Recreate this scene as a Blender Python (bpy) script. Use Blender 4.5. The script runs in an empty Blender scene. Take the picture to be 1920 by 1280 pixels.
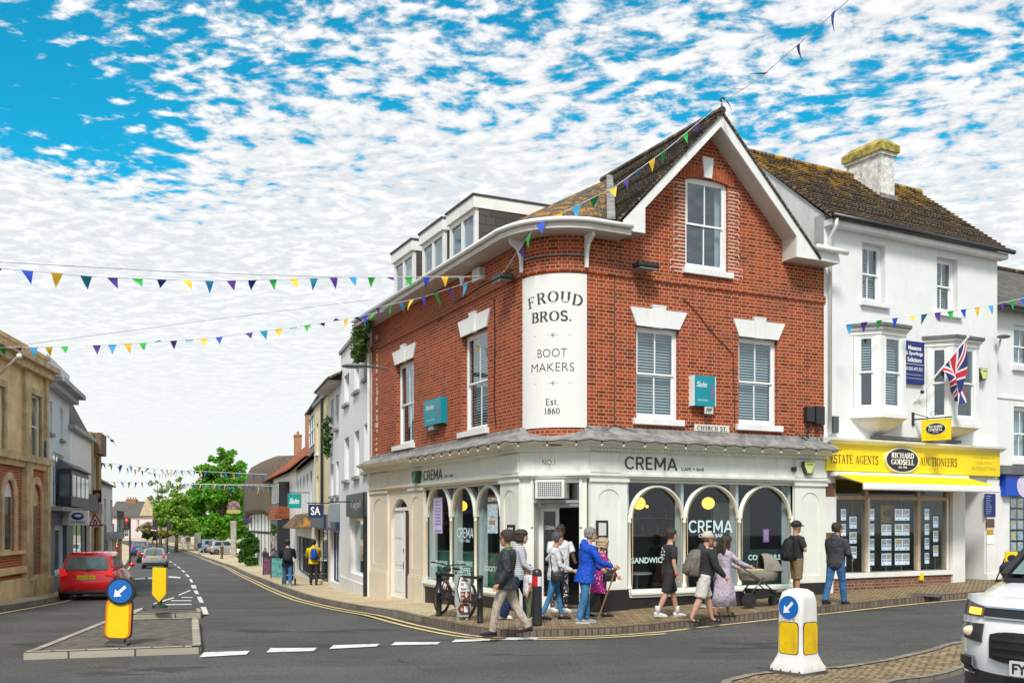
import bpy,bmesh,math,random
from mathutils import Vector,Matrix,noise
from mathutils.geometry import delaunay_2d_cdt
random.seed(7)
D=bpy.data;SC=bpy.context.scene;COL=SC.collection
R=math.radians;PI=math.pi
# ------ camera
F,CX,HY,CH=1867.0,960.0,978.0,1.85
cd=D.cameras.new('camera');cam=D.objects.new('camera',cd);COL.objects.link(cam)
cd.lens=35.0;cd.sensor_width=36.0;cd.shift_y=(HY-640)/1920.0;cd.clip_end=3000;cd.clip_start=.1
cam.location=(0,0,CH);cam.rotation_euler=(R(90),0,0);SC.camera=cam
# ------ light
SUN_EL,SUN_AZ=R(48),R(188)
sl=D.lights.new('sun','SUN');so=D.objects.new('sun',sl);COL.objects.link(so)
sl.energy=2.1;sl.angle=R(13);sl.color=(1,.955,.89)
sd=Vector((math.sin(SUN_AZ)*math.cos(SUN_EL),math.cos(SUN_AZ)*math.cos(SUN_EL),math.sin(SUN_EL)))
so.rotation_euler=sd.to_track_quat('Z','Y').to_euler();so.location=sd*60
SC.view_settings.view_transform='Standard';SC.view_settings.look='None'
SC.view_settings.exposure=0.85;SC.view_settings.gamma=1
SC.cycles.use_denoising=True;SC.cycles.max_bounces=6;SC.cycles.transparent_max_bounces=12
SC.cycles.caustics_reflective=False;SC.cycles.caustics_refractive=False
class NT:
 """tiny node-graph helper"""
 def __init__(s,tree):s.t=tree
 def n(s,kind,ins=None,**kw):
  nd=s.t.nodes.new(kind)
  for k,v in kw.items():setattr(nd,k,v)
  for k,v in(ins or{}).items():
   i=nd.inputs[k]
   if isinstance(v,bpy.types.NodeSocket):s.t.links.new(v,i)
   else:i.default_value=v
  return nd
 def math(s,op,a,b=0.0,c=0.0,clamp=False):
  nd=s.n('ShaderNodeMath',{0:a,1:b,2:c},operation=op,use_clamp=clamp);return nd.outputs[0]
 def mix(s,fac,a,b,mode='MIX'):
  nd=s.n('ShaderNodeMix',{0:fac,6:a,7:b},data_type='RGBA',blend_type=mode);return nd.outputs[2]
 def ramp(s,fac,lo,hi,a=0.0,b=1.0):
  nd=s.n('ShaderNodeMapRange',{0:fac,1:lo,2:hi,3:a,4:b},interpolation_type='SMOOTHSTEP');return nd.outputs[0]
 def noise(s,vec,scale,detail=4,rough=.55,dist=0.0):
  return s.n('ShaderNodeTexNoise',{'Vector':vec,'Scale':scale,'Detail':detail,'Roughness':rough,'Distortion':dist}).outputs[0]
def make_world():
 w=D.worlds.new('World');SC.world=w;w.use_nodes=True
 t=w.node_tree;t.nodes.clear();g=NT(t)
 sky=g.n('ShaderNodeTexSky',sky_type='NISHITA',sun_disc=False,sun_elevation=SUN_EL,sun_rotation=SUN_AZ,air_density=1.0,dust_density=.3,ozone_density=3.0)
 d=g.n('ShaderNodeTexCoord').outputs['Generated']
 sep=g.n('ShaderNodeSeparateXYZ',{0:d});x,y,z=sep.outputs
 zz=g.math('ADD',g.math('MAXIMUM',z,0.0),.055)
 u=g.math('DIVIDE',x,zz);v=g.math('DIVIDE',y,zz)
 p=g.n('ShaderNodeCombineXYZ',{0:u,1:v,2:0.0}).outputs[0]
 rot=g.n('ShaderNodeMapping',{0:p,2:(0,0,R(24)),3:(1.0,1.15,1)}).outputs[0]
 warp=g.n('ShaderNodeTexNoise',{'Vector':rot,'Scale':2.2,'Detail':2.0}).outputs[1]
 wv=g.n('ShaderNodeVectorMath',{0:warp,1:(.16,.16,0)},operation='MULTIPLY').outputs[0]
 rp=g.n('ShaderNodeVectorMath',{0:rot,1:wv},operation='ADD').outputs[0]
 fine=g.noise(rp,19.0,6,.58,.0)
 mid=g.noise(rp,8.5,3,.5,.0)
 big=g.noise(rot,.9,2,.5)
 vo=g.n('ShaderNodeTexVoronoi',{'Vector':g.n('ShaderNodeMapping',{0:rp,3:(.8,1.25,1)}).outputs[0],'Scale':12.0,'Smoothness':.6},feature='SMOOTH_F1').outputs[0]
 puff=g.math('SUBTRACT',.78,g.math('MULTIPLY',vo,.75))
 dens=g.math('ADD',g.math('ADD',g.math('MULTIPLY',fine,.62),g.math('MULTIPLY',mid,.18)),g.math('MULTIPLY',puff,.20))
 cover=g.ramp(z,.12,.40,.36,.096)
 cover=g.math('ADD',cover,g.math('MULTIPLY',g.math('SUBTRACT',big,.5),.40))
 px=g.math('SUBTRACT',u,-1.02);py=g.math('SUBTRACT',v,2.06)
 rr=g.math('SQRT',g.math('ADD',g.math('MULTIPLY',px,px),g.math('MULTIPLY',g.math('MULTIPLY',py,py),.55)))
 hole=g.ramp(rr,.02,.50,.23,0.0)
 cover=g.math('SUBTRACT',cover,hole)
 m=g.ramp(g.math('ADD',dens,cover),.465,.60)
 blue=g.mix(1.0,sky.outputs[0],(.045,.80,.80,1),'MULTIPLY')
 shade=g.ramp(g.math('ADD',dens,g.math('MULTIPLY',cover,.12)),.44,.62,.0,1.0)
 cl=g.mix(shade,(3.65,3.8,3.95,1),(4.95,4.9,4.85,1))
 haze=g.ramp(z,.02,.30,.96,0.0)
 cl=g.mix(haze,cl,(4.4,4.4,4.36,1))
 col=g.mix(g.math('MULTIPLY',m,.97),blue,cl)
 bg=g.n('ShaderNodeBackground',{0:col,1:.12})
 out=g.n('ShaderNodeOutputWorld',{0:bg.outputs[0]})
make_world()
# ------ materials
MATS={}
def new_mat(name):
 m=D.materials.new(name);m.use_nodes=True;t=m.node_tree
 b=t.nodes['Principled BSDF'];return m,NT(t),b
def coords(g,kind='Object'):return g.n('ShaderNodeTexCoord').outputs[kind]
def M_(name,col=(.5,.5,.5),rough=.6,var=.12,scale=2.5,bump=.0,bscale=30.,metal=0.,dirt=0.,emit=None,spec=None,coat=0.):
 """plain painted or natural surface with uneven tone, a little dirt and a fine bump"""
 if name in MATS:return MATS[name]
 m,g,b=new_mat(name);L=g.t.links
 c=coords(g)
 f=g.noise(c,scale,5,.6)
 lo=tuple(x*(1-var)for x in col)+(1,);hi=tuple(min(1,x*(1+var))for x in col)+(1,)
 k=g.mix(g.ramp(f,.3,.7),lo,hi)
 if dirt:
  sc=g.n('ShaderNodeMapping',{0:c,3:(3.2,3.2,.7)}).outputs[0]
  q=g.ramp(g.noise(sc,1.6,6,.65),.50,.80)
  k=g.mix(g.math('MULTIPLY',q,dirt),k,(.13,.115,.09,1))
 L.new(k,b.inputs['Base Color'])
 b.inputs['Roughness'].default_value=rough;b.inputs['Metallic'].default_value=metal
 if spec is not None:b.inputs['Specular IOR Level'].default_value=spec
 if coat:b.inputs['Coat Weight'].default_value=coat;b.inputs['Coat Roughness'].default_value=.05
 if emit:b.inputs['Emission Color'].default_value=tuple(emit[:3])+(1,);b.inputs['Emission Strength'].default_value=emit[3]
 if bump:
  bn=g.n('ShaderNodeBump',{'Strength':bump,'Distance':.02,'Height':g.noise(c,bscale,4,.6)})
  L.new(bn.outputs[0],b.inputs['Normal'])
 MATS[name]=m;return m
def brick_mat(name,c1,c2,mortar,bw=.232,bh=.076,gap=.0105,dark=.5,uv=True,stain=.3,bump=.5,lichen=None,rough=.85):
 if name in MATS:return MATS[name]
 m,g,b=new_mat(name);L=g.t.links
 c=coords(g,'UV' if uv else 'Object')
 bt=g.n('ShaderNodeTexBrick',{'Vector':c,'Color1':c1+(1,),'Color2':c2+(1,),'Mortar':mortar+(1,),'Scale':1.0,'Mortar Size':gap,'Mortar Smooth':.15,'Bias':-.1,'Brick Width':bw,'Row Height':bh})
 bt.offset=.5;bt.squash=.5;bt.squash_frequency=2
 mp=g.n('ShaderNodeMapping',{0:c,3:(1/bw,1/bh,1)}).outputs[0]
 sn=g.n('ShaderNodeVectorMath',{0:mp},operation='FLOOR').outputs[0]
 wn=g.n('ShaderNodeTexWhiteNoise',{0:sn}).outputs[0]
 k=g.mix(g.ramp(wn,.55,1.0,0,dark),bt.outputs[0],tuple(x*.33 for x in c1)+(1,))
 k=g.mix(bt.outputs[1],k,bt.outputs[0])
 f=g.noise(c,.8,5,.65)
 k=g.mix(g.ramp(f,.48,.78,0,stain),k,(.10,.065,.05,1))
 if lichen:
  lf=g.noise(c,lichen[1],6,.7)
  if len(lichen)>4:lf=g.math('ADD',lf,g.math('MULTIPLY',g.math('SUBTRACT',g.n('ShaderNodeSeparateXYZ',{0:coords(g)}).outputs[2],lichen[4]),lichen[5]))
  k=g.mix(g.ramp(lf,lichen[2],lichen[2]+.13,0,lichen[3]),k,tuple(lichen[0])+(1,))
 L.new(k,b.inputs['Base Color']);b.inputs['Roughness'].default_value=rough
 b.inputs['Specular IOR Level'].default_value=.25
 h=g.math('ADD',g.math('MULTIPLY',bt.outputs[1],-1.0),g.math('MULTIPLY',g.noise(c,60,3),.3))
 bn=g.n('ShaderNodeBump',{'Strength':bump,'Distance':.012,'Height':h});L.new(bn.outputs[0],b.inputs['Normal'])
 MATS[name]=m;return m
def glass_mat(name,tint=(.9,.95,.95),refl=.10,dark=0.0):
 """thin pane: mostly clear, mirror-like at a grazing view"""
 if name in MATS:return MATS[name]
 m,g,b=new_mat(name);L=g.t.links;g.t.nodes.remove(b)
 tr=g.n('ShaderNodeBsdfTransparent',{0:tint+(1,)})
 gl=g.n('ShaderNodeBsdfGlossy',{0:(.9,.95,1,1),1:.02})
 fc=g.n('ShaderNodeLayerWeight',{0:.5}).outputs[1]
 k=g.math('ADD',g.math('MULTIPLY',g.math('POWER',fc,4.5),.85),refl,clamp=True)
 mx=g.n('ShaderNodeMixShader',{0:k,1:tr.outputs[0],2:gl.outputs[0]})
 L.new(mx.outputs[0],g.t.nodes['Material Output'].inputs[0]);MATS[name]=m;return m
WHITE=M_('white paint',(.80,.80,.78),.45,.05,1.5,.05,20,dirt=.18)
WHITER=M_('clean white gloss',(.86,.86,.85),.3,.03)
SHOP=M_('pale sage paint',(.77,.785,.71),.42,.04,1.4,dirt=.2)
CREAM=M_('cream masonry paint',(.74,.66,.53),.55,.05,1.2,.1,25,dirt=.14)
BLACK=M_('black paint',(.018,.018,.02),.45,.2)
BLACKM=M_('black metal',(.014,.014,.016),.35,.2,spec=.6)
LEAD=M_('lead sheet',(.235,.225,.215),.65,.4,4,.4,10,dirt=.8)
GLASS=glass_mat('window glass',(.92,.96,.96),.03)
GLASSR=glass_mat('upper window glass',(.82,.9,.93),.10)
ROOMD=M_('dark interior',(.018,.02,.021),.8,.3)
BLIND=M_('white blind slats',(.62,.64,.62),.6,.05)
# ------ object helpers
def tag(o,label=None,cat=None,group=None,kind=None):
 if label:o['label']=label
 if cat:o['category']=cat
 if group:o['group']=group
 if kind:o['kind']=kind
 return o
def wmx(o):
 m=o.matrix_basis.copy()
 while o.parent:o=o.parent;m=o.matrix_basis@m
 return m
def thing(name,label,cat,M=None,group=None):
 o=D.objects.new(name,None);COL.objects.link(o);o.empty_display_size=.2
 if M is not None:o.matrix_basis=M
 return tag(o,label,cat,group)
def at(x,y,z=0,rz=0,s=1):return Matrix.Translation((x,y,z))@Matrix.Rotation(rz,4,'Z')@Matrix.Scale(s,4)
class MB:
 """collects shapes; build() links them as one mesh object"""
 def __init__(s):s.v=[];s.f=[];s.uv={}
 def add(s,vs,fs):
  o=len(s.v);s.v+=[tuple(v)for v in vs];s.f+=[tuple(i+o for i in f)for f in fs];return s
 def box(s,x0,x1,y0,y1,z0,z1):
  return s.add([(x0,y0,z0),(x1,y0,z0),(x1,y1,z0),(x0,y1,z0),(x0,y0,z1),(x1,y0,z1),(x1,y1,z1),(x0,y1,z1)],[(0,3,2,1),(4,5,6,7),(0,1,5,4),(1,2,6,5),(2,3,7,6),(3,0,4,7)])
 def bar(s,a,b,w,h=None,up=(0,0,1)):
  """square bar from a to b"""
  a=Vector(a);b=Vector(b);d=(b-a).normalized();u=Vector(up)
  if abs(d.dot(u))>.98:u=Vector((0,1,0))
  x=d.cross(u).normalized()*w/2;y=x.cross(d).normalized()*(h or w)/2
  vs=[p+i*x+j*y for p in(a,b)for i,j in((-1,-1),(1,-1),(1,1),(-1,1))]
  return s.add(vs,[(3,2,1,0),(4,5,6,7),(0,1,5,4),(1,2,6,5),(2,3,7,6),(3,0,4,7)])
 def tube(s,path,r,n=8,cap=True,flat=None):
  """swept round tube; r a number or one per point; flat = (sx, sy) scales the section"""
  P=[Vector(p)for p in path];rs=r if isinstance(r,(list,tuple))else[r]*len(P)
  o=len(s.v);ref=None
  for i,p in enumerate(P):
   d=(P[min(i+1,len(P)-1)]-P[max(i-1,0)]).normalized()
   if ref is None:
    ref=Vector((0,0,1))if abs(d.z)<.9 else Vector((1,0,0))
   x=d.cross(ref)
   if x.length<1e-4:x=d.cross(Vector((0,1,0)))
   x.normalize();y=x.cross(d).normalized();ref=y
   for k in range(n):
    a=2*PI*k/n;s.v.append(tuple(p+x*math.cos(a)*rs[i]*(flat[0]if flat else 1)+y*math.sin(a)*rs[i]*(flat[1]if flat else 1)))
  for i in range(len(P)-1):
   for k in range(n):
    a=o+i*n+k;b=o+i*n+(k+1)%n;s.f.append((a,b,b+n,a+n))
  if cap:
   s.f.append(tuple(o+k for k in reversed(range(n))));e=o+(len(P)-1)*n;s.f.append(tuple(e+k for k in range(n)))
  return s
 def rings(s,rings,cap=True,close=True):
  """loft between rings of equal point count"""
  o=len(s.v);n=len(rings[0])
  for r_ in rings:s.v+=[tuple(p)for p in r_]
  for i in range(len(rings)-1):
   for k in range(n if close else n-1):
    a=o+i*n+k;b=o+i*n+(k+1)%n;s.f.append((a,b,b+n,a+n))
  if cap:
   s.f.append(tuple(o+k for k in reversed(range(n))));e=o+(len(rings)-1)*n;s.f.append(tuple(e+k for k in range(n)))
  return s
 def lathe(s,prof,c=(0,0,0),n=16,axis='Z'):
  rg=[]
  for r_,h in prof:
   ring=[]
   for k in range(n):
    a=2*PI*k/n;q=(r_*math.cos(a),r_*math.sin(a),h)
    if axis=='Y':q=(q[0],q[2],-q[1])
    if axis=='X':q=(q[2],q[0],q[1])
    ring.append((q[0]+c[0],q[1]+c[1],q[2]+c[2]))
   rg.append(ring)
  return s.rings(rg)
 def ball(s,c,r,n=12,m=8):
  rr=r if isinstance(r,(tuple,list))else(r,r,r);rg=[]
  for i in range(m+1):
   t=-PI/2+PI*i/m;cr=max(math.cos(t),.02)
   rg.append([(c[0]+rr[0]*cr*math.cos(2*PI*k/n),c[1]+rr[1]*cr*math.sin(2*PI*k/n),c[2]+rr[2]*math.sin(t))for k in range(n)])
  return s.rings(rg)
 def prism(s,poly,y0,y1):
  """polygon in x,z given depth y0..y1 (front face at y0)"""
  return s.plate(poly,[],y0,y1)
 def plate(s,outer,holes,y0,y1,back=True):
  """polygon in x,z with holes, front at y0, back at y1, with edge faces"""
  pts=[];edges=[];loops=[outer]+list(holes)
  for lp in loops:
   o=len(pts);pts+=[Vector(p)for p in lp];edges+=[(o+i,o+(i+1)%len(lp))for i in range(len(lp))]
  V,E,Fc,ov,oe,of=delaunay_2d_cdt(pts,edges,[],1,1e-5)
  fr=[(p.x,y0,p.y)for p in V];bk=[(p.x,y1,p.y)for p in V]
  def ar(f):return sum(V[f[i]].x*V[f[(i+1)%len(f)]].y-V[f[(i+1)%len(f)]].x*V[f[i]].y for i in range(len(f)))
  def hit(f):
   c=sum((V[i]for i in f),Vector((0,0)))/len(f);r_=False
   for h in holes:
    j=len(h)-1;ins=False
    for i in range(len(h)):
     if(h[i][1]>c.y)!=(h[j][1]>c.y)and c.x<(h[j][0]-h[i][0])*(c.y-h[i][1])/(h[j][1]-h[i][1])+h[i][0]:ins=not ins
     j=i
    r_=r_ or ins
   return r_
  ff=[tuple(f)if ar(f)>0 else tuple(reversed(f))for f in Fc if not hit(f)]
  s.add(fr,ff)
  if back:s.add(bk,[tuple(reversed(f))for f in ff])
  for li,lp in enumerate(loops):
   a2=sum(lp[i][0]*lp[(i+1)%len(lp)][1]-lp[(i+1)%len(lp)][0]*lp[i][1]for i in range(len(lp)))
   q=list(lp)if(a2>0)==(li==0)else list(reversed(lp))
   o=len(s.v);n=len(q)
   s.v+=[(p[0],y0,p[1])for p in q]+[(p[0],y1,p[1])for p in q]
   s.f+=[(o+i,o+n+i,o+n+(i+1)%n,o+(i+1)%n)for i in range(n)]
  return s
 def xform(s,M,start=0):
  s.v[start:]=[tuple(M@Vector(v))for v in s.v[start:]];return s
 def build(s,name,mat,parent=None,M=None,smooth=False,bevel=0,uvf=None,sub=0,auto=None):
  me=D.meshes.new(name);me.from_pydata(s.v,[],s.f);me.update()
  for m in(mat if isinstance(mat,(list,tuple))else[mat]):me.materials.append(m)
  o=D.objects.new(name,me);COL.objects.link(o)
  W=M if M is not None else(wmx(parent)if parent else Matrix())
  if parent:o.parent=parent;o.matrix_basis=wmx(parent).inverted()@W
  else:o.matrix_basis=W
  ul=me.uv_layers.new(name='UVMap').data
  for p in me.polygons:
   n=p.normal;ax=max(range(3),key=lambda i:abs(n[i]))
   for li in p.loop_indices:
    v=me.vertices[me.loops[li].vertex_index].co
    ul[li].uv=uvf(v,n)if uvf else((v.x,v.z),(v.x,v.z),(v.x,v.y))[ax]if ax!=0 else(v.y,v.z)
  if smooth:me.polygons.foreach_set('use_smooth',[True]*len(me.polygons))
  if auto is not None:
   me.polygons.foreach_set('use_smooth',[True]*len(me.polygons));me.set_sharp_from_angle(angle=R(auto))
  if bevel:
   b=o.modifiers.new('b','BEVEL');b.width=bevel;b.segments=2;b.limit_method='ANGLE';b.harden_normals=False
  if sub:
   b=o.modifiers.new('s','SUBSURF');b.levels=sub;b.render_levels=sub
  return o
def box_(name,mat,parent,x0,x1,y0,y1,z0,z1,M=None,bevel=0):return MB().box(x0,x1,y0,y1,z0,z1).build(name,mat,parent,M,bevel=bevel)
def copy_tree(o,parent=None):
 c=o.copy();COL.objects.link(c)
 if parent:c.parent=parent
 for ch in[q for q in D.objects if q.parent==o]:copy_tree(ch,c)
 return c
# ------ lettering
TCACHE={}
def text_geo(txt,bold=0.0,shear=0.0,spacing=1.0):
 k=(txt,bold,shear,spacing)
 if k in TCACHE:return TCACHE[k]
 c=D.curves.new('t','FONT');c.body=txt;c.size=1.0;c.resolution_u=3;c.offset=bold;c.shear=shear;c.space_character=spacing
 o=D.objects.new('t',c);COL.objects.link(o)
 dg=bpy.context.evaluated_depsgraph_get();me=D.meshes.new_from_object(o.evaluated_get(dg))
 vs=[v.co.copy()for v in me.vertices];fs=[tuple(p.vertices)for p in me.polygons]
 D.objects.remove(o);D.curves.remove(c);D.meshes.remove(me)
 x0=min(v.x for v in vs);x1=max(v.x for v in vs);y0=min(v.y for v in vs);y1=max(v.y for v in vs)
 vs=[((v.x-x0)/(x1-x0),(v.y-y0)/(y1-y0))for v in vs]
 TCACHE[k]=(vs,fs);return TCACHE[k]
def text_into(mb,txt,x0,x1,z0,z1,y=-.004,bold=0.0,shear=0.0,spacing=1.0):
 if txt=='CREMA':return sans_into(mb,txt,x0,x1,z0,z1,y)
 vs,fs=text_geo(txt,bold,shear,spacing)
 return mb.add([(x0+u*(x1-x0),y,z0+v*(z1-z0))for u,v in vs],fs)
def _arc(cx,cy,rx,ry,a0,a1,n=10):return[(cx+rx*math.cos(R(a0+(a1-a0)*i/n)),cy+ry*math.sin(R(a0+(a1-a0)*i/n)))for i in range(n+1)]
SER={'F':(.56,[[(.12,0),(.12,1)]],[[(.12,.97),(.52,.97)],[(.12,.52),(.4,.52)],[(.52,.97),(.52,.8)],[(.4,.62),(.4,.42)]],[(.12,0,.13)]),'E':(.58,[[(.12,0),(.12,1)]],[[(.12,.97),(.52,.97)],[(.12,.52),(.4,.52)],[(.12,.03),(.54,.03)],[(.52,.97),(.52,.8)],[(.54,.03),(.54,.2)],[(.4,.62),(.4,.42)]],[(.1,0,.1),(.1,1,.1)]),'L':(.55,[[(.12,0),(.12,1)]],[[(.12,.03),(.52,.03)],[(.52,.03),(.52,.22)]],[(.12,1,.12),(.1,0,.1)]),'R':(.66,[[(.12,0),(.12,1)],_arc(.32,.76,.18,.2,75,-75),[(.33,.52),(.56,0)]],[[(.12,.97),(.36,.97)],[(.12,.52),(.36,.52)]],[(.12,0,.12),(.08,1,.08),(.58,0,.08)]),'B':(.62,[[(.12,0),(.12,1)],_arc(.32,.76,.17,.2,80,-80),_arc(.34,.27,.2,.23,80,-80)],[[(.12,.97),(.36,.97)],[(.12,.53),(.36,.53)],[(.12,.03),(.36,.03)]],[(.08,0,.08),(.08,1,.08)]),'D':(.7,[[(.12,0),(.12,1)],_arc(.3,.5,.32,.46,78,-78)],[[(.12,.97),(.36,.97)],[(.12,.03),(.36,.03)]],[(.08,0,.08),(.08,1,.08)]),'O':(.74,[_arc(.37,.5,.29,.46,125,235),_arc(.37,.5,.29,.46,55,-55)],[_arc(.37,.5,.3,.47,50,130),_arc(.37,.5,.3,.47,230,310)],[]),'U':(.7,[[(.14,1),(.14,.3)],[(.56,1),(.56,.3)]],[_arc(.35,.3,.22,.27,180,360)],[(.14,1,.12),(.56,1,.12)]),'S':(.54,[_arc(.27,.73,.18,.23,30,230,12)+_arc(.27,.26,.2,.24,70,-150,12)],[[(.45,.97),(.45,.76)],[(.07,.03),(.07,.24)]],[]),'C':(.68,[_arc(.38,.5,.3,.46,130,230)],[_arc(.38,.5,.3,.47,130,45),_arc(.38,.5,.3,.47,230,315),[(.6,.97),(.6,.74)]],[]),'G':(.72,[_arc(.38,.5,.3,.46,130,230),[(.6,.05),(.6,.42)]],[_arc(.38,.5,.3,.47,130,45),_arc(.38,.5,.3,.47,230,315),[(.6,.97),(.6,.74)]],[(.6,.42,.1)]),'H':(.74,[[(.14,0),(.14,1)],[(.6,0),(.6,1)]],[[(.14,.52),(.6,.52)]],[(.14,0,.12),(.14,1,.12),(.6,0,.12),(.6,1,.12)]),'I':(.3,[[(.15,0),(.15,1)]],[],[(.15,0,.13),(.15,1,.13)]),'N':(.74,[[(.13,.97),(.6,.03)]],[[(.13,0),(.13,.97)],[(.61,.03),(.61,1)]],[(.13,0,.11),(.1,1,.1),(.61,1,.11)]),'T':(.62,[[(.31,0),(.31,1)]],[[(.04,.97),(.58,.97)],[(.04,.97),(.04,.78)],[(.58,.97),(.58,.78)]],[(.31,0,.13)]),'A':(.7,[[(.36,1),(.6,0)]],[[(.34,.98),(.1,0)],[(.18,.34),(.5,.34)]],[(.1,0,.1),(.6,0,.11)]),'s':(.4,[_arc(.2,.5,.12,.15,30,230,8)+_arc(.2,.19,.13,.16,70,-150,8)],[],[]),'t':(.36,[[(.16,.08),(.16,.85)]],[[(.03,.64),(.32,.64)],[(.16,.05),(.32,.05)]],[]),'1':(.44,[[(.24,0),(.24,1)]],[[(.24,1),(.1,.84)]],[(.24,0,.15)]),'8':(.54,[_arc(.27,.74,.15,.21,0,360,16),_arc(.27,.27,.19,.24,0,360,16)],[],[]),'6':(.54,[_arc(.27,.3,.19,.26,0,360,16),[(.08,.32),(.14,.7),(.36,.97)]],[],[]),'0':(.56,[_arc(.28,.5,.2,.46,120,240),_arc(.28,.5,.2,.46,60,-60)],[_arc(.28,.5,.21,.47,60,120),_arc(.28,.5,.21,.47,240,300)],[]),'9':(.54,[_arc(.27,.7,.19,.26,0,360,16),[(.46,.68),(.4,.3),(.18,.03)]],[],[]),'7':(.5,[[(.44,.97),(.18,0)]],[[(.06,.97),(.46,.97)]],[]),'.':(.22,[[(.1,0),(.1,.13)]],[],[]),' ':(.36,[],[],[]),'&':(.6,[_arc(.27,.3,.19,.26,0,360,12)],[],[])}
def serif_geo(ch,th=.15,tn=.06):
 w,st,hn,se=SER[ch];mb=MB();k=0
 def strip(pl,t):
  nonlocal k
  k+=1;P=[Vector(p)for p in pl];L_=[];R_=[]
  for i,p in enumerate(P):
   d=(P[min(i+1,len(P)-1)]-P[max(i-1,0)]).normalized();nn=Vector((-d.y,d.x))*t/2
   L_.append(p+nn);R_.append(p-nn)
  o=k*.0015
  mb.add([(q.x,o,q.y)for q in L_+R_],[(i,len(P)+i,len(P)+i+1,i+1)for i in range(len(P)-1)])
 for pl in st:strip(pl,th)
 for pl in hn:strip(pl,tn)
 for x,y,h in se:strip([(x-h,min(max(y,.03),.97)),(x+h,min(max(y,.03),.97))],tn)
 return w,mb
def serif_into(mb,txt,x0,x1,z0,z1,y=-.004,th=.15,tn=.06,track=.06):
 gl=[serif_geo(c,th,tn)for c in txt];tot=sum(g[0]for g in gl)+track*(len(gl)-1);sx=(x1-x0)/tot;x=x0
 for w,g in gl:
  mb.add([(x+v[0]*sx,y-v[1]*.3,z0+v[2]*(z1-z0))for v in g.v],g.f);x+=(w+track)*sx
 return mb
SAN={'C':(.74,[_arc(.42,.5,.34,.44,40,320,18)]),'R':(.66,[[(.1,0),(.1,1)],[(.1,.93),(.34,.93)]+_arc(.36,.70,.2,.23,90,-90,8)+[(.1,.47)],[(.34,.5),(.58,0)]]),'E':(.58,[[(.1,0),(.1,1)],[(.1,.93),(.54,.93)],[(.1,.5),(.48,.5)],[(.1,.07),(.54,.07)]]),'M':(.92,[[(.1,0),(.1,1)],[(.12,.97),(.46,.22)],[(.46,.22),(.80,.97)],[(.82,0),(.82,1)]]),'A':(.80,[[(.06,0),(.40,.98)],[(.40,.98),(.74,0)],[(.2,.30),(.6,.30)]])}
def sans_into(mb,txt,x0,x1,z0,z1,y=-.004,th=.15):
 tot=sum(SAN[c][0]for c in txt)+.08*(len(txt)-1);sx=(x1-x0)/tot;x=x0;k=0
 for c in txt:
  for pl in SAN[c][1]:
   k+=1;P=[Vector(p)for p in pl];A=[];B=[]
   for i,p in enumerate(P):
    d=(P[min(i+1,len(P)-1)]-P[max(i-1,0)]).normalized();nn=Vector((-d.y,d.x))*th/2;A.append(p+nn);B.append(p-nn)
   mb.add([(x+q.x*sx,y-k*.0004,z0+min(1,max(0,q.y))*(z1-z0))for q in A+B],[(i,len(P)+i,len(P)+i+1,i+1)for i in range(len(P)-1)])
  x+=(SAN[c][0]+.08)*sx
 return mb
# ------ the lie of the land
def tab(x,T):
 if x<=T[0][0]:return T[0][1]
 for(a,u),(b,v)in zip(T,T[1:]):
  if x<=b:return u+(v-u)*(x-a)/(b-a)
 return T[-1][1]
ZT=[(20.7,0),(25,-.2),(30,-.41),(40,-.72),(65,-1.42),(90,-1.86),(105,-1.86),(125,-1.5),(160,-.8),(260,.2),(900,1)]
def gz(X,Y):
 w=min(1,max(0,(X+1.5)/4.5));w=w*w*(3-2*w)
 b=max(0.0,(X-1.5)*.895+(Y-20.35)*.447)
 ss=lambda t:(lambda q:q*q*(3-2*q))(min(1,max(0,t)))
 return(1-w)*tab(Y,ZT)+w*.028*min(b,60)+.30*ss((X-2.4)/1.8)*ss((12.3-Y)/3.2)
KERB=.11
def ground_px(px,py,dz=0.0):
 """where the sight line through a photo point meets the ground (dz above the pavement level)"""
 Y=20.0
 for _ in range(60):
  z=gz((px-CX)/F*Y,Y)+dz;Y=.5*Y+.5*max(1.0,F*(CH-z)/max(py-HY,2.0))
 X=(px-CX)/F*Y;return Vector((X,Y,gz(X,Y)+dz))
def ray_px(px,py,Y):return Vector(((px-CX)/F*Y,Y,CH+(HY-py)/F*Y))
class Wall:
 """a facade: origin o (left end seen from outside), unit direction d; local x along it, y into the building, z up"""
 def __init__(s,o,d):
  d=Vector(d).normalized();s.o=Vector(o);s.d=d;s.b=Vector((-d.y,d.x))
  s.M=Matrix(((d.x,s.b.x,0,o[0]),(d.y,s.b.y,0,o[1]),(0,0,1,0),(0,0,0,1)))
 def at(s,px,py=HY,off=0.0):
  k=(px-CX)/F;o=s.o+s.b*off
  t=(k*o.y-o.x)/(s.d.x-k*s.d.y);Y=o.y+t*s.d.y
  return t,CH+(HY-py)*Y/F
 def s(s_,px,off=0.0):return s_.at(px,HY,off)[0]
 def p(s,x,y,z):return s.M@Vector((x,y,z))
WR=Wall((1.527,20.35),(.895,.447))
WL=Wall((-4.232,29.973),(.433,-.901))
WC=Wall((.21,20.73),(.961,-.277))
W2=Wall((7.275,23.22),(.875,.484))
LLEN=10.26
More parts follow.
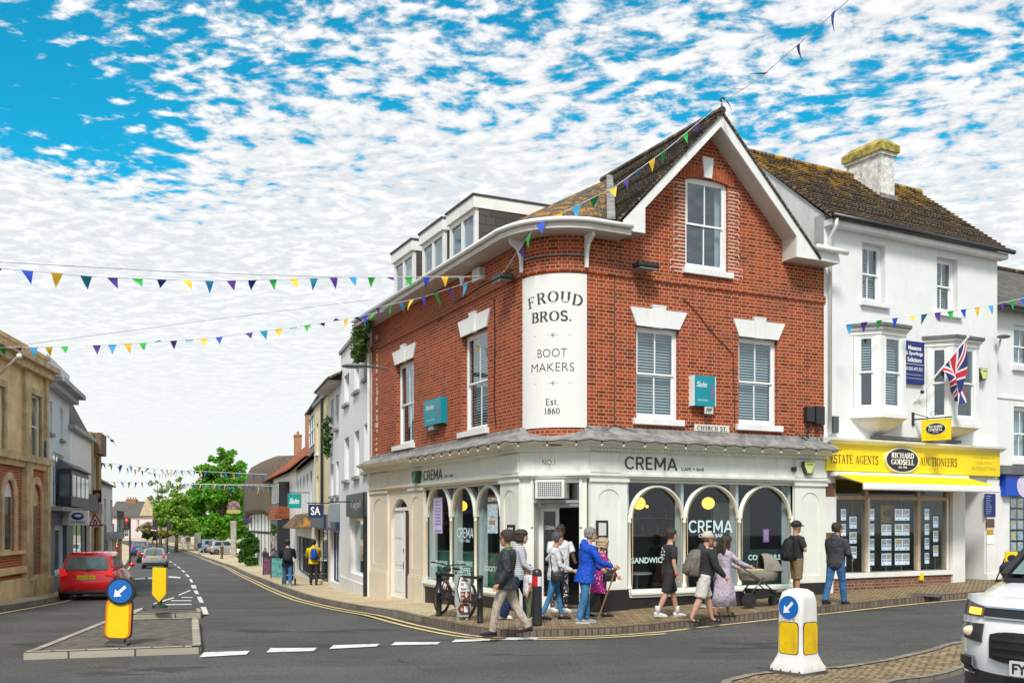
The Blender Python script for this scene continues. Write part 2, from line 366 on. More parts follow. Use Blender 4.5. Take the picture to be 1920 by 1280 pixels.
# ------ ground, road, pavements
def inside(p,poly):
 c=False;n=len(poly);j=n-1
 for i in range(n):
  a,b=poly[i],poly[j]
  if(a[1]>p[1])!=(b[1]>p[1])and p[0]<(b[0]-a[0])*(p[1]-a[1])/(b[1]-a[1])+a[0]:c=not c
  j=i
 return c
def densify(pl,step,closed=True):
 out=[];n=len(pl)
 for i in range(n if closed else n-1):
  a=Vector(pl[i][:2]);b=Vector(pl[(i+1)%n][:2]);k=max(1,int((b-a).length/step))
  out+=[a+(b-a)*j/k for j in range(k)]
 if not closed:out.append(Vector(pl[-1][:2]))
 return out
def smooth_path(pl,it=2):
 P=[Vector(p[:2])for p in pl]
 for _ in range(it):
  Q=[P[0]]
  for a,b in zip(P,P[1:]):Q+=[a*.75+b*.25,a*.25+b*.75]
  P=Q+[P[-1]]
 return P
def terrain(name,poly,dz,mat,step=2.0,skirt=0.0,kind='structure',parent=None):
 P=densify(poly,step);xs=[p.x for p in P];ys=[p.y for p in P];pts=list(P)
 x=min(xs)+step*.37
 while x<max(xs):
  y=min(ys)+step*.41
  while y<max(ys):
   if inside((x,y),P):pts.append(Vector((x,y)))
   y+=step
  x+=step
 n=len(P)
 V,E,Fc,*_=delaunay_2d_cdt(pts,[(i,(i+1)%n)for i in range(n)],[],1,1e-4)
 mb=MB();fs=[]
 for f in Fc:
  a=sum(V[f[i]].x*V[f[(i+1)%len(f)]].y-V[f[(i+1)%len(f)]].x*V[f[i]].y for i in range(len(f)))
  fs.append(tuple(f)if a>0 else tuple(reversed(f)))
 mb.add([(p.x,p.y,gz(p.x,p.y)+dz)for p in V],fs)
 if skirt:
  o=len(mb.v)
  mb.v+=[(p.x,p.y,gz(p.x,p.y)+dz)for p in P]+[(p.x,p.y,gz(p.x,p.y)+dz-skirt)for p in P]
  mb.f+=[(o+i,o+n+i,o+n+(i+1)%n,o+(i+1)%n)for i in range(n)]
 o=mb.build(name,mat,parent,uvf=lambda v,n:(v.x,v.y))
 if kind and not parent:tag(o,kind=kind)
 return o
def offset_path(P,d):
 out=[]
 for i,p in enumerate(P):
  t=(P[min(i+1,len(P)-1)]-P[max(i-1,0)]).normalized();out.append(p+Vector((-t.y,t.x))*d)
 return out
def strip(name,P,d0,d1,dz,mat,kind='structure',drop=0.0):
 """ribbon along a ground path between two offsets; u runs along it; drop adds a vertical face on the d0 side"""
 A=offset_path(P,d0);B=offset_path(P,d1);mb=MB();L=[0]
 for a,b in zip(P,P[1:]):L.append(L[-1]+(b-a).length)
 n=len(P)
 mb.add([(p.x,p.y,gz(p.x,p.y)+dz)for p in A+B],[(i,i+1,n+i+1,n+i)if d1>d0 else(i,n+i,n+i+1,i+1)for i in range(n-1)])
 uv=[(L[i],0)for i in range(n)]+[(L[i],abs(d1-d0))for i in range(n)]
 if drop:
  o=len(mb.v);mb.v+=[(p.x,p.y,gz(p.x,p.y)+dz)for p in A]+[(p.x,p.y,gz(p.x,p.y)+dz-drop)for p in A]
  uv+=[(L[i],0)for i in range(n)]+[(L[i],-drop)for i in range(n)]
  mb.f+=[(o+i,o+n+i,o+n+i+1,o+i+1)if d1>d0 else(o+i,o+i+1,o+n+i+1,o+n+i)for i in range(n-1)]
 ob=mb.build(name,mat)
 ul=ob.data.uv_layers[0].data
 for l in ob.data.loops:ul[l.index].uv=uv[l.vertex_index]
 return tag(ob,kind=kind)
def asphalt():
 m,g,b=new_mat('asphalt');L=g.t.links;c=coords(g)
 a=g.noise(c,90,3,.7);bg=g.noise(c,.35,5,.6);st=g.noise(g.n('ShaderNodeMapping',{0:c,2:(0,0,R(25)),3:(.25,2.2,1)}).outputs[0],.8,4,.6)
 k=g.mix(g.ramp(a,.35,.68),(.045,.044,.043,1),(.150,.145,.138,1))
 k=g.mix(g.ramp(bg,.38,.62,0,.85),k,(.062,.060,.058,1))
 k=g.mix(g.ramp(st,.50,.74,0,.38),k,(.14,.134,.127,1))
 gr2=g.ramp(g.noise(c,26,4,.75),.3,.7,.58,1.42)
 k=g.mix(1.0,k,g.n('ShaderNodeCombineColor',{0:gr2,1:gr2,2:gr2}).outputs[0],'MULTIPLY')
 sp=g.n('ShaderNodeTexVoronoi',{'Vector':c,'Scale':42.0}).outputs[0]
 k=g.mix(g.ramp(sp,.02,.12,.45,0),k,(.24,.23,.22,1))
 pt=g.math('MULTIPLY',g.ramp(g.noise(g.n('ShaderNodeMapping',{0:c,2:(0,0,R(20)),3:(.5,1.6,1)}).outputs[0],.55,5,.65),.60,.64),.75)
 k=g.mix(pt,k,(.034,.034,.035,1))
 vc=g.n('ShaderNodeTexVoronoi',{'Vector':g.n('ShaderNodeVectorMath',{0:c,1:g.n('ShaderNodeTexNoise',{'Vector':c,'Scale':1.3}).outputs[1]},operation='ADD').outputs[0],'Scale':.23},feature='DISTANCE_TO_EDGE').outputs[0]
 crack=g.math('MULTIPLY',g.ramp(vc,.0,.004,1,0),g.ramp(g.noise(c,.5,2),.48,.6))
 k=g.mix(g.math('MULTIPLY',crack,.8),k,(.012,.012,.013,1))
 L.new(k,b.inputs['Base Color']);b.inputs['Roughness'].default_value=.82;b.inputs['Specular IOR Level'].default_value=.35
 bn=g.n('ShaderNodeBump',{'Strength':.45,'Distance':.012,'Height':g.noise(c,120,3,.7)});L.new(bn.outputs[0],b.inputs['Normal'])
 return m
ASPH=asphalt()
PAVE=brick_mat('brick paving blocks',(.29,.205,.115),(.41,.31,.175),(.055,.042,.03),.215,.108,.012,.5,stain=.4,bump=.5)
SLAB=brick_mat('buff paving slabs',(.52,.42,.26),(.58,.48,.32),(.25,.2,.14),.62,.45,.008,.2,stain=.22,bump=.25)
KERBM=brick_mat('kerb stones',(.24,.21,.17),(.30,.27,.22),(.07,.06,.05),.46,1.2,.012,.4,stain=.4,bump=.3)
KERBB=brick_mat('dark kerb blocks',(.17,.13,.10),(.24,.18,.13),(.05,.04,.03),.125,1.2,.010,.4,stain=.35,bump=.4)
ISLK=brick_mat('pale island kerb',(.36,.32,.25),(.48,.44,.36),(.08,.07,.06),.9,1.2,.014,.15,stain=.85,bump=.4)
ISLI=M_('brown island tarmac',(.115,.10,.082),.9,.35,5,.4,60,dirt=.5)
WLINE=M_('worn white road paint',(.68,.68,.65),.7,.12,8,dirt=.75)
YLINE=M_('worn yellow road paint',(.72,.55,.24),.7,.14,8,dirt=.6)
tag(MB().add([(x,y,gz(-30,y)-.9-(0 if abs(x)<200 else 2))for y in(-60,20,60,100,130,160,260,1500)for x in(-1200,-200,0,200,1200)],[(j*5+i,j*5+i+1,j*5+i+6,j*5+i+5)for j in range(7)for i in range(4)]).build('ground',M_('grass and earth',(.11,.15,.05),.9,.3,.2)),kind='structure')
terrain('road',[(-34,-14),(40,-14),(44,60),(8,70),(-4,190),(-85,190),(-60,90),(-34,40)],-KERB,ASPH,2.2)
kp=[(296,1017),(325,1026),(350,1034),(370,1040),(399,1050),(428,1060),(450,1070),(485,1086),(530,1105),(576,1122),(660,1141),(709,1149),(778,1164),(873,1184),(929,1192),(982,1193),(1056,1191),(1119,1189),(1180,1185),(1254,1178),(1298,1173),(1456,1156),(1532,1148),(1707,1129),(1838,1118),(1990,1103)]
KN=[ground_px(x,y,-KERB).to_2d()for x,y in kp]
far0=KN[0]+(KN[0]-KN[1]).normalized()*14+Vector((-8,-1));KN=[far0]+KN
end=KN[-1]+(KN[-1]-KN[-3]).normalized()*25;KN=KN+[end]
KN=smooth_path(KN,2)
isp=min(range(len(KN)),key=lambda i:(KN[i]-ground_px(790,1166,-KERB).to_2d()).length)
KA,KB=KN[:isp+1],KN[isp:]
cut=WL.p(LLEN*.55,1.2,0).to_2d()
polyA=offset_path(KA,.15)+[cut,Vector((8,55)),Vector((12,185)),Vector((-40,188))]
polyB=offset_path(KB,.15)
polyB=polyB+[Vector((polyB[-1].x+2,polyB[-1].y+12)),WR.p(3,1.5,0).to_2d(),cut]
terrain('pavement',polyA,.0,SLAB,1.6)
terrain('pavement_blocks',polyB,.0,PAVE,1.2)
strip('kerb',KA,0,.15,.002,KERBM,drop=KERB+.03)
strip('kerb_blocks',KB,0,.15,.002,KERBB,drop=KERB+.03)
strip('yellow_line',KN[:len(KN)],-.36,-.27,-KERB+.013,YLINE)
strip('yellow_line',KA[20:]+KB[:26],-.60,-.51,-KERB+.013,YLINE)
lp=[(-60,1157),(0,1145),(110,1126),(172,1106),(206,1088),(228,1070),(240,1055),(246,1042),(249,1030),(238,1021),(200,1016)]
KL=smooth_path([ground_px(x,y,-KERB).to_2d()for x,y in lp],2)
KL=[KL[0]+(KL[0]-KL[2]).normalized()*20]+KL
polyL=list(reversed(offset_path(KL,.15)))+[Vector((-24,5)),Vector((-34,38)),Vector((-52,90)),Vector((-90,160))]
terrain('pavement_left',polyL,.0,SLAB,1.6)
strip('kerb_left',KL,0,.15,.002,KERBM,drop=KERB+.03)
strip('yellow_line',KL[:26],-.40,-.30,-KERB+.013,YLINE)
def mark(pts,mat=WLINE):
 P=[ground_px(x,y,-KERB+.014)for x,y in pts]
 a=(P[1]-P[0]).to_2d().cross((P[2]-P[0]).to_2d())
 tag(MB().add(P if a>0 else P[::-1],[tuple(range(len(P)))]).build('road_marking',mat),kind='structure')
for x0,y0,x1,y1,h in[(374,1231,468,1226,9),(499,1222,594,1219.5,8),(617,1215.5,712,1211,7),(733,1208.5,826,1207,6),(846,1203,922,1200,5),(944,1199,1012,1197,5)]:
 mark([(x0,y0),(x1-6,y1),(x1,y1-h+2),(x0+8,y0-h)])
for(x0,y0),(x1,y1),w in[((386,1151),(381,1137),10),((378,1129),(373,1118),8),((370,1113),(366,1106),7),((364.5,1102.5),(362,1096),9),((360,1091),(356.5,1085),5),((354,1081),(349,1076),4.5),((346,1072),(341,1068),4),((338,1065),(333,1061.5),3.6),((330,1059),(326,1056.5),3),((322,1054),(318,1051.5),3)]:
 mark([(x0-w/2,y0),(x0+w/2,y0),(x1+w/2,y1),(x1-w/2,y1)])
for x0,y0,x1,y1,h in[(335,1116,357,1107,2.2),(288,1132.5,326,1121,2.5),(249,1146,267,1140.5,2),(306,1134,359,1133,1.8),(320,1126,359,1126,1.6),(340,1120,361,1120,1.4),(252,1086,272,1085,3),(277,1085,297,1084,3),(316,1082,338,1083.5,2.5)]:
 mark([(x0,y0),(x1,y1),(x1,y1-h),(x0,y0-h)])
def island(name,pts,inner,kerbm,kw=.16,top=.0):
 P=smooth_path([ground_px(x,y,top).to_2d()for x,y in pts],0)
 n=len(P);cen=sum(P,Vector((0,0)))/n
 a2=sum(P[i].x*P[(i+1)%n].y-P[(i+1)%n].x*P[i].y for i in range(n))
 if a2<0:P.reverse()
 Q=densify(P,.5);Q=Q+[Q[0]]
 strip('kerb_island',Q,0,kw,.002+top,kerbm,drop=.16)
 inn=[]
 for i in range(n):
  e0=(P[i]-P[i-1]).normalized();e1=(P[(i+1)%n]-P[i]).normalized()
  n0=Vector((-e0.y,e0.x));n1=Vector((-e1.y,e1.x));bb=(n0+n1);bb=bb/max(.35,bb.length_squared/2)*kw*.9
  inn.append(P[i]+bb)
 terrain(name,inn,top-.012,inner,.6)
island('traffic_island',[(44,1222),(56,1217.5),(200,1161),(368,1157),(373,1160),(378,1206),(376,1211)],ISLI,ISLK,.13)
island('traffic_island',[(240,1151),(376,1147),(379,1144),(374,1140),(262,1142)],ISLI,ISLK,.11)
island('traffic_island',[(1345,1300),(1352,1274),(1400,1262),(1470,1253),(1570,1248),(1660,1234),(1740,1216),(1768,1206),(1805,1200),(1990,1190),(1990,1226),(1810,1250),(1700,1272),(1640,1300)],PAVE,KERBM,.13)
for pts,nm in[([(1715,1110),(1768,1113),(1762,1119),(1706,1116)],'iron'),([(900,1184),(922,1185),(926,1181),(906,1180)],'iron')]:
 P=[ground_px(x,y,.006)for x,y in pts]
 tag(MB().add(P[::-1]if(P[1]-P[0]).to_2d().cross((P[2]-P[0]).to_2d())<0 else P,[(0,1,2,3)]).build('drain_cover',M_('rusty iron cover',(.10,.08,.07),.7,.3,20)),kind='structure')
# ------ the brick corner building
BRICK=brick_mat('orange red brick',(.40,.064,.018),(.20,.031,.014),(.50,.28,.17),gap=.0085,dark=.75,stain=.6)
BRICKL=brick_mat('brown red brick',(.38,.066,.022),(.25,.040,.018),(.48,.25,.15),gap=.009,dark=.6,stain=.55)
TILE=brick_mat('mossy plain tiles',(.11,.088,.068),(.20,.16,.12),(.025,.02,.017),.17,.105,.012,.5,stain=.3,bump=.9,lichen=((.46,.22,.03),2.6,.48,.85))
TILED=brick_mat('dark plain tiles',(.085,.068,.054),(.20,.165,.13),(.02,.017,.014),.17,.105,.012,.6,stain=.3,bump=.9,lichen=((.34,.24,.06),3.0,.55,.7))
SLATEW=brick_mat('slate cheek',(.06,.06,.06),(.10,.095,.09),(.03,.03,.03),.5,.2,.006,.3,stain=.3)
SOFF=M_('soffit paint',(.62,.58,.55),.6,.06,2,dirt=.2)
GREYT=M_('dark grey letter paint',(.045,.045,.05),.5,.1)
PANELW=brick_mat('white painted brick',(.80,.79,.76),(.79,.78,.75),(.775,.765,.735),dark=.0,stain=.03,bump=.12)
TEAL=M_('teal board',(.0,.26,.33),.35,.04)
LAMPM=M_('glowing paper lamp',(.9,.5,.1),.5,.02,emit=(1.0,.44,.06,1.6))
BULBM=M_('festoon bulb glass',(.46,.35,.22),.15,.1)
GREEN=M_('dark green panel',(.015,.15,.075),.4,.2)
cb=thing('corner_building','orange brick corner building with gable, curved white painted corner panel and sage green cafe front','building',at(.87,20.54))
ARC_C=Vector((1.0885,21.185));ARC_R=.965
A0,A1=math.atan2(-.433,-.901),math.atan2(-.895,.447)
if A1<A0:A1+=2*PI
ALEN=(A1-A0)*ARC_R
def arc_p(a,z,r=0.0):
 t=A0+a/ARC_R;return Vector((ARC_C.x+(ARC_R+r)*math.cos(t),ARC_C.y+(ARC_R+r)*math.sin(t),z))
def arc_at(px,py):
 k=(px-CX)/F;a=k*k+1;b=-2*(k*ARC_C.x+ARC_C.y);c=ARC_C.length_squared-ARC_R**2
 Y=(-b-math.sqrt(max(0,b*b-4*a*c)))/(2*a);t=math.atan2(Y-ARC_C.y,k*Y-ARC_C.x)
 if t<A0-1e-3:t+=2*PI
 return(t-A0)*ARC_R,CH+(HY-py)*Y/F
def zw(W,px,py,off=0):return W.at(px,py,off)[1]
def sash(parent,W,x0,x1,z0,z1,rec=.10,blind=True,lintel=None,sill=.07,bars=1,fw=.065,glass=None,name='window',room=.6,curtain=None,proj=.0):
 """two-sash window set back in its opening; children: pane, blind, sill, lintel"""
 m=MB();y=rec
 for a,b,c,d in((x0,x0+fw,z0,z1),(x1-fw,x1,z0,z1),(x0+fw,x1-fw,z1-fw,z1),(x0+fw,x1-fw,z0,z0+fw*1.3)):m.box(a,b,y,y+.09,c,d)
 zm=z0+(z1-z0)*.5
 for lo,hi,yy in((zm-.022,z1-fw,y+.012),(z0+fw*1.3,zm+.022,y+.045)):
  a,b=x0+fw,x1-fw;t=.042
  m.box(a,a+t,yy,yy+.032,lo,hi);m.box(b-t,b,yy,yy+.032,lo,hi);m.box(a+t,b-t,yy,yy+.032,lo,lo+t);m.box(a+t,b-t,yy,yy+.032,hi-t,hi)
  for i in range(bars):
   c=a+(b-a)*(i+1)/(bars+1);m.box(c-.014,c+.014,yy+.004,yy+.028,lo+t,hi-t)
 w=m.build(name,WHITER,parent,W.M)
 MB().box(x0+fw,x1-fw,y+.022,y+.026,zm,z1-fw).box(x0+fw,x1-fw,y+.058,y+.062,z0+fw,zm).build('pane',glass or GLASSR,w,W.M)
 r=MB();yb=y+.1
 if not room:r=None
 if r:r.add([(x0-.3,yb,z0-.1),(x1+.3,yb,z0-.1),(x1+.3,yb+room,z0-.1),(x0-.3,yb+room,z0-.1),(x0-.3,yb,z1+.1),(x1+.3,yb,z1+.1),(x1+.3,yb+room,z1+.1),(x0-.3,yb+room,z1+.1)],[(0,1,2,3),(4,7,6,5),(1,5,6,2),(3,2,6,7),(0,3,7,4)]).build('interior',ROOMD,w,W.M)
 if blind:
  b=MB();z=z0+.12+(0 if blind is True else blind*(z1-z0));dz=.062
  while z<z1-.08:b.add([(x0+fw,y+.14,z),(x1-fw,y+.14,z),(x1-fw,y+.175,z+.036),(x0+fw,y+.175,z+.036)],[(0,1,2,3)]);z+=dz
  b.build('blind',BLIND,w,W.M)
 if curtain:
  b=MB()
  for a,c in curtain:
   n=10;q0=x0+(x1-x0)*a;q1=x0+(x1-x0)*c
   b.rings([[(q0+(q1-q0)*i/n,y+.2+.02*math.sin(i*2.1),z)for i in range(n+1)]for z in(z0,z1)],cap=False,close=False)
  b.build('curtain',BLIND,w,W.M)
 if sill:MB().box(x0-.09,x1+.09,-.10-proj,rec+.02,z0-.13,z0-.0).build('sill',WHITE,w,W.M,bevel=.008)
 if lintel:
  (tl,tr,h,key)=lintel;s=MB()
  s.plate([(x0,z1),(x1,z1),(x1+tr,z1+h),(x0-tl,z1+h)],[],-.035-proj,.05);lo=s.build('lintel',WHITE,w,W.M)
  c=(x0+x1)/2;k=MB().plate([(c-.13,z1-.012),(c+.13,z1-.012),(c+.17,z1+h+key),(c-.17,z1+h+key)],[],-.07-proj,.04)
  if lintel[3]>.06:k.box(c-.18,c+.18,-.075-proj,.04,z1+h+key-.03,z1+h+key)
  k.build('keystone',WHITE,w,W.M)
 return w
SR=WR.s(1545.3)
ZE,ZSOF=7.87,7.68
OV=.47
gA=WR.at(1354,213,-OV);gL=WR.at(1168,413,-OV);gR=WR.at(1529,464,-OV)
slR=(gA[1]-gR[1])/(gR[0]-gA[0]);slL=(gA[1]-gL[1])/(gA[0]-gL[0]);slp=(slR+slL)/2
w1=(WR.s(1193),WR.s(1273),zw(WR,1235,786),zw(WR,1235,614.5))
w2=(WR.s(1385),WR.s(1458),zw(WR,1420,797),zw(WR,1420,634))
w3=(WR.s(1285),WR.s(1365),zw(WR,1324,507),zw(WR,1324,336))
rect=lambda w:[(w[0],w[2]),(w[1],w[2]),(w[1],w[3]),(w[0],w[3])]
cx3=(w3[0]+w3[1])/2
h3=[(w3[0],w3[2]),(w3[1],w3[2]),(w3[1],w3[3]-.05)]+[(cx3+(w3[1]-cx3)*math.cos(a),w3[3]-.05+.06*math.sin(a))for a in(R(45),R(90),R(135))]+[(w3[0],w3[3]-.05)]
gz0=gA[1]-.12
wallR=MB().plate([(0,2.76),(SR,2.76),(SR,7.9),(gA[0]+(gz0-7.9)/slp,7.9),(gA[0],gz0),(gA[0]-(gz0-7.9)/slp,7.9),(0,7.9)],[rect(w1),rect(w2),h3],0,.16).build('wall',BRICK,cb,WR.M)
for w,bl in((w1,True),(w2,True)):sash(cb,WR,*w,lintel=(.17,.2,.38,.08),blind=bl)
g3=sash(cb,WR,*w3,blind=False,curtain=((0,.1),(.86,1)),rec=.07,fw=.075)
ar=MB()
for i in range(17):
 x=w3[0]-.16+(w3[1]-w3[0]+.32)*(i+.5)/17;u=(x-cx3)/(w3[1]-cx3);zb=w3[3]-.05+.06*max(0,1-u*u)+(.0 if abs(u)<1 else-.02)
 ar.box(x-.036,x+.036,-.022,.03,zb,zb+.27)
ar.build('brick_arch',M_('rubbed brick',(.42,.10,.04),.85,.25,9),g3,WR.M)
MB().plate([(cx3-.1,w3[3]+.02),(cx3+.1,w3[3]+.02),(cx3+.15,w3[3]+.46),(cx3-.15,w3[3]+.46)],[],-.05,.05).build('keystone',WHITE,g3,WR.M)
v1=(WL.s(742),WL.s(776),zw(WL,762,833),zw(WL,760,677))
v2=(WL.s(866),WL.s(914),zw(WL,892,806),zw(WL,890,622))
MB().plate([(0,2.76),(LLEN,2.76),(LLEN,7.9),(0,7.9)],[rect(v1),rect(v2)],0,.16).build('wall',BRICKL,cb,WL.M)
sash(cb,WL,*v1,lintel=(.22,.22,.38,.08),blind=False,curtain=((.3,.95),),rec=.13);sash(cb,WL,*v2,lintel=(.18,.18,.38,.08),rec=.13)
def arc_sheet(name,mat,z0,z1,r,parent=cb,a0=0,a1=None,n=18,thick=.1,ztop=None):
 a1=ALEN if a1 is None else a1;m=MB();o=[]
 A=[a0+(a1-a0)*i/n for i in range(n+1)]
 m.rings([[arc_p(a,z0,r)for a in A],[arc_p(a,z1,r)for a in A]],cap=False,close=False)
 m.rings([[arc_p(a,z1,r)for a in A],[arc_p(a,z1,r-thick)for a in A]],cap=False,close=False)
 m.rings([[arc_p(a,z0,r-thick)for a in A],[arc_p(a,z0,r)for a in A]],cap=False,close=False)
 return m.build(name,mat,parent,Matrix(),uvf=lambda v,nn:((math.atan2(v.y-ARC_C.y,v.x-ARC_C.x)%(2*PI))*ARC_R,v.z))
arc_sheet('wall',BRICK,3.4,7.9,0)
PZ0,PZ1=arc_at(1040,801)[1],arc_at(1040,513)[1]
pan=arc_sheet('painted_sign',PANELW,PZ0,PZ1,.018,thick=.018)
ZS=zw(WR,1300,537)
arc_sheet('string_course',BRICK,ZS,ZS+.16,.035,thick=.035)
MB().box(0,SR+.02,-.035,0,ZS,ZS+.16).build('string_course',BRICK,cb,WR.M);MB().box(0,LLEN,-.035,0,ZS,ZS+.16).build('string_course',BRICKL,cb,WL.M)
MB().box(WR.s(1151),WR.s(1153.5),-.008,.0,3.7,ZS).build('brick_joint',M_('dark joint',(.12,.05,.03),.9),cb,WR.M)
arc_sheet('lead_flashing',LEAD,ZS+.32,ZS+.345,.045,thick=.045)
def on_arc(mb,r=.021):mb.v=[tuple(arc_p(v[0],v[2],r-v[1]))for v in mb.v];return mb
lt=MB();aL,aR=arc_at(988,570)[0],arc_at(1088,570)[0];ac=arc_at(1037.5,570)[0]
zb=arc_at(1037,566.5)[1];lh=.225;ww=(aR-aL)
for i,c in enumerate('FROUD'):
 w,g=serif_geo(c);t=(i-2)/2;xc=ac+t*ww*.41;rot=-t*.17;sx=.31;z0=zb-.075*t*t
 lt.add([(xc+((v[0]-w/2)*sx)*math.cos(rot)-(v[2]-.5)*lh*math.sin(rot),-v[1]*.3,z0+lh*.5+(v[0]-w/2)*sx*math.sin(rot)+(v[2]-.5)*lh*math.cos(rot))for v in g.v],g.f)
q0,q1=arc_at(999,600)[0],arc_at(1072,600)[0]
serif_into(lt,'BROS.',q0,q1,arc_at(1037,602)[1],arc_at(1037,583)[1])
serif_into(lt,'Est.',arc_at(1024,750)[0],arc_at(1048,750)[0],arc_at(1036,759)[1],arc_at(1036,747)[1],th=.12)
serif_into(lt,'1860',arc_at(1021,770)[0],arc_at(1050,770)[0],arc_at(1036,775.5)[1],arc_at(1036,764.5)[1],th=.12)
text_into(lt,'BOOT',arc_at(1009,660)[0],arc_at(1063,660)[0],arc_at(1036,669)[1],arc_at(1036,653.5)[1],-.001,-.012)
text_into(lt,'MAKERS',arc_at(998,690)[0],arc_at(1076,690)[0],arc_at(1036,696)[1],arc_at(1036,680)[1],-.001,-.012)
for yy in(628,718):
 z=arc_at(1037,yy)[1];c=arc_at(1037,yy)[0]
 lt.box(arc_at(1003,yy)[0],c-.06,-.003,0,z-.003,z+.003).box(c+.06,arc_at(1070,yy)[0],-.003,0,z-.003,z+.003)
 for dx,dz in((-.022,0),(.022,0),(0,.024),(0,-.024)):lt.ball((c+dx,-.002,z+dz),(.013,.003,.013),8,4)
on_arc(lt).build('lettering',GREYT,pan,Matrix())
def eave_path(off,sL0,sR1,n=14):
 P=[WL.p(sL0,-off,0),WL.p(LLEN,-off,0)]+[arc_p(ALEN*i/n,0,off)for i in range(1,n)]+[WR.p(0,-off,0),WR.p(sR1,-off,0)]
 return P
sE=WR.s(1184,-.5)
def lift(P,z):return[(p[0],p[1],z)for p in P]
m=MB();a=eave_path(.0,-.05,sE);b=eave_path(.5,-.05,sE)
m.rings([lift(a,ZSOF),lift(b,ZSOF),lift(b,ZE-.03)],cap=False,close=False);m.build('soffit',SOFF,cb,Matrix())
MB().tube(lift(eave_path(.55,-.1,sE),ZE-.03),.05,8).build('gutter',WHITER,cb,Matrix(),smooth=True)
for a_ in(.06,ALEN-.03):
 P0=arc_p(a_,0,.03);P1=arc_p(a_,0,.34);d=(P1-P0).normalized();k=MB();pts=[(.0,-.66),(.05,-.66),(.07,-.35),(.13,-.2),(.3,-.08),(.32,.0),(0,.0)]
 k.plate(pts,[],-.035,.035);t=Vector((-d.y,d.x,0))
 Mx=Matrix(((d.x,t.x,0,P0.x),(d.y,t.y,0,P0.y),(0,0,1,ZSOF),(0,0,0,1)));k.build('eave_bracket',WHITE,cb,Mx)
def gp(px,py):return WR.at(px,py,-OV)
bb=[gp(1354,213),gp(1168,413),gp(1173,431.5),gp(1210,437),gp(1210,389.6),gp(1352,237),gp(1494,442.5),gp(1494,481),gp(1576,493.5),gp(1572,474),gp(1529,464)]
MB().plate(bb,[],-OV,-OV+.045).build('bargeboard',WHITE,cb,WR.M)
sb=MB();y0,y1=-OV+.045,0.0
def slab(p,q):sb.add([(p[0],y0,p[1]),(q[0],y0,q[1]),(q[0],y1,q[1]),(p[0],y1,p[1])],[(0,1,2,3)])
slab(bb[5],bb[4]);slab(bb[6],bb[5]);slab(bb[8],bb[7]);slab(bb[3],bb[2]);slab(bb[7],bb[6]);slab(bb[4],bb[3])
sb.build('soffit',SOFF,cb,WR.M)
MB().tube([WR.p(bb[10][0]-.03,-.56,bb[9][1]+.04),WR.p(bb[8][0]+.12,-.56,bb[9][1]+.0)],.065,8).build('gutter',WHITER,cb,Matrix(),smooth=True)
def roof(name,pts,mat,parent,th=.06,uvd=None):
 P=[Vector(p)for p in pts];n=(P[1]-P[0]).cross(P[2]-P[0]).normalized()
 if n.z<0:P.reverse();n=-n
 lv=Vector((-n.y,n.x,0)).normalized();up=n.cross(lv)
 m=MB();k=len(P);m.v=[tuple(p)for p in P]+[tuple(p-Vector((0,0,th)))for p in P]
 m.f=[tuple(range(k)),tuple(range(2*k-1,k-1,-1))]+[(i,k+i,k+(i+1)%k,(i+1)%k)for i in range(k)]
 return m.build(name,mat,parent,Matrix(),uvf=lambda v,nn:(v.dot(lv),v.dot(up)))
yF,yB=-OV-.04,8.0
za=gA[1]+.04
dx=2.52
lft=(gA[0]-(za-7.86)/slp);rgt=gA[0]+(za-(gR[1]-.2))/slp
tileG=roof('roof',[WR.p(lft,yF,7.86),WR.p(gA[0],yF,za),WR.p(gA[0],yB,za),WR.p(lft,yB,7.86)],TILED,cb)
roof('roof',[WR.p(gA[0],yF,za-.002),WR.p(rgt,yF,gR[1]-.2),WR.p(rgt,yB,gR[1]-.2),WR.p(gA[0],yB,za-.002)],TILED,cb)
P1=WR.p(gA[0],4.43-OV,za-.03)
eL0=WL.p(LLEN,-.56,ZE);eR0=WR.p(0,-.56,ZE)
ridge_b=P1+Vector((-WL.d.x,-WL.d.y,0))*10.4
eLf=WL.p(-.06,-.56,ZE)
ap=[arc_p(ALEN*i/10,ZE,.56)for i in range(11)]
for i in range(10):roof('roof',[ap[i],ap[i+1],P1],TILE,cb)
roof('roof',[eLf,WL.p(LLEN,-.56,ZE),P1,ridge_b],TILE,cb)
roof('roof',[WR.p(0,-.56,ZE),WR.p(sE-.06,-.56,ZE),WR.p(1.5,1.2,ZE+.9),P1],TILE,cb)
tc=MB()
for i in range(1,30):
 t=i/30;tc.bar((lft+(gA[0]-lft)*t,yF-.01,7.86+(za-7.86)*t+.012),(lft+(gA[0]-lft)*t,yB,7.86+(za-7.86)*t+.012),.045,.022)
tc.build('tile_courses',TILED,cb,WR.M)
MB().bar(WR.p(lft-.06,-.5,7.94),P1+Vector((-.03,0,.06)),.17,.03).build('lead_valley',LEAD,cb,Matrix())
MB().tube([WR.p(gA[0],yF,za+.03),WR.p(gA[0],yB-3.6,za+.03)],.08,6).build('ridge_tiles',TILED,cb,Matrix())
fi=MB();fp=WR.p(gA[0],yF+.05,za+.04);fi.tube([fp,fp+Vector((0,0,.16)),fp+Vector((-.04,0,.22)),fp+Vector((.02,0,.27)),fp+Vector((.07,0,.22))],.018,6);fi.build('finial',BLACKM,cb,Matrix())
MB().box(0,7.5,9.6,9.8,2,8.2).build('wall',BRICKL,cb,WR.M);MB().box(-.2,0,.2,7,-1,8.2).build('wall',BRICKL,cb,WL.M)
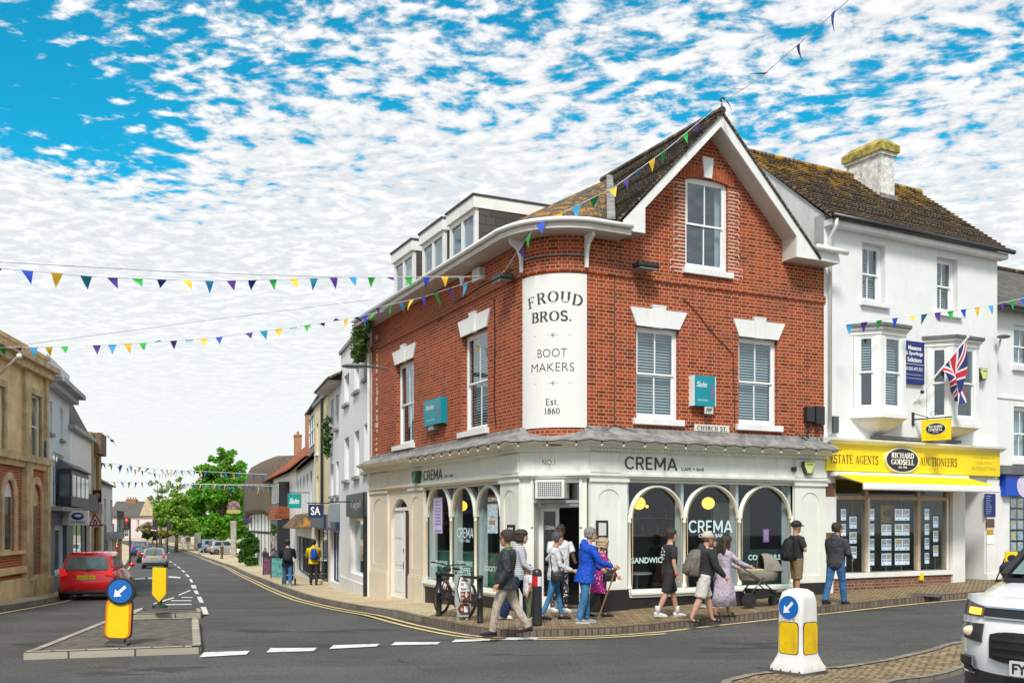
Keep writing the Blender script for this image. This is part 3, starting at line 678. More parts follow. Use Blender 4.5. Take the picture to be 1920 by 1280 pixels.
for px0,px1,pyl,pyr in((843,891.6,403,368.4),(791.5,832.5,439.5,413),(739,775,476,452)):
 off=.12;x0,x1=WL.s(px0,off),WL.s(px1,off);zt=zw(WL,(px0+px1)/2,(pyl+pyr)/2,off);zb_=ZE+.1
 xm=(x0+x1)/2;ho=[[(x0+.12,zb_+.05),(xm-.06,zb_+.05),(xm-.06,zt-.38),(x0+.12,zt-.38)],[(xm+.06,zb_+.05),(x1-.12,zb_+.05),(x1-.12,zt-.38),(xm+.06,zt-.38)]]
 dm=MB().plate([(x0,zb_-.3),(x1,zb_-.3),(x1,zt-.05),(x0,zt-.05)],ho,off,off+.08).build('dormer',WHITE,cb,WL.M)
 MB().box(x0+.1,x1-.1,off+.04,off+.05,zb_,zt-.3).build('pane',GLASSR,dm,WL.M)
 MB().box(x0+.1,x1-.1,off+.3,off+.32,zb_,zt-.3).build('curtain',BLIND,dm,WL.M)
 MB().box(x0-.02,x0+.02,off+.08,3.6,zb_-.3,zt-.25).box(x1-.02,x1+.03,off+.08,3.6,zb_-.3,zt-.25).build('cheek',SLATEW,dm,WL.M)
 MB().box(x0-.06,x1+.05,off-.07,3.7,zt-.27,zt).build('dormer_fascia',WHITE,dm,WL.M)
 MB().box(x0-.08,x1+.07,off-.10,3.75,zt,zt+.05).build('roof_edge',M_('roofing felt',(.045,.045,.05),.8),dm,WL.M)
# ---- shopfront: one moulding swept round long side, corner and gable side
def sweep(name,mat,pts,prof,parent=cb):
 P=[Vector(p[:2])for p in pts];rg=[]
 for i,p in enumerate(P):
  def nrm(a,b):d=(b-a).normalized();return Vector((d.y,-d.x))
  if i==0:n=nrm(P[0],P[1])
  elif i==len(P)-1:n=nrm(P[-2],P[-1])
  else:a=nrm(P[i-1],p);b=nrm(p,P[i+1]);n=(a+b)/(1+a.dot(b))
  rg.append([(p.x+n.x*o,p.y+n.y*o,z)for o,z in prof])
 m=MB().rings(rg,cap=False,close=False);return m.build(name,mat,parent,Matrix(),auto=30)
sC=WL.s(772)
pl=lambda x:WL.p(x,0,0);pr=lambda x:WR.p(x,0,0)
full=[pl(-.12),pl(LLEN),pr(0),pr(SR+.05)];sage=[pl(sC),pl(LLEN),pr(0),pr(SR+.0)];crm=[pl(-.05),pl(sC-.004)]
LEADP=[(0,3.82),(.06,3.80),(.07,3.72),(.24,3.63),(.25,3.62),(.44,3.53),(.45,3.49)]
CORN=[(.45,3.49),(.42,3.48),(.38,3.455),(.27,3.43),(.25,3.38),(.17,3.355),(.16,3.305),(.07,3.29),(.06,3.26)]
FASC=[(.06,3.26),(.06,2.86),(.13,2.85),(.13,2.80),(.08,2.78),(.07,2.75),(0.0,2.74)]
sweep('lead_flashing',LEAD,full,LEADP)
for nm,pr_,mt,path in(('cornice',CORN,SHOP,sage),('fascia',FASC,SHOP,sage),('cornice',CORN,CREAM,crm),('fascia',FASC,CREAM,crm)):sweep(nm,mt,path,pr_)
ce=[(-o,z)for o,z in LEADP+CORN[1:]]+[(.0,3.26)]
MB().plate(ce,[],0,.012).build('cornice_end',SHOP,cb,WR.M@Matrix(((0,1,0,SR+.04),(1,0,0,0),(0,0,1,0),(0,0,0,1))))
den=MB()
for x in[i*.075 for i in range(int(SR/.075))]:den.box(x,x+.035,-.20,-.15,3.31,3.35)
den.build('dentils',SHOP,cb,WR.M)
den=MB();x=0
while x<LLEN:den.box(x,x+.035,-.20,-.15,3.31,3.35);x+=.075
den.build('dentils',SHOP,cb,WL.M)
def arch_pts(x0,x1,z0,z1,n=10):
 r=(x1-x0)/2;c=(x0+x1)/2;return[(x0,z0),(x1,z0)]+[(c+r*math.cos(PI*i/n),z1-r+r*math.sin(PI*i/n))for i in range(n+1)]
def pilaster(W,x0,x1,z0,mat,plinth=None,panel=True,proj=.07,zt=2.745,block=.01):
 m=MB();iw=(x1-x0)*.2
 if panel:
  m.plate([(x0,z0),(x1,z0),(x1,zt),(x0,zt)],[arch_pts(x0+iw,x1-iw,.62,zt-.22)],-proj,.02);m.box(x0+iw-.01,x1-iw+.01,-proj+.018,-proj+.022,.6,zt-.2)
 else:m.box(x0,x1,-proj,.02,z0,zt)
 p=m.build('pilaster',mat,cb,W.M)
 MB().box(x0-.02,x1+.02,-proj-.035,-proj+.0,z0,.40).box(x0-.01,x1+.01,-proj-.02,-proj,.40,.45).build('plinth',mat if plinth is None else plinth,p,W.M)
 MB().box(x0-.03,x1+.03,-proj-.04,-proj+.0,zt-.07,zt-.003).build('capital',mat,p,W.M)
 if block:MB().box(x0-.01,x1+block,-.10,-.055,2.87,3.265).build('fascia_block',mat,p,W.M)
pilaster(WR,WR.s(1104),WR.s(1173),-.1,SHOP,BLACK,block=-.17);pilaster(WR,WR.s(1487),SR-.02,-.1,SHOP,BLACK)
pilaster(WL,WL.s(943),LLEN-.02,-.35,SHOP,BLACK);pilaster(WL,WL.s(771.5),WL.s(798),-.6,CREAM,block=None);pilaster(WL,.05,WL.s(731),-.7,CREAM)
def column(m,x,z0,z1,y,r=.036):
 m.lathe([(r*1.7,z0),(r*1.7,z0+.05),(r*1.3,z0+.08),(r,z0+.12),(r*.92,z1-.16),(r*1.25,z1-.15),(r*1.25,z1-.11),(r*.95,z1-.1),(r*1.5,z1-.03),(r*1.5,z1)],(x,y,0),10)
def shop_window(W,xs,z0,zs,ztop,texts,riser):
 x0,x1=xs[0],xs[-1]
 f=MB();f.box(x0-.04,x1+.04,.0,.16,z0-.10,z0).box(x0-.02,x1+.02,-.06,.0,z0-.06,z0-.02).box(x0-.03,x1+.03,-.1,.0,z0-.10,z0-.06).box(x0-.03,x1+.03,-.06,.1,z0-.16,z0-.10)
 MB().box(x0-.02,x1+.02,.03,.14,ztop-.04,ztop+.02).build('window_head',SHOP,cb,W.M)
 w=f.build('shop_window',SHOP,cb,W.M)
 ro=MB()
 for i,(a,b)in enumerate(zip(xs,xs[1:])):
  c=(a+b)/2;ro_=(b-a)/2-.0;ri=ro_-.065;n=20
  k=MB();A=[PI*j/n for j in range(n+1)]
  rg=[[(c+r_*math.cos(t),y,zs+r_*1.0*math.sin(t))for t in A]for r_,y in((ro_,.10),(ro_-.005,.03),((ro_+ri)/2,.0),(ri+.005,.03),(ri,.10))]
  k.rings(rg,cap=False,close=False);k.build('arch',SHOP,w,W.M,smooth=True)
  ro.tube([(c-ri+.0,.05,z0+.04),(c-ri+.015,.045,(z0+zs)/2)]+[(c-(ri-.015)*math.cos(t),.045,zs+(ri-.02)*math.sin(t)*(1-.05*math.sin(3*t)))for t in A]+[(c+ri-.01,.05,(z0+zs)/2),(c+ri,.05,z0+.04)],.009,5)
 ro.build('rope_light',M_('pale gold tubing',(.62,.44,.20),.3),w,W.M)
 for i,x in enumerate(xs):
  k=MB();column(k,x,z0,zs+.05,.05);k.build('column',SHOP,w,W.M,smooth=True)
  MB().box(x-.035,x+.035,.12,.34,z0,ztop).build('jamb',M_('pale blue jamb',(.62,.68,.70),.5,.05),w,W.M)
 MB().box(x0,x1,.10,.106,z0,ztop).build('pane',GLASS,w,W.M)
 for mb in texts:mb.build('lettering',M_('white vinyl',(.62,.82,.84),.5,.03),w,W.M)
 MB().box(x0-.05,x1+.05,-.02,.1,riser,z0-.155).build('stall_riser',BLACK,w,W.M)
 return w
def wt(W,txt,px0,px1,pyb,pyt,off=.095,bold=.02):
 x0,x1=WSX(W,px0,off),WSX(W,px1,off);pm=(px0+px1)/2;return text_into(MB(),txt,x0,x1,zw(W,pm,pyb,off),zw(W,pm,pyt,off),off,bold)
def WSX(W,px,off):return W.s(px,off)
xr=[WR.s(1180,.05),WR.s(1283,.05),WR.s(1386,.05),WR.s(1484,.05)]
shop_window(WR,xr,.43,1.93,2.72,[wt(WR,'SANDWICHES',1184,1262,1055,1044),wt(WR,'CREMA',1291,1373,998,975,bold=.008),wt(WR,'CAFE + BAR',1310,1356,1007,1000),wt(WR,'COCKTAILS',1403,1464,1049,1039)],-.1)
xl=[WL.s(800,.05),WL.s(846,.05),WL.s(892,.05),WL.s(941,.05)]
shop_window(WL,xl,.36,1.97,2.72,[wt(WL,'SANDWICHES',808,839,1062,1050),wt(WL,'CREMA',857,888,1008,989,bold=.008),wt(WL,'CAFE + BAR',861,881,1016,1010),wt(WL,'TAKEAWAY',858,886,1061,1051),wt(WL,'COFFEE',860,882,1074,1063),wt(WL,'COCKTAILS',908,940,1071,1061)],-.75)
def poster(W,px0,px1,py0,py1,off,mats,rows):
 x0,x1=W.s(px0,off),W.s(px1,off);z1,z0=zw(W,px0,py0,off),zw(W,px0,py1,off)
 p=MB().box(x0,x1,off,off+.004,z0,z1).build('window_poster',mats[0],cb,W.M);k=MB()
 for a,b,c,d in rows:k.box(x0+(x1-x0)*a,x0+(x1-x0)*b,off-.003,off-.001,z0+(z1-z0)*c,z0+(z1-z0)*d)
 k.build('poster_print',mats[1],p,W.M)
LIL=M_('lilac poster',(.62,.56,.80),.5,.1)
poster(WL,813,829,933,999,.085,(LIL,M_('purple print',(.34,.28,.55),.5)),[(.15,.85,.86-i*.09,.91-i*.09)for i in range(8)]+[(.12,.88,.03,.10)])
poster(WL,914,933,944,999,.085,(M_('pale blue poster',(.50,.66,.72),.5,.3,12),M_('brown print',(.45,.22,.08),.5,.3)),[(.2,.75,.30,.44),(.3,.66,.52,.58)])
bnr=MB().box(WL.s(914,.08),WL.s(934,.08),.08,.084,zw(WL,924,944,.08),zw(WL,924,927,.08)).build('window_poster',M_('brown banner',(.14,.05,.02),.5),cb,WL.M)
text_into(MB(),'COFFEE',WL.s(915,.07),WL.s(933,.07),zw(WL,924,939,.07),zw(WL,924,932,.07),.072,.03).build('lettering',WHITER,bnr,WL.M)
poster(WR,1431,1442,991,1016,.3,(M_('violet poster',(.32,.12,.42),.5),M_('pale print',(.6,.5,.7),.5)),[(.2,.8,.8-i*.13,.86-i*.13)for i in range(6)])
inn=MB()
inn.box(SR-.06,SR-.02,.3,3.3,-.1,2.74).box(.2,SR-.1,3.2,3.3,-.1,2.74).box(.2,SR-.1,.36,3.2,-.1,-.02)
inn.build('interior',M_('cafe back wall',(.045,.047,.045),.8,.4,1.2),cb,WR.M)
MB().box(.0,SR,.1,9,2.74,2.8).build('ceiling',M_('cafe ceiling',(.22,.22,.21),.8),cb,WR.M)
MB().box(WR.s(1400,.4),WR.s(1470,.4),1.6,1.7,.0,2.3).build('interior',M_('cafe white partition',(.36,.37,.38),.7,.1),cb,WR.M)
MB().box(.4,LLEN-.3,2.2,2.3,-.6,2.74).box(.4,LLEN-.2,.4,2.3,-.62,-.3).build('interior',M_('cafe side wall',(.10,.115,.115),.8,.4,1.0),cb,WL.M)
MB().box(WL.s(803,.4),WL.s(941,.4),.38,.42,-.3,1.08).build('counter',GREEN,cb,WL.M)
MB().box(WL.s(803,.4),WL.s(941,.4),.34,.8,1.08,1.12).build('counter_top',M_('counter top',(.04,.16,.07),.3),cb,WL.M)
MB().box(WR.s(1396,.3),WR.s(1484,.3),.42,.46,.1,1.22).build('counter',M_('dark teal cabinet',(.012,.03,.03),.4),cb,WR.M)
for W,px,py,off,r in((WR,1198,943,.7,.145),(WR,1328,943,.7,.145),(WL,866,948,.7,.14),(WL,913,948,.7,.14),(WR,1213,949,2.2,.04)):
 x,z=W.at(px,py,off);lm=MB().ball((x,off,z),(r,r,r*.95),16,10).build('pendant_lamp',LAMPM,cb,W.M,smooth=True)
 MB().tube([(x,off,z+r),(x,off,2.74)],.006,5).build('flex',BLACK,lm,W.M)
def furn(W,x,y,z):
 m=MB().lathe([(.34,.70),(.34,.735)],(x,y,z),16).lathe([(.2,0),(.03,.03),(.03,.70)],(x,y,z),10);m.build('cafe_table',M_('pale table top',(.30,.29,.27),.3),cb,W.M)
 for s in(-1,1):
  c=MB();c.box(x+s*.55-.19,x+s*.55+.19,y-.19,y+.19,z+.44,z+.48).box(x+s*.73-.02,x+s*.73+.02,y-.19,y+.19,z+.48,z+.9)
  for i in(-1,1):
   for j in(-1,1):c.bar((x+s*.55+i*.17,y+j*.17,z),(x+s*.55+i*.17,y+j*.17,z+.44),.03)
  c.build('cafe_chair',M_('dark bentwood',(.05,.025,.015),.4),cb,W.M)
furn(WR,xr[0]+.75,.9,.0);furn(WR,xr[1]+.8,1.0,.05)
shelf=MB()
for i in range(26):
 x=.5+i*.21+random.uniform(-.04,.04);shelf.lathe([(.035,0),(.035,.17),(.012,.22),(.012,.28)],(x,3.05,1.55+.42*(i%2)),6)
shelf.build('bottles',M_('bar bottles',(.30,.26,.16),.2,.7,20),cb,WR.M)
MB().box(.4,SR-.3,2.9,3.2,1.5,1.54).box(.4,SR-.3,2.9,3.2,1.92,1.96).build('bar_shelf',M_('bar shelf',(.16,.13,.10),.5),cb,WR.M)
CL=1.3706
d0,d1=WC.s(1001),WC.s(1086)
MB().plate([(0,-.15),(CL,-.15),(CL,2.745),(0,2.745)],[[(d0,-.1),(d1,-.1),(d1,2.66),(d0,2.66)]],0,.1).build('corner_wall',SHOP,cb,WC.M)
MB().box(d0-.03,d0,.1,.55,-.1,2.7).box(d1,d1+.03,.1,.55,-.1,2.7).box(d0,d1,.1,.55,2.66,2.7).build('door_reveal',SHOP,cb,WC.M)
for a,b in((.02,d0-.02),(d1+.02,CL-.02)):MB().box(a,b,-.045,0,-.1,.40).build('plinth',BLACK,cb,WC.M)
for x in(d0-.06,d1+.01):MB().box(x,x+.05,-.04,0,1.75,2.745).build('bracket',SHOP,cb,WC.M)
dz1=zw(WC,1040,951,.4);dl0,dl1=WC.s(1013,.4),WC.s(1048,.4)
dr=MB();
dr.box(d0,dl0,.42,.5,-.1,2.66).box(dl0,dl0+.07,.4,.46,.0,dz1).box(dl1-.07,dl1,.4,.46,0,dz1).box(dl0+.07,dl1-.07,.4,.46,dz1-.08,dz1).box(dl0+.07,dl1-.07,.4,.46,0,.28)
door=dr.build('door',WHITE,cb,WC.M)
MB().box(dl0+.05,dl1-.05,.425,.432,.2,dz1-.05).build('pane',GLASS,door,WC.M)
text_into(MB(),'CREMA',WC.s(1021,.4),WC.s(1040,.4),zw(WC,1030,992,.4),zw(WC,1030,985,.4),.42,.02).build('lettering',WHITER,door,WC.M)
MB().box(d0,d1,.41,.47,dz1,dz1+.07).build('transom',WHITE,cb,WC.M);MB().box(d0,d1,.44,.446,dz1+.07,2.66).build('fanlight',GLASSR,cb,WC.M)
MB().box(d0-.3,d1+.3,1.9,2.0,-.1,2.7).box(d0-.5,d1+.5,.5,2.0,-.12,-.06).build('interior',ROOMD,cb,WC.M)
MB().box(d0,d1,.12,.5,-.1,.03).build('door_step',M_('stone step',(.30,.28,.25),.8,.2),cb,WC.M)
ax0,ax1=WC.s(1003,-.18),WC.s(1058,-.18);az0,az1=zw(WC,1035,934,-.18),zw(WC,1035,899,-.18)
ac=MB().box(ax0,ax1,-.18,.3,az0,az1).build('air_conditioner',M_('cream plastic',(.74,.74,.68),.4,.04),cb,WC.M,bevel=.012)
gr=MB();
for i in range(13):x=ax0+.06+(ax1-ax0-.12)*i/12;gr.box(x-.004,x+.004,-.192,-.182,az0+.05,az1-.05)
for i in range(8):z=az0+.05+(az1-az0-.1)*i/7;gr.box(ax0+.06,ax1-.06,-.194,-.184,z-.003,z+.003)
gr.build('grille',WHITER,ac,WC.M);MB().box(ax0+.05,ax1-.05,-.184,-.179,az0+.04,az1-.04).build('fan_recess',M_('dark vent',(.12,.13,.13),.5),ac,WC.M)
MB().box(d0,d1,.0,.3,az0-.09,az0-.03).build('lintel_bar',M_('grey steel bar',(.28,.29,.29),.4),cb,WC.M)
def wl(W,txt,px0,px1,pyb,pyt,name='lettering',mat=GREYT,bold=.02,off=-.064,shear=0,parent=cb):
 pm=(px0+px1)/2;return text_into(MB(),txt,W.s(px0,off),W.s(px1,off),zw(W,pm,pyb,off),zw(W,pm,pyt,off),off,bold,shear).build(name,mat,parent,W.M)
wl(WR,'CREMA',1171,1270,880.5,856.5,bold=.008);wl(WR,'CAFE + BAR',1277,1321,882.5,876.5);wl(WL,'CREMA',794,829.5,899,880,bold=.008);wl(WL,'CAFE + BAR',832,850,894.5,889.5)
wl(WC,'NO.1',1016.5,1041,872,861,mat=M_('brass letters',(.30,.22,.10),.4),off=-.066,bold=.01)
ex0,ex1=WL.s(734),WL.s(770.5)
er=arch_pts(ex0,ex1,-.55,2.5)
MB().plate([(0,-.8),(WL.s(772),-.8),(WL.s(772),2.745),(0,2.745)],[er],-.02,.22).build('entrance_wall',CREAM,cb,WL.M)
em=ex0+(ex1-ex0)*.62;et=zw(WL,755,957,.2)
ed=MB().box(ex0,em-.05,.06,.11,-.25,et).build('door',WHITE,cb,WL.M)
for zz0,zz1 in((-.1,.5),(.65,1.3),(1.4,et-.1)):MB().box(ex0+.18,em-.25,.048,.06,zz0,zz1).build('door_panel',WHITE,ed,WL.M,bevel=.006)
[MB().box(em-.12,em-.09,.03,.06,q0,q1).build('letter_slot',BLACKM,ed,WL.M)for q0,q1 in((.55,.75),(1.0,1.12))]
eb=MB().box(em,ex1,.06,.11,-.25,et).build('door',M_('brown painted door',(.085,.032,.024),.4,.1),cb,WL.M)
for zz0,zz1 in((-.1,.45),(.6,1.0),(1.1,et-.12)):MB().box(em+.12,ex1-.1,.046,.06,zz0,zz1).build('door_panel',M_('brown painted door'),eb,WL.M,bevel=.006)
MB().box(em-.05,em,.03,.11,-.25,et).box(ex0,ex1,.02,.11,et,et+.09).build('door_frame',WHITE,cb,WL.M)
MB().box(ex0,ex1,.08,.086,et+.09,2.5).build('fanlight',GLASSR,cb,WL.M);MB().box(ex0,ex1,.19,.21,et,2.6).build('interior',ROOMD,cb,WL.M)
MB().box(ex0-.1,ex1+.05,-.06,.2,-.8,-.34).box(ex0,ex1,.0,.25,-.34,-.25).build('door_step',CREAM,cb,WL.M)
def alarm(parent,W,px0,px1,py0,py1,off,mat=None):
 x0,x1=W.s(px0,off),W.s(px1,off);z1,z0=zw(W,(px0+px1)/2,py0,off),zw(W,(px0+px1)/2,py1,off);h=z1-z0;c=(x0+x1)/2
 a=MB().plate([(x0+(x1-x0)*.25,z0),(x1-(x1-x0)*.25,z0),(x1,z0+h*.62),(x1-.01,z1-.02),(x0+.01,z1-.02),(x0,z0+h*.62)],[],off,0).build('alarm_box',M_('dark green plastic',(.03,.07,.03),.4),parent,W.M)
 MB().plate([(x0+(x1-x0)*.3,z0+.03),(x1-(x1-x0)*.3,z0+.03),(x1-.015,z0+h*.62),(x1-.02,z1-.035),(x0+.02,z1-.035),(x0+.015,z0+h*.62)],[],off-.01,off).build('cover',mat or M_('lime cover',(.66,.74,.24),.35,.08),a,W.M)
 text_into(MB(),'ALARM',c-(x1-x0)*.28,c+(x1-x0)*.28,z0+h*.66,z0+h*.78,off-.013,.02).build('lettering',GREYT,a,W.M)
alarm(cb,WR,1508,1528,863,889,-.20);alarm(cb,WL,771,780,881,905,-.22,M_('green cover',(.10,.22,.10),.4))
MB().box(WR.s(1486,-.1),WR.s(1493,-.1),-.12,-.06,zw(WR,1490,883,-.1),zw(WR,1490,875,-.1)).build('sensor',BLACKM,cb,WR.M)
def frame_menu(W,px0,px1,py0,py1,off=-.075):
 x0,x1=W.s(px0,off),W.s(px1,off);z1,z0=zw(W,px0,py0,off),zw(W,px0,py1,off)
 f=MB().box(x0,x1,off-.03,off,z0,z1).build('menu_frame',BLACK,cb,W.M);k=(x1-x0)*.18
 MB().box(x0+k,x1-k,off-.034,off-.03,z0+k,z1-k).build('menu',M_('menu paper',(.62,.62,.60),.6,.1,40),f,W.M)
frame_menu(WR,1117,1139,975,1008);frame_menu(WR,1117,1138,1013,1040);frame_menu(WL,953,966,983,1005)
def flood(W,px,py,name='floodlight'):
 x,z=W.at(px,py,-.25);t=MB().box(x-.3,x+.22,-.42,-.12,z-.06,z+.07).build(name,BLACKM,cb,W.M,bevel=.04)
 MB().box(x-.26,x+.16,-.40,-.15,z-.075,z-.058).build('lens',M_('lamp glass',(.3,.3,.28),.15),t,W.M);MB().bar((x+.05,-.15,z),(x+.1,0,z+.02),.06).build('arm',BLACKM,t,W.M)
flood(WR,1213,500);flood(WL,945,521)
bx=MB().box(WL.s(888,-.1),WL.s(902,-.1),-.14,0,zw(WL,895,527,-.1),zw(WL,895,504,-.1)).build('junction_box',M_('beige box',(.55,.53,.46),.5),cb,WL.M)
for px0,px1,py0,py1 in((1513,1527,762,790),(1530,1546,761,795)):
 x0,x1=WR.s(px0,-.12),WR.s(px1,-.12);c=MB().box(x0,x1,-.14,-.0,zw(WR,px0,py1,-.12),zw(WR,px0,py0,-.12)).build('cable_box',M_('black plastic',(.02,.022,.025),.4),cb,WR.M,bevel=.012)
 k=MB();zb2=zw(WR,px0,py1,-.12)
 for j in range(4):xx=x0+(x1-x0)*(.2+.2*j);k.tube([(xx,-.08,zb2),(xx+random.uniform(-.1,.1),-.06,zb2-.12),(xx+random.uniform(-.14,.14),-.05,zb2-.26),(xx+random.uniform(-.05,.15),-.08,zb2-.36)],.008,5)
 k.build('cables',BLACKM,c,WR.M)
sp=MB().box(WR.s(1302,-.03),WR.s(1367,-.03),-.045,.0,zw(WR,1335,809.5),zw(WR,1335,796.5)).build('street_name_plate',M_('cream enamel',(.68,.66,.58),.45,.08,6,dirt=.2),cb,WR.M,bevel=.01)
serif_into(MB(),'CHURCH ST.',WR.s(1307,-.04),WR.s(1363,-.04),zw(WR,1335,807,-.04),zw(WR,1335,799,-.04),-.048,.17,.08,.12).build('lettering',BLACK,sp,WR.M)
cv=MB();
def wire(W,pts,off=-.02,r=.009):
 P=[W.at(px,py,off)for px,py in pts];cv.tube([W.p(x,off,z)for x,z in P],r,5)
wire(WR,[(1281,560),(1300,578),(1340,628),(1375,664),(1376,720),(1378,795),(1372,806)])
wire(WR,[(1100,800),(1128,812),(1150,797),(1180,806),(1240,828),(1300,832)],-.06,.012);wire(WR,[(1286,800),(1300,796),(1302,800)]);wire(WR,[(1470,800),(1500,815),(1520,832)],-.08)
wire(WL,[(926,560),(928,640),(926,760),(930,800)],-.015,.012);wire(WL,[(820,604),(850,570),(905,535),(960,505)],-.02)
cv.build('wall_cables',BLACKM,cb,Matrix())
dp=MB();P=[WL.at(699,y,-.1)for y in(612,640,900)];dp.tube([WL.p(.05,-.1,z)for z in(7.5,5,3,-.4)],.045,8);dp.build('downpipe',WHITE,cb,Matrix())
st=MB()
for i in range(26):z=7.2-i*.16+random.uniform(-.04,.04);st.box(.45+random.uniform(-.05,.06),.58+random.uniform(-.03,.07),-.003,0,z,z+random.uniform(.05,.15))
st.build('lime_streaks',M_('lime streak',(.62,.50,.42),.9,.3,8),cb,WL.M)
rp=MB()
for i in range(26):
 z=w3[2]-.1+i*.076
 for sgn,xe in((-1,w3[0]),(1,w3[1])):
  L_=.2+.1*(i%2)+(.1 if i<4 else 0);rp.box(min(xe,xe+sgn*L_),max(xe,xe+sgn*L_),-.003,0,z,z+.018)
  if i%2:rp.box(xe+sgn*L_-.006,xe+sgn*L_+.006,-.003,0,z-.06,z)
rp.build('pale_pointing',M_('lime pointing',(.72,.58,.5),.9,.1),cb,WR.M)
fl=thing('string_lights','string of pale festoon bulbs under the sage cornice of the corner cafe','string lights',at(.9,20.3,3.4))
path=[WL.p(WL.s(770,-.4),-.50,3.50),WL.p(LLEN+.19,-.50,3.50),WR.p(-.20,-.50,3.50),WR.p(SR+.05,-.50,3.50)]
cab=MB();nb=0
for a,b in zip(path,path[1:]):
 n=max(2,round((b-a).length/.52));pts=[]
 for i in range(n*4+1):p=a.lerp(b,i/(n*4));p.z-=.03*math.sin(PI*(i%4)/4);pts.append(p)
 cab.tube(pts,.011,5)
 for i in range(n):
  p=a.lerp(b,(i+.5)/n);bu=MB().ball((p.x,p.y,p.z-.12),(.034,.034,.042),10,6).build('bulb',BULBM,fl,Matrix(),smooth=True);MB().tube([(p.x,p.y,p.z-.02),(p.x,p.y,p.z-.08)],.02,6).build('bulb_holder',BLACK,bu,Matrix())
cab.build('cable',BLACKM,fl,Matrix())
def board(W,px0,px1,py0,py1,lab,extra=False):
 off=-.17;x0,x1=W.s(px0,off),W.s(px1,off);z1,z0=zw(W,(px0+px1)/2,py0,off),zw(W,(px0+px1)/2,py1,off)
 b=thing('letting_board',lab,'sign board',W.M@Matrix.Translation(((x0+x1)/2,0,z0)))
 MB().box(x0,x1,off,off+.05,z0,z1).build('panel',TEAL,b,W.M);[MB().box(x_-.015,x_,off-.005,.0,z0,z1).build('side_panel',WHITER if extra else TEAL,b,W.M)for x_ in(x0,x1+.015)]
 w=x1-x0;h=z1-z0
 text_into(MB(),'Slades',x0+.1*w,x0+.62*w,z0+.62*h,z0+.8*h,off-.004,.01,.4).build('lettering',WHITER,b,W.M)
 t=text_into(MB(),'TO LET',0,.45*h,0,.13*w,0,.02);t.v=[(x0+.93*w-v[2],off-.004,z0+.25*h+v[0])for v in t.v];t.build('lettering',M_('magenta',(.55,.03,.30),.4),b,W.M)
 text_into(MB(),'01202 474202',x0+.14*w,x0+.66*w,z0+.16*h,z0+.22*h,off-.004,.01).build('lettering',M_('white vinyl'),b,W.M)
 if extra:
  k=MB().box(x0+.5*w,x1-.05,off+.0,off+.02,z0-.16,z0-.01).build('tag_plate',M_('white plate',(.6,.6,.6),.4),b,W.M);text_into(MB(),'FFF',x0+.55*w,x1-.08,z0-.13,z0-.04,off-.003,.03,.3).build('lettering',BLACK,k,W.M)
 else:MB().box(x0+.2*w,x0+.5*w,off+.02,0,z0-.12,z0-.0).build('bracket',M_('grey steel bar'),b,W.M)
board(WL,795,826,748,796,'teal letting board on the brick wall between the two sash windows of the long side');board(WR,1302,1341,704,761,'teal letting board on the brick wall above the cream street name plate',True)
# ------ white building with the yellow estate agent's shop
YEL=M_('yellow sign paint',(.86,.66,.0),.4,.03)
YAWN=M_('yellow awning cloth',(.86,.68,.0),.7,.05)
NAVY=M_('navy board',(.006,.018,.16),.35,.05)
WALLW=M_('white render',(.80,.80,.79),.7,.035,1.2,.12,18,dirt=.13)
WSIDE=M_('weathered white render',(.72,.72,.70),.75,.06,1.2,.12,18,dirt=.4)
TILEL=brick_mat('lichen covered pantiles',(.10,.07,.052),(.21,.155,.11),(.02,.016,.014),.24,.17,.02,.3,stain=.3,bump=1.0,lichen=((.48,.27,.03),2.2,.50,.9,10.45,.075))
SLATE=brick_mat('grey slates',(.11,.105,.095),(.16,.15,.135),(.05,.045,.04),.3,.16,.008,.3,stain=.4,bump=.5,lichen=((.34,.2,.05),1.2,.62,.7))
wb=thing('white_building','tall white rendered building with mossy tiled roof, two oriel bays and a yellow shop fascia','building',at(7.275,23.22))
S2=W2.s(1870);E2=zw(W2,1720,437)
o1=lambda px0,px1,py0,py1,off=0:(W2.s(px0,off),W2.s(px1,off),zw(W2,(px0+px1)/2,py1,off),zw(W2,(px0+px1)/2,py0,off))
u1,u2=o1(1617,1660,457,566),o1(1757,1796,484,585)
bays=[]
d2=2.55;rz=11.28
shopx0,shopx1=W2.s(1566),W2.s(1783);dor0,dor1=W2.s(1808),W2.s(1846)
wz0,wz1=zw(W2,1670,1071),zw(W2,1670,893)
MB().plate([(0,-.2),(S2,-.2),(S2,E2),(0,E2)],[rect(u1),rect(u2),[(shopx0,wz0),(shopx1,wz0),(shopx1,wz1),(shopx0,wz1)],[(dor0,.12),(dor1,.12),(dor1,wz1-.1),(dor0,wz1-.1)]],0,.3).build('wall',WALLW,wb,W2.M)
sash(wb,W2,*u1,rec=.16,sill=.05);sash(wb,W2,*u2,rec=.16,blind=.0 or True)
Mg=W2.M@Matrix(((0,1,0,0),(1,0,0,0),(0,0,1,0),(0,0,0,1)))
ge=MB();
for x in(0.0,S2):ge.add([(x,0,3),(x,5.1,3),(x,5.1,E2),(x,2.55,rz-.1),(x,0,E2)],[(0,1,2,3,4)if x else(4,3,2,1,0)])
ge.build('gable_wall',WSIDE,wb,W2.M)
r1=W2.p(-.06,-.28,E2-.08);r2=W2.p(S2+.18,-.28,E2-.08)
roof('roof',[r1,r2,W2.p(S2+.18,d2,rz),W2.p(-.06,d2,rz)],TILEL,wb,.07);roof('roof',[W2.p(-.06,d2,rz-.003),W2.p(S2+.18,d2,rz-.003),W2.p(S2+.18,5.3,E2-.1),W2.p(-.06,5.3,E2-.1)],TILEL,wb,.07)
st=MB()
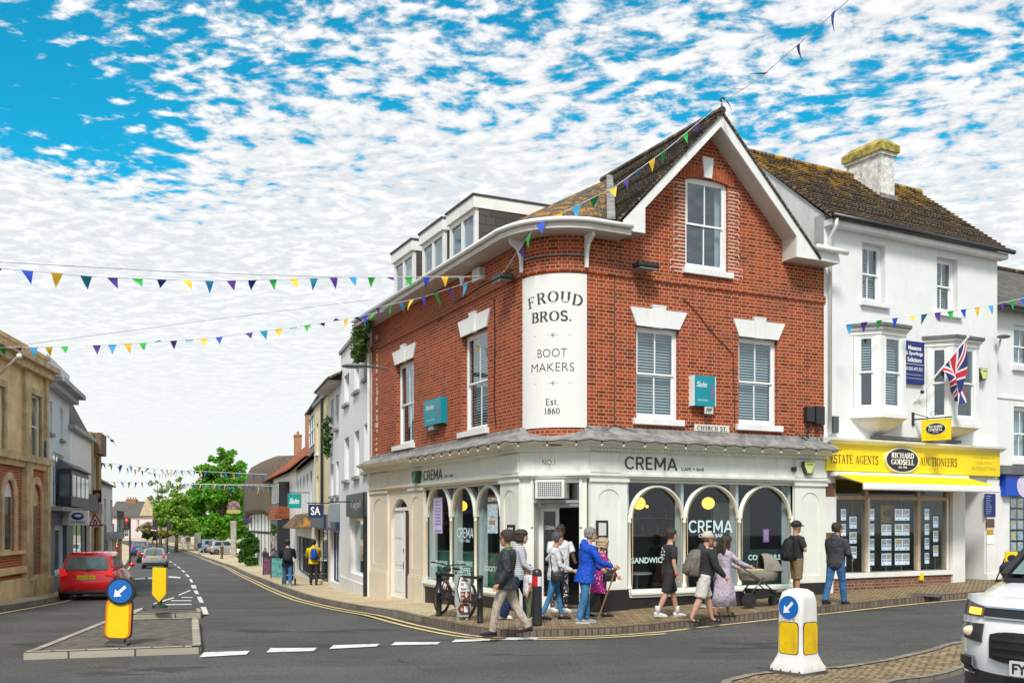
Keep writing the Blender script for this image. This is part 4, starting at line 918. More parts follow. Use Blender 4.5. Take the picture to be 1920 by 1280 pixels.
for i in range(22):
 t=(i+.5)/22;z=E2-.08+(rz-E2+.08)*t;y=-.28+(d2+.28)*t;st.bar((-.07,y,z+.012),(S2+.2,y,z+.012),.05,.02)
st.build('tile_courses',TILEL,wb,W2.M)
MB().tube([W2.p(-.08,d2,rz+.02),W2.p(S2+.18,d2,rz+.02)],.09,7).build('ridge_tiles',TILEL,wb,Matrix())
MB().tube([W2.p(-.05,-.33,E2-.12),W2.p(S2+.22,-.33,E2-.12)],.065,8).build('gutter',BLACKM,wb,Matrix(),smooth=True)
MB().box(0,S2+.1,-.25,.0,E2-.30,E2-.16).build('eaves_board',WHITE,wb,W2.M)
dp=MB();dp.tube([W2.p(.07,-.32,E2-.15),W2.p(.07,-.3,E2-.35),W2.p(.12,-.08,E2-.55),W2.p(.12,-.07,3.9)],.045,8);dp.build('downpipe',WHITE,wb,Matrix(),smooth=True)
ch=MB();cxx=W2.s(1652,d2);q=W2.at(1650,345,1.55);x0,x1,y0,y1=q[0]+.04,q[0]+.56,1.55,2.72;zc1=zw(W2,1650,279,1.55)
ch.box(x0,x1,y0,y1,9.8,zc1-.12).box(x0-.05,x1+.05,y0-.05,y1+.05,zc1-.12,zc1-.05).build if False else None
ch.box(x0,x1,y0,y1,9.8,zc1-.12).box(x0-.05,x1+.05,y0-.05,y1+.05,zc1-.12,zc1-.03)
chm=ch.build('chimney',M_('flaking white chimney',(.70,.68,.65),.85,.3,9,.4,14,dirt=.95),wb,W2.M)
MB().rings([[(x0-.1,y0-.1,zc1-.03),(x1+.1,y0-.1,zc1-.03),(x1+.1,y1+.1,zc1-.03),(x0-.1,y1+.1,zc1-.03)],[(x0-.1,y0-.1,zc1+.16),(x1+.1,y0-.1,zc1+.16),(x1+.1,y1+.1,zc1+.16),(x0-.1,y1+.1,zc1+.16)],[(x0+.08,y0+.08,zc1+.33),(x1-.08,y0+.08,zc1+.33),(x1-.08,y1-.08,zc1+.33),(x0+.08,y1-.08,zc1+.33)]]).build('chimney_cap',M_('lichen stone',(.34,.27,.06),.9,.5,6,.5,20),chm,W2.M)
MB().box(x0-.05,x1+.05,y0-.05,y0,10.0,10.0+.55).build('flashing',LEAD,chm,W2.M)
def oriel(px0,px1,pyt,pyb,pyc,curtains):
 x0,x1=W2.s(px0),W2.s(px1);c=(x0+x1)/2;z1,z0,zc=zw(W2,(px0+px1)/2,pyt),zw(W2,(px0+px1)/2,pyb),zw(W2,(px0+px1)/2,pyc)
 cant=.42;pr_=.50
 plan=[(x0,0),(x0+cant,-pr_),(x1-cant,-pr_),(x1,0)]
 b=MB()
 def zslab(m,off,za_,zb_):
  p=[(x0-off,.0),(x0+cant-off*.4,-pr_-off),(x1-cant+off*.4,-pr_-off),(x1+off,.0)];m.rings([[(a,d,za_)for a,d in p],[(a,d,zb_)for a,d in p]])
 zslab(b,.06,z0-.10,z0);zslab(b,.03,z0-.01,z0+.10);b2=MB();zslab(b2,.02,z1-.20,z1-.02);zslab(b2,.08,z1-.09,z1-.021)
 body=b.build('bay_window',WHITE,wb,W2.M);b2.build('bay_frieze',WHITE,body,W2.M)
 rf=MB();zslab(rf,.14,z1-.02,z1+.05);rf.build('lead_roof',M_('dark lead',(.14,.145,.15),.6,.2,5),body,W2.M)
 cb_=MB();p0=[(x0-.02,0),(x0+cant,-pr_),(x1-cant,-pr_),(x1+.02,0)];n=5
 rg=[]
 for i in range(n+1):
  t=i/n;k=(1-t)**.6 if t<1 else 0.0;k=max(.08,1-t**1.4);rg.append([(c+(a-c)*k,d*k,z0-.10-(z0-.10-zc)*t)for a,d in p0])
 cb_.rings(rg);cb_.build('corbel',M_('cream render',(.72,.68,.60),.7,.05,dirt=.2),body,W2.M,smooth=False)
 for i,(a,e)in enumerate(zip(plan,plan[1:])):
  A=W2.p(a[0],a[1],0);B=W2.p(e[0],e[1],0);w=Wall((A.x,A.y),(B.x-A.x,B.y-A.y));L=(B-A).length
  e_=.12
  m=MB();m.box(0,e_,.0,.06,z0+.1,z1-.2).box(L-e_,L,.0,.06,z0+.1,z1-.2);m.build('bay_post',WHITE,body,w.M)
  sash(wb,w,e_,L-e_,z0+.1,z1-.2,rec=.012,sill=0,bars=0,fw=.05,blind=curtains[i],room=0)
 MB().box(x0+.02,x1-.02,-.03,-.012,z0+.05,z1-.1).build('interior',ROOMD,body,W2.M)
oriel(1597,1689,619,779,818,(.45,True,True));oriel(1735,1823,641,797,826,(False,False,False))
fo=-.14
fx0,fx1=W2.s(1550,fo),W2.s(1875,fo);fz1,fz0=zw(W2,1712,838.5,fo),zw(W2,1712,887,fo)
fa=MB().box(fx0,fx1,fo,0,fz0,fz1).build('fascia',YEL,wb,W2.M)
MB().rings([[(x,y,z)for y,z in((0,fz1+.16),(fo-.16,fz1+.12),(fo-.15,fz1+.07),(fo-.05,fz1+.03),(fo-.02,fz1),(0,fz1))]for x in(fx0-.02,fx1+.08)]).build('cornice',WHITE,wb,W2.M)
MB().box(W2.s(1632),W2.s(1790),-.2,-.01,fz1+.16,fz1+.24).build('lead_flashing',M_('dark lead'),wb,W2.M)
BROWNL=M_('brown sign letters',(.16,.045,.02),.5)
def w2s(txt,px0,px1,pyb,pyt,mat,parent,off=fo-.004,th=.15,tn=.06):
 pm=(px0+px1)/2;serif_into(MB(),txt,W2.s(px0,off),W2.s(px1,off),zw(W2,pm,pyb,off),zw(W2,pm,pyt,off),off,th,tn).build('lettering',mat,parent,W2.M)
def w2t(txt,px0,px1,pyb,pyt,mat,parent,off=fo-.004,bold=.0):
 pm=(px0+px1)/2;text_into(MB(),txt,W2.s(px0,off),W2.s(px1,off),zw(W2,pm,pyb,off),zw(W2,pm,pyt,off),off,bold).build('lettering',mat,parent,W2.M)
w2s('ESTATE AGENTS',1557.5,1647,869,853,BROWNL,fa);w2s('AUCTIONEERS',1725,1795,873.5,858,BROWNL,fa)
OCH=M_('ochre sign letters',(.62,.38,.0),.5)
w2t('richardgodsell.com',1825,1866,861,855,OCH,fa);w2t('01202 474444',1831,1861,870,865,OCH,fa);w2t('SALES & LETTINGS',1822,1868,881,875,OCH,fa)
def oval(parent,cx,cz,rx,rz_,off,W,th=.06):
 n=36;e=lambda k:[(cx+rx*k[0]*math.cos(2*PI*i/n),cz+rz_*k[1]*math.sin(2*PI*i/n))for i in range(n)]
 o=MB().plate(e((1,1)),[],off-th,off).build('oval_plaque',M_('pale plaque rim',(.72,.70,.62),.4),parent,W.M)
 MB().plate(e((.93,.91)),[],off-th-.006,off-th).build('plaque_face',M_('black enamel',(.012,.014,.016),.3),o,W.M)
 y=off-th-.010;wl_=M_('clean white gloss')
 serif_into(MB(),'RICHARD',cx-rx*.66,cx+rx*.66,cz+rz_*.16,cz+rz_*.58,y,.2,.09).build('lettering',wl_,o,W.M);serif_into(MB(),'GODSELL',cx-rx*.68,cx+rx*.68,cz-rz_*.36,cz+rz_*.06,y,.2,.09).build('lettering',wl_,o,W.M)
 text_into(MB(),'EST 1978',cx-rx*.24,cx+rx*.24,cz-rz_*.66,cz-rz_*.5,y,.02).build('lettering',wl_,o,W.M)
ox,oz=W2.at(1688.5,862.5,fo);oval(fa,ox,oz,(W2.s(1720,fo)-W2.s(1657,fo))/2,(zw(W2,1688,838,fo)-zw(W2,1688,887,fo))/2*.96,fo,W2)
TIM=M_('pale timber frame',(.60,.45,.33),.5,.1,6)
fr=MB();mx=[W2.s(1566),W2.s(1625,.05),W2.s(1723,.05),W2.s(1780)]
for i,x in enumerate(mx):fr.box(x-.05,x+.05,.04,.16,wz0,wz1)
tz=zw(W2,1670,933)
fr.box(mx[0],mx[-1],.05,.15,tz-.05,tz+.04).box(mx[0],mx[-1],.05,.15,wz1-.1,wz1)
sw=fr.build('shop_window',TIM,wb,W2.M)
MB().box(mx[0]-.05,mx[-1]+.06,-.07,.2,wz0-.12,wz0).box(mx[0],mx[0]+.06,.02,.05,wz0,tz).box(mx[1]+.02,mx[1]+.08,.02,.05,wz0,tz).box(mx[3]-.06,mx[3],.02,.05,wz0,tz).build('sill',WHITE,sw,W2.M)
MB().box(mx[0],mx[-1],.09,.096,wz0,wz1).build('pane',GLASS,sw,W2.M)
MB().box(mx[0]-.06,mx[-1]+.04,-.02,.1,-.2,wz0-.12).build('stall_riser',brick_mat('old brown brick',(.20,.075,.05),(.26,.10,.06),(.30,.24,.18),dark=.6,stain=.5),wb,W2.M)
inn=MB();inn.box(mx[0]-.3,mx[-1]+.5,1.3,1.4,-.1,3.4).box(mx[0]-.3,mx[-1]+.5,.2,1.3,-.1,wz0-.02)
inn.build('interior',M_('ochre display wall',(.16,.095,.025),.8,.4,1.5),wb,W2.M);MB().box(mx[0]-.3,mx[-1]+.5,.1,1.4,wz1,wz1+.1).build('ceiling',M_('shop ceiling',(.3,.28,.25),.8),wb,W2.M)
yb=MB().box(*W2.s(1652,.3)and(W2.s(1652,.3),W2.s(1677,.3)),.3,.32,zw(W2,1665,979,.3),zw(W2,1665,947,.3)).build('window_board',M_('ochre board',(.55,.30,.01),.5),wb,W2.M)
n=24;ccx,ccz=W2.at(1664,962,.29);MB().plate([(ccx+.13*math.cos(2*PI*i/n),ccz+.085*math.sin(2*PI*i/n))for i in range(n)],[],.29,.3).build('oval',M_('black enamel'),yb,W2.M)
def photo_mat():
 m,g,b=new_mat('property photos');c=coords(g)
 sn=g.n('ShaderNodeVectorMath',{0:g.n('ShaderNodeMapping',{0:c,3:(1,1,1)}).outputs[0],1:(.085,1,.07)},operation='SNAP').outputs[0]
 wn=g.n('ShaderNodeTexWhiteNoise',{0:sn}).outputs[1];sp=g.n('ShaderNodeSeparateColor',{0:wn}).outputs
 f=g.noise(c,26,4,.7);z=g.n('ShaderNodeSeparateXYZ',{0:c}).outputs[2]
 k=g.mix(g.ramp(f,.35,.65),g.mix(sp[0],(.30,.10,.05,1),(.10,.16,.06,1)),g.mix(sp[1],(.20,.42,.75,1),(.60,.50,.46,1)))
 k=g.mix(g.ramp(sp[2],.93,.94),k,(.55,.40,.03,1))
 g.t.links.new(k,b.inputs['Base Color']);g.t.links.new(k,b.inputs['Emission Color']);b.inputs['Emission Strength'].default_value=.35;b.inputs['Roughness'].default_value=.4;return m
PHOT=photo_mat();CARD=M_('backlit white card',(.76,.78,.84),.5,.02,emit=(.75,.85,1,.35));FRM=M_('dark card holder',(.012,.02,.045),.4)
def card(px0,px1,py0,py1,off,cols):
 x0,x1=W2.s(px0,off),W2.s(px1,off);pm=(px0+px1)/2;z1,z0=zw(W2,pm,py0,off),zw(W2,pm,py1,off)
 h=MB().box(x0-.035,x1+.035,off,off+.01,z0-.04,z1+.04).build('property_card',FRM,wb,W2.M)
 MB().box(x0,x1,off-.004,off,z0,z1).build('card',CARD,h,W2.M);k=MB();w=(x1-x0)/cols;hh=z1-z0
 for i in range(cols):
  a=x0+w*i
  k.box(a+.06*w,a+.94*w,off-.007,off-.005,z0+.52*hh,z1-.06*hh)
  for j in range(3):k.box(a+w*(.08+.3*j),a+w*(.08+.3*j+.25),off-.007,off-.005,z0+.3*hh,z0+.47*hh)
  k.box(a+.4*w,a+.6*w,off-.007,off-.005,z0+.06*hh,z0+.14*hh)
 k.build('photos',PHOT,h,W2.M)
for px0,px1,rows,cols in((1577,1586,[(954,975),(982,1004),(1010,1033),(1038,1061)],1),(1593,1606,[(968,990),(997,1018),(1024,1046)],1),(1629,1639,[(954,975),(982,1003),(1010,1031),(1037,1059)],1),(1653,1671,[(983,1003),(1010,1031),(1037,1059)],2),(1678,1705,[(954,975),(982,1003),(1009,1031),(1037,1058)],2),(1734,1742,[(954,974),(982,1002),(1008,1029),(1036,1056)],1),(1750,1759,[(968,988),(995,1015),(1022,1042)],1)):
 for a,b in rows:card(px0,px1,a,b,.24,cols)
hd=MB()
for px in(1581,1599,1634,1662,1691,1738,1754):x=W2.s(px,.24);hd.bar((x,.252,wz0),(x,.252,tz),.012)
hd.build('hanging_wires',M_('grey steel bar'),wb,W2.M)
MB().box(dor0-.02,dor0,.3,1.6,.0,3.2).box(dor1,dor1+.02,.3,1.6,.0,3.2).box(dor0,dor1,1.5,1.6,.0,3.2).build('recess',WALLW,wb,W2.M);MB().box(dor0,dor1,.0,1.6,.0,.14).build('door_step',M_('stone step'),wb,W2.M)
MB().box(dor0+.1,dor1-.05,1.44,1.5,.14,2.3).build('door',M_('grey door',(.25,.26,.27),.5),wb,W2.M)
MB().box(W2.s(1783),W2.s(1806),-.06,.0,-.1,wz1).build('pilaster',WHITE,wb,W2.M);MB().box(W2.s(1847),S2,-.06,.0,-.1,wz1).box(W2.s(1847)-.02,S2+.02,-.09,-.0,-.1,.5).build('pilaster',WHITE,wb,W2.M)
def plate(px0,px1,py0,py1,mat,name,off=-.08):
 x0,x1=W2.s(px0,off),W2.s(px1,off);return MB().box(x0,x1,off,-.06,zw(W2,(px0+px1)/2,py1,off),zw(W2,(px0+px1)/2,py0,off)).build(name,mat,wb,W2.M)
b_=plate(1847,1867,925,968,NAVY,'name_board');k=MB()
for i in range(9):y=929+i*4.1;x0=W2.s(1849,-.085);k.box(x0,x0+random.uniform(.15,.24),-.085,-.081,zw(W2,1857,y+1.2,-.085),zw(W2,1857,y,-.085))
k.build('small_print',M_('pale blue print',(.30,.36,.55),.5),b_,W2.M)
plate(1850,1865,972,988,M_('bronze plaque',(.12,.07,.05),.4),'plaque');plate(1852,1863,991.5,1001,M_('ochre board'),'name_plate');pp=plate(1852,1863,1004,1018,CARD,'notice')
al=alarm(wb,W2,1838,1853,689,712,-.16,M_('lime cover'))
MB().box(W2.s(1561,-.1),W2.s(1571,-.1),-.14,0,zw(W2,1566,811,-.1),zw(W2,1566,780,-.1)).build('cable_box',M_('grey plastic',(.08,.09,.10),.4),wb,W2.M,bevel=.01)
yx,yz=W2.at(1727,1080,-.05);MB().box(yx-.06,yx+.06,-.08,-.02,yz-.09,yz+.09).build('gas_tap_box',YEL,wb,W2.M)
MB().box(W2.s(1548),W2.s(1565),-.01,.02,zw(W2,1556,930),zw(W2,1556,905)).box(W2.s(1549),W2.s(1565),-.02,.0,.9,1.6).build('notice_panel',M_('brown panel',(.16,.08,.05),.6),wb,W2.M)
aw=thing('awning','yellow pull-out shop awning with white front bar below the yellow fascia','awning',W2.M@Matrix.Translation((2.5,0,3.0)))
ao=-1.0;bx0,bx1=W2.s(1622,ao),W2.s(1872,ao);bz=zw(W2,1750,913.5,ao);tx0,tx1=W2.s(1566,-.15),W2.s(1812,-.15);tzz=fz0-.07
MB().add([(tx0,-.17,tzz),(tx1,-.17,tzz),(bx1,ao,bz+.06),(bx0,ao,bz+.06),(tx0,-.17,tzz-.012),(tx1,-.17,tzz-.012),(bx1,ao,bz+.048),(bx0,ao,bz+.048)],[(0,3,2,1),(4,5,6,7),(0,1,5,4),(1,2,6,5),(2,3,7,6),(3,0,4,7)]).build('awning_cloth',YAWN,aw,W2.M)
MB().box(bx0-.05,bx1+.02,ao-.05,ao+.04,bz-.09,bz+.07).build('front_bar',WHITER,aw,W2.M,bevel=.03);MB().box(tx0-.06,tx1+.03,-.22,-.02,tzz-.06,tzz+.05).build('cassette',WHITER,aw,W2.M,bevel=.02)
for x in(tx0+.1,tx1-.15):MB().bar((x,-.15,tzz-.05),(x+.35,ao+.05,bz),.04).build('folding_arm',WHITER,aw,W2.M)
bs=thing('solicitors_board','dark blue solicitors board with white writing between the two white oriel bays','sign board',W2.M@Matrix.Translation((W2.s(1713),0,5)))
bo=-.08;b0,b1=W2.s(1693.5,bo),W2.s(1733.5,bo);c0,c1=zw(W2,1713,719,bo),zw(W2,1713,639.5,bo);MB().box(b0,b1,bo,-.0,c0,c1).build('panel',NAVY,bs,W2.M)
hh=c1-c0;ww=b1-b0;k=MB()
for t,a,b,c,d,bo_ in(('Meesons',.24,.84,.79,.90,.03),('& Spurlings',.10,.92,.65,.76,.03),('Solicitors',.2,.86,.51,.62,.03),('01202 473 321',.12,.90,.31,.39,.02),('MeesonsSpurlings Regional',.14,.9,.195,.225,0),('www.meesonsspurlings.co.uk',.08,.95,.11,.14,0)):text_into(k,t,b0+a*ww,b0+b*ww,c0+c*hh,c0+d*hh,bo-.004,bo_)
k.box(b0+.06*ww,b0+.96*ww,bo-.004,bo-.002,c0+.455*hh,c0+.465*hh);k.build('lettering',WHITER,bs,W2.M)
fp=thing('union_flag','British union flag hanging furled on a slanting pole from the white wall','flag',W2.M@Matrix.Translation((W2.s(1712),0,4.5)))
A=W2.p(*[(lambda q:(q[0],0,q[1]))(W2.at(1712,755))][0]);Bq=W2.at(1815,632,-1.0);B=W2.p(Bq[0],-1.0,Bq[1])
MB().tube([A,B],.02,8).ball(tuple(B),.035).build('pole',WHITER,fp,Matrix());MB().ball(tuple(A.lerp(B,.17)),.05).build('pole_bracket',BLACKM,fp,Matrix())
def flag_mesh():
 H0=A.lerp(B,.97);H1=A.lerp(B,.52);nu,nv=30,26;m=MB();uv=[]
 down=Vector((0,0,-1));n2=Vector((W2.d.y,-W2.d.x,0));al_=Vector((W2.d.x,W2.d.y,0))
 for j in range(nv+1):
  v=j/nv
  for i in range(nu+1):
   u=i/nu;p=H0.lerp(H1,v*(1-.35*u));fall=1.62*u*(1-.25*v);p=p+down*fall*(1-.18*v)+n2*(.10*math.sin(u*5+v*7)*(.3+u))-al_*(.32*u*(1-v)*.5-.36*v*u)*.9+al_*.045*math.sin(v*11+u*3)*u
   m.v.append(tuple(p));uv.append((u,v))
 for j in range(nv):
  for i in range(nu):a=j*(nu+1)+i;m.f.append((a,a+1,a+nu+2,a+nu+1))
 return m,uv
fm,fuv=flag_mesh()
def union_mat():
 m,g,b=new_mat('union flag cloth');sp=g.n('ShaderNodeSeparateXYZ',{0:coords(g,'UV')}).outputs;x=g.math('SUBTRACT',sp[0],.5);y=g.math('SUBTRACT',sp[1],.5)
 ax=g.math('ABSOLUTE',g.math('MULTIPLY',x,2.0));ay=g.math('ABSOLUTE',y)
 d1=g.math('ABSOLUTE',g.math('SUBTRACT',ay,g.math('MULTIPLY',g.math('ABSOLUTE',x),1.0)))
 lt=lambda a,t:g.math('LESS_THAN',a,t)
 c=g.mix(lt(d1,.11),(.02,.035,.17,1),(.74,.74,.74,1));c=g.mix(lt(d1,.045),c,(.62,.02,.05,1))
 mn=g.math('MINIMUM',ax,g.math('MULTIPLY',ay,1.0));mn=g.math('MINIMUM',g.math('ABSOLUTE',g.math('MULTIPLY',x,1.9)),ay)
 c=g.mix(lt(mn,.165),c,(.74,.74,.74,1));c=g.mix(lt(mn,.10),c,(.62,.02,.05,1))
 g.t.links.new(c,b.inputs['Base Color']);b.inputs['Roughness'].default_value=.8;return m
fo_=fm.build('flag_cloth',union_mat(),fp,Matrix(),smooth=True)
for l in fo_.data.loops:fo_.data.uv_layers[0].data[l.index].uv=fuv[l.vertex_index]
hs=thing('hanging_sign','yellow hanging sign with black oval on an iron bracket above the yellow fascia','sign',W2.M@Matrix.Translation((W2.s(1712),0,4)))
hx,hz=W2.at(1711,785);hp=W2.p(hx,0,0);HS=Wall((hp.x,hp.y),(.64,-.768));HS=Wall((hp.x,hp.y),(.70,-.714))
MB().box(-.04,.04,-.03,.03,hz-.17,hz+.16).build('bracket_plate',BLACKM,hs,HS.M)
k=MB();za_=hz-.02;L2=HS.s(1785);k.bar((0,0,za_),(L2,0,za_),.03);sc_=[(L2*.55+.12*math.cos(t)*(1-t/9),0,za_+.09+.09*math.sin(t)*(1-t/9))for t in[i*.4 for i in range(16)]];k.tube(sc_,.008,5);k.tube([(0,0,hz+.14),(L2*.4,0,za_+.03)],.01,5);k.build('bracket_arm',BLACKM,hs,HS.M)
sx0,sx1=HS.s(1729),HS.s(1783);sz1,sz0=zw(HS,1756,788),zw(HS,1756,825)
sg=MB().box(sx0,sx1,-.03,.03,sz0,sz1).build('sign_panel',YEL,hs,HS.M);MB().box(sx0-.01,sx1+.01,-.035,.035,sz1,sz1+.03).build('sign_rail',YEL,hs,HS.M)
oval(hs,(sx0+sx1)/2,sz0+(sz1-sz0)*.58,(sx1-sx0)*.36,(sz1-sz0)*.30,-.03,HS,.01)
text_into(MB(),'ESTATE AGENTS',sx0+.12,sx1-.12,sz0+.05,sz0+.10,-.034,.0).build('lettering',OCH,hs,HS.M)
for x in(sx0+.12,sx1-.12):MB().bar((x,0,sz1+.02),(x,0,za_),.02).build('hanger',BLACKM,hs,HS.M)
# ------ next white building on the right edge
W3=Wall((W2.p(S2+.05,.25,0).x,W2.p(S2+.05,.25,0).y),(.88,.475))
nb=thing('white_terrace','white painted house at the right edge with grey slate roof and a blue shop sign','building',W3.M)
e3=zw(W3,1895,574);S3=7.0
q1=(W3.s(1901),W3.s(1938),zw(W3,1915,687),zw(W3,1915,610));q2=(W3.s(1901),W3.s(1938),zw(W3,1915,862),zw(W3,1915,762));q3=(W3.s(1892),W3.s(1990),.9,2.6)
MB().plate([(0,-.1),(S3,-.1),(S3,e3),(0,e3)],[rect(q1),rect(q2),rect(q3)],0,.2).build('wall',WALLW,nb,W3.M);sash(nb,W3,*q1,blind=False,curtain=((.5,1),));sash(nb,W3,*q2,blind=False,curtain=((.5,1),))
MB().box(0,S3,-.03,0,zw(W3,1895,748),zw(W3,1895,744)).build('string_course',WALLW,nb,W3.M)
roof('roof',[W3.p(0,-.3,e3-.1),W3.p(S3,-.3,e3-.1),W3.p(S3,2.6,e3+1.95),W3.p(0,2.6,e3+1.95)],SLATE,nb);MB().tube([W3.p(0,2.6,e3+1.97),W3.p(S3,2.6,e3+1.97)],.09,6).build('ridge_tiles',TILEL,nb,Matrix())
MB().tube([W3.p(0,-.35,e3-.12),W3.p(S3,-.35,e3-.12)],.07,8).build('gutter',BLACKM,nb,Matrix())
f3=MB().box(W3.s(1886,-.2),S3,-.2,0,zw(W3,1900,929,-.2),zw(W3,1900,890,-.2)).build('fascia',M_('royal blue sign',(.008,.07,.52),.35,.03),nb,W3.M)
cxx,czz=W3.at(1921,911,-.2);MB().plate([(cxx+.32*math.cos(i*PI/14),czz+.30*math.sin(i*PI/14))for i in range(28)],[],-.21,-.2).build('emblem',M_('lilac white emblem',(.68,.60,.76),.4,.12,3),f3,W3.M)
MB().box(0,S3,-.28,0,zw(W3,1900,889,-.2),zw(W3,1900,873,-.2)).build('canopy',M_('dark lead'),nb,W3.M)
MB().box(W3.s(1892),W3.s(1990),.12,.126,.9,2.6).build('pane',GLASS,nb,W3.M);MB().box(W3.s(1888),W3.s(1995),.9,1.0,.2,2.9).build('interior',M_('blue shelves',(.06,.12,.2),.6,.8,4),nb,W3.M)
cs=MB()
for i in range(5):
 for j in range(2):xx=W3.s(1896+j*13,.3);cs.box(xx,xx+.22,.3,.32,1.05+i*.3,1.29+i*.3)
cs.build('display_cards',PHOT,nb,W3.M)
MB().box(.0,W3.s(1890),-.05,0,-.1,2.7).build('pilaster',WHITE,nb,W3.M)
sl3=thing('street_lamp','grey oval street lamp head reaching out from the white wall at right edge','street lamp',W3.M@Matrix.Translation((.1,0,zw(W3,1880,630))))
lz=zw(W3,1882,631,-.5);MB().ball((W3.s(1882,-.5),-.5,lz),(.20,.15,.05)).build('lamp_head',M_('grey lamp',(.13,.14,.15),.4),sl3,W3.M,smooth=True);MB().tube([(W3.s(1876,0),0,lz+.02),(W3.s(1880,-.5),-.45,lz+.02)],.025,6).build('arm',M_('grey lamp'),sl3,W3.M)
gp_=ground_px(1905,1100);bd=thing('pavement_board','yellow estate agent pavement board by the blue fronted shop at the right edge','sign board',at(gp_.x+.62,gp_.y+1.5,gp_.z,R(28),.8))
MB().box(-.28,.28,-.05,.0,.1,1.0).build('panel',YEL,bd,None);MB().bar((-.26,.0,.8),(-.26,.35,.0),.03).bar((.26,0,.8),(.26,.35,0),.03).build('rear_frame',BLACKM,bd)
MB().plate([(.22*math.cos(i*PI/12),.78+.12*math.sin(i*PI/12))for i in range(24)],[],-.056,-.05).build('oval',M_('black enamel'),bd);MB().box(-.3,.3,-.15,.3,0,.1).build('base',BLACK,bd)
# ------ the row up the street on the right
RD=Vector((-.433,.901));RO=Vector((-4.232,29.973))
ROW=[Vector((-4.232,29.973)),Vector((-8.97,45.0)),Vector((-12.4,57.5)),Vector((-18.5,76.0)),Vector((-23.5,88.0))]
def row_pt(px,back=0.0):
 k=(px-CX)/F
 for i,(a,b)in enumerate(zip(ROW,ROW[1:])):
  d=(b-a).normalized();o=a+Vector((d.y,-d.x))*back;t=(k*o.y-o.x)/(d.x-k*d.y)
  if t<=(b-a).length+.01 or i==len(ROW)-2:return o+d*t
def row_wall(px_far,px_near):
 a,b=row_pt(px_far),row_pt(px_near);return Wall((a.x,a.y),(b.x-a.x,b.y-a.y)),(b-a).length
def window(parent,W,x0,x1,z0,z1,rec=.14,mat=None,bars=(1,1),fw=.06,glass=None,sill=None,shade=None):
 m=MB();m.plate([(x0,z0),(x1,z0),(x1,z1),(x0,z1)],[[(x0+fw,z0+fw),(x1-fw,z0+fw),(x1-fw,z1-fw),(x0+fw,z1-fw)]],rec,rec+.06)
 for i in range(bars[0]):c=x0+(x1-x0)*(i+1)/(bars[0]+1);m.box(c-.018,c+.018,rec+.01,rec+.05,z0+fw,z1-fw)
 for i in range(bars[1]):c=z0+(z1-z0)*(i+1)/(bars[1]+1);m.box(x0+fw,x1-fw,rec+.005,rec+.045,c-.022,c+.022)
 w=m.build('window',mat or WHITER,parent,W.M)
 MB().box(x0+fw,x1-fw,rec+.03,rec+.034,z0+fw,z1-fw).build('pane',glass or GLASSR,w,W.M)
 MB().box(x0,x1,rec+.25,rec+.26,z0,z1).build('interior',shade or ROOMD,w,W.M)
 if sill:MB().box(x0-.08,x1+.08,-.1,rec,z0-.1,z0).build('sill',sill,w,W.M)
 return w
def hole(b):return[(b[0],b[2]),(b[1],b[2]),(b[1],b[3]),(b[0],b[3])]
def shell(parent,W,L,z0,z1,holes,mat,depth=7.0,th=.25,name='wall',front=0.0):
 MB().plate([(0,z0),(L,z0),(L,z1),(0,z1)],[hole(h)for h in holes],front,front+th).build(name,mat,parent,W.M)
 MB().box(0,.12,front+th,depth,z0,z1).box(L-.12,L,front+th,depth,z0,z1).box(.12,L-.12,depth-.12,depth,z0,z1).build(name,mat,parent,W.M)
def gable_roof(parent,W,L,ze,zr,depth,mat,over=.3,ov_side=.1):
 roof('roof',[W.p(-ov_side,-over,ze),W.p(L+ov_side,-over,ze),W.p(L+ov_side,depth/2,zr),W.p(-ov_side,depth/2,zr)],mat,parent,.08);roof('roof',[W.p(-ov_side,depth/2,zr-.004),W.p(L+ov_side,depth/2,zr-.004),W.p(L+ov_side,depth+over,ze),W.p(-ov_side,depth+over,ze)],mat,parent,.08)
def wbox(W,px0,px1,py0,py1,off=0):return(W.s(px0,off),W.s(px1,off),zw(W,(px0+px1)/2,py1,off),zw(W,(px0+px1)/2,py0,off))
def leaf_mat(name,c=None,c2=None,tr=.35):
 if name in MATS:return MATS[name]
 m,g,b=new_mat(name);f=g.noise(coords(g),1.4,3);oi=g.n('ShaderNodeNewGeometry').outputs['Random Per Island']
 k=g.mix(g.ramp(f,.3,.7),c+(1,),c2+(1,));k=g.mix(g.ramp(oi,.2,1.0,0,.55),k,tuple(x*.45 for x in c)+(1,))
 g.t.links.new(k,b.inputs['Base Color']);b.inputs['Roughness'].default_value=.55
 t=g.n('ShaderNodeBsdfTranslucent',{0:k});mx=g.n('ShaderNodeMixShader',{0:tr,1:b.outputs[0],2:t.outputs[0]});g.t.links.new(mx.outputs[0],g.t.nodes['Material Output'].inputs[0])
 MATS[name]=m;return m
def leaves(mb,c,r,n,size,rnd,squash=1.0):
 for _ in range(n):
  d=Vector((rnd.gauss(0,1),rnd.gauss(0,1),rnd.gauss(0,1))).normalized()*(rnd.random()**.45);p=Vector(c)+Vector((d.x*r,d.y*r,d.z*r*squash))
  a=Vector((rnd.uniform(-1,1),rnd.uniform(-1,1),rnd.uniform(-.6,.6))).normalized();b=a.cross(Vector((rnd.uniform(-1,1),rnd.uniform(-1,1),rnd.uniform(-1,1)))).normalized();s=size*rnd.uniform(.6,1.3)
  mb.add([p-a*s,p+b*s*.5,p+a*s,p-b*s*.5],[(0,1,2,3)])
DKWIN=M_('black window frame',(.02,.02,.022),.4);SILLD=M_('grey stone sill',(.28,.28,.28),.8,.2)
WR_A=M_('white row render',(.80,.80,.80),.7,.03,1.0,.1,18,dirt=.10)
Wa,La=row_wall(639,697.0);g0=gz(Wa.o.x,Wa.o.y)-.4
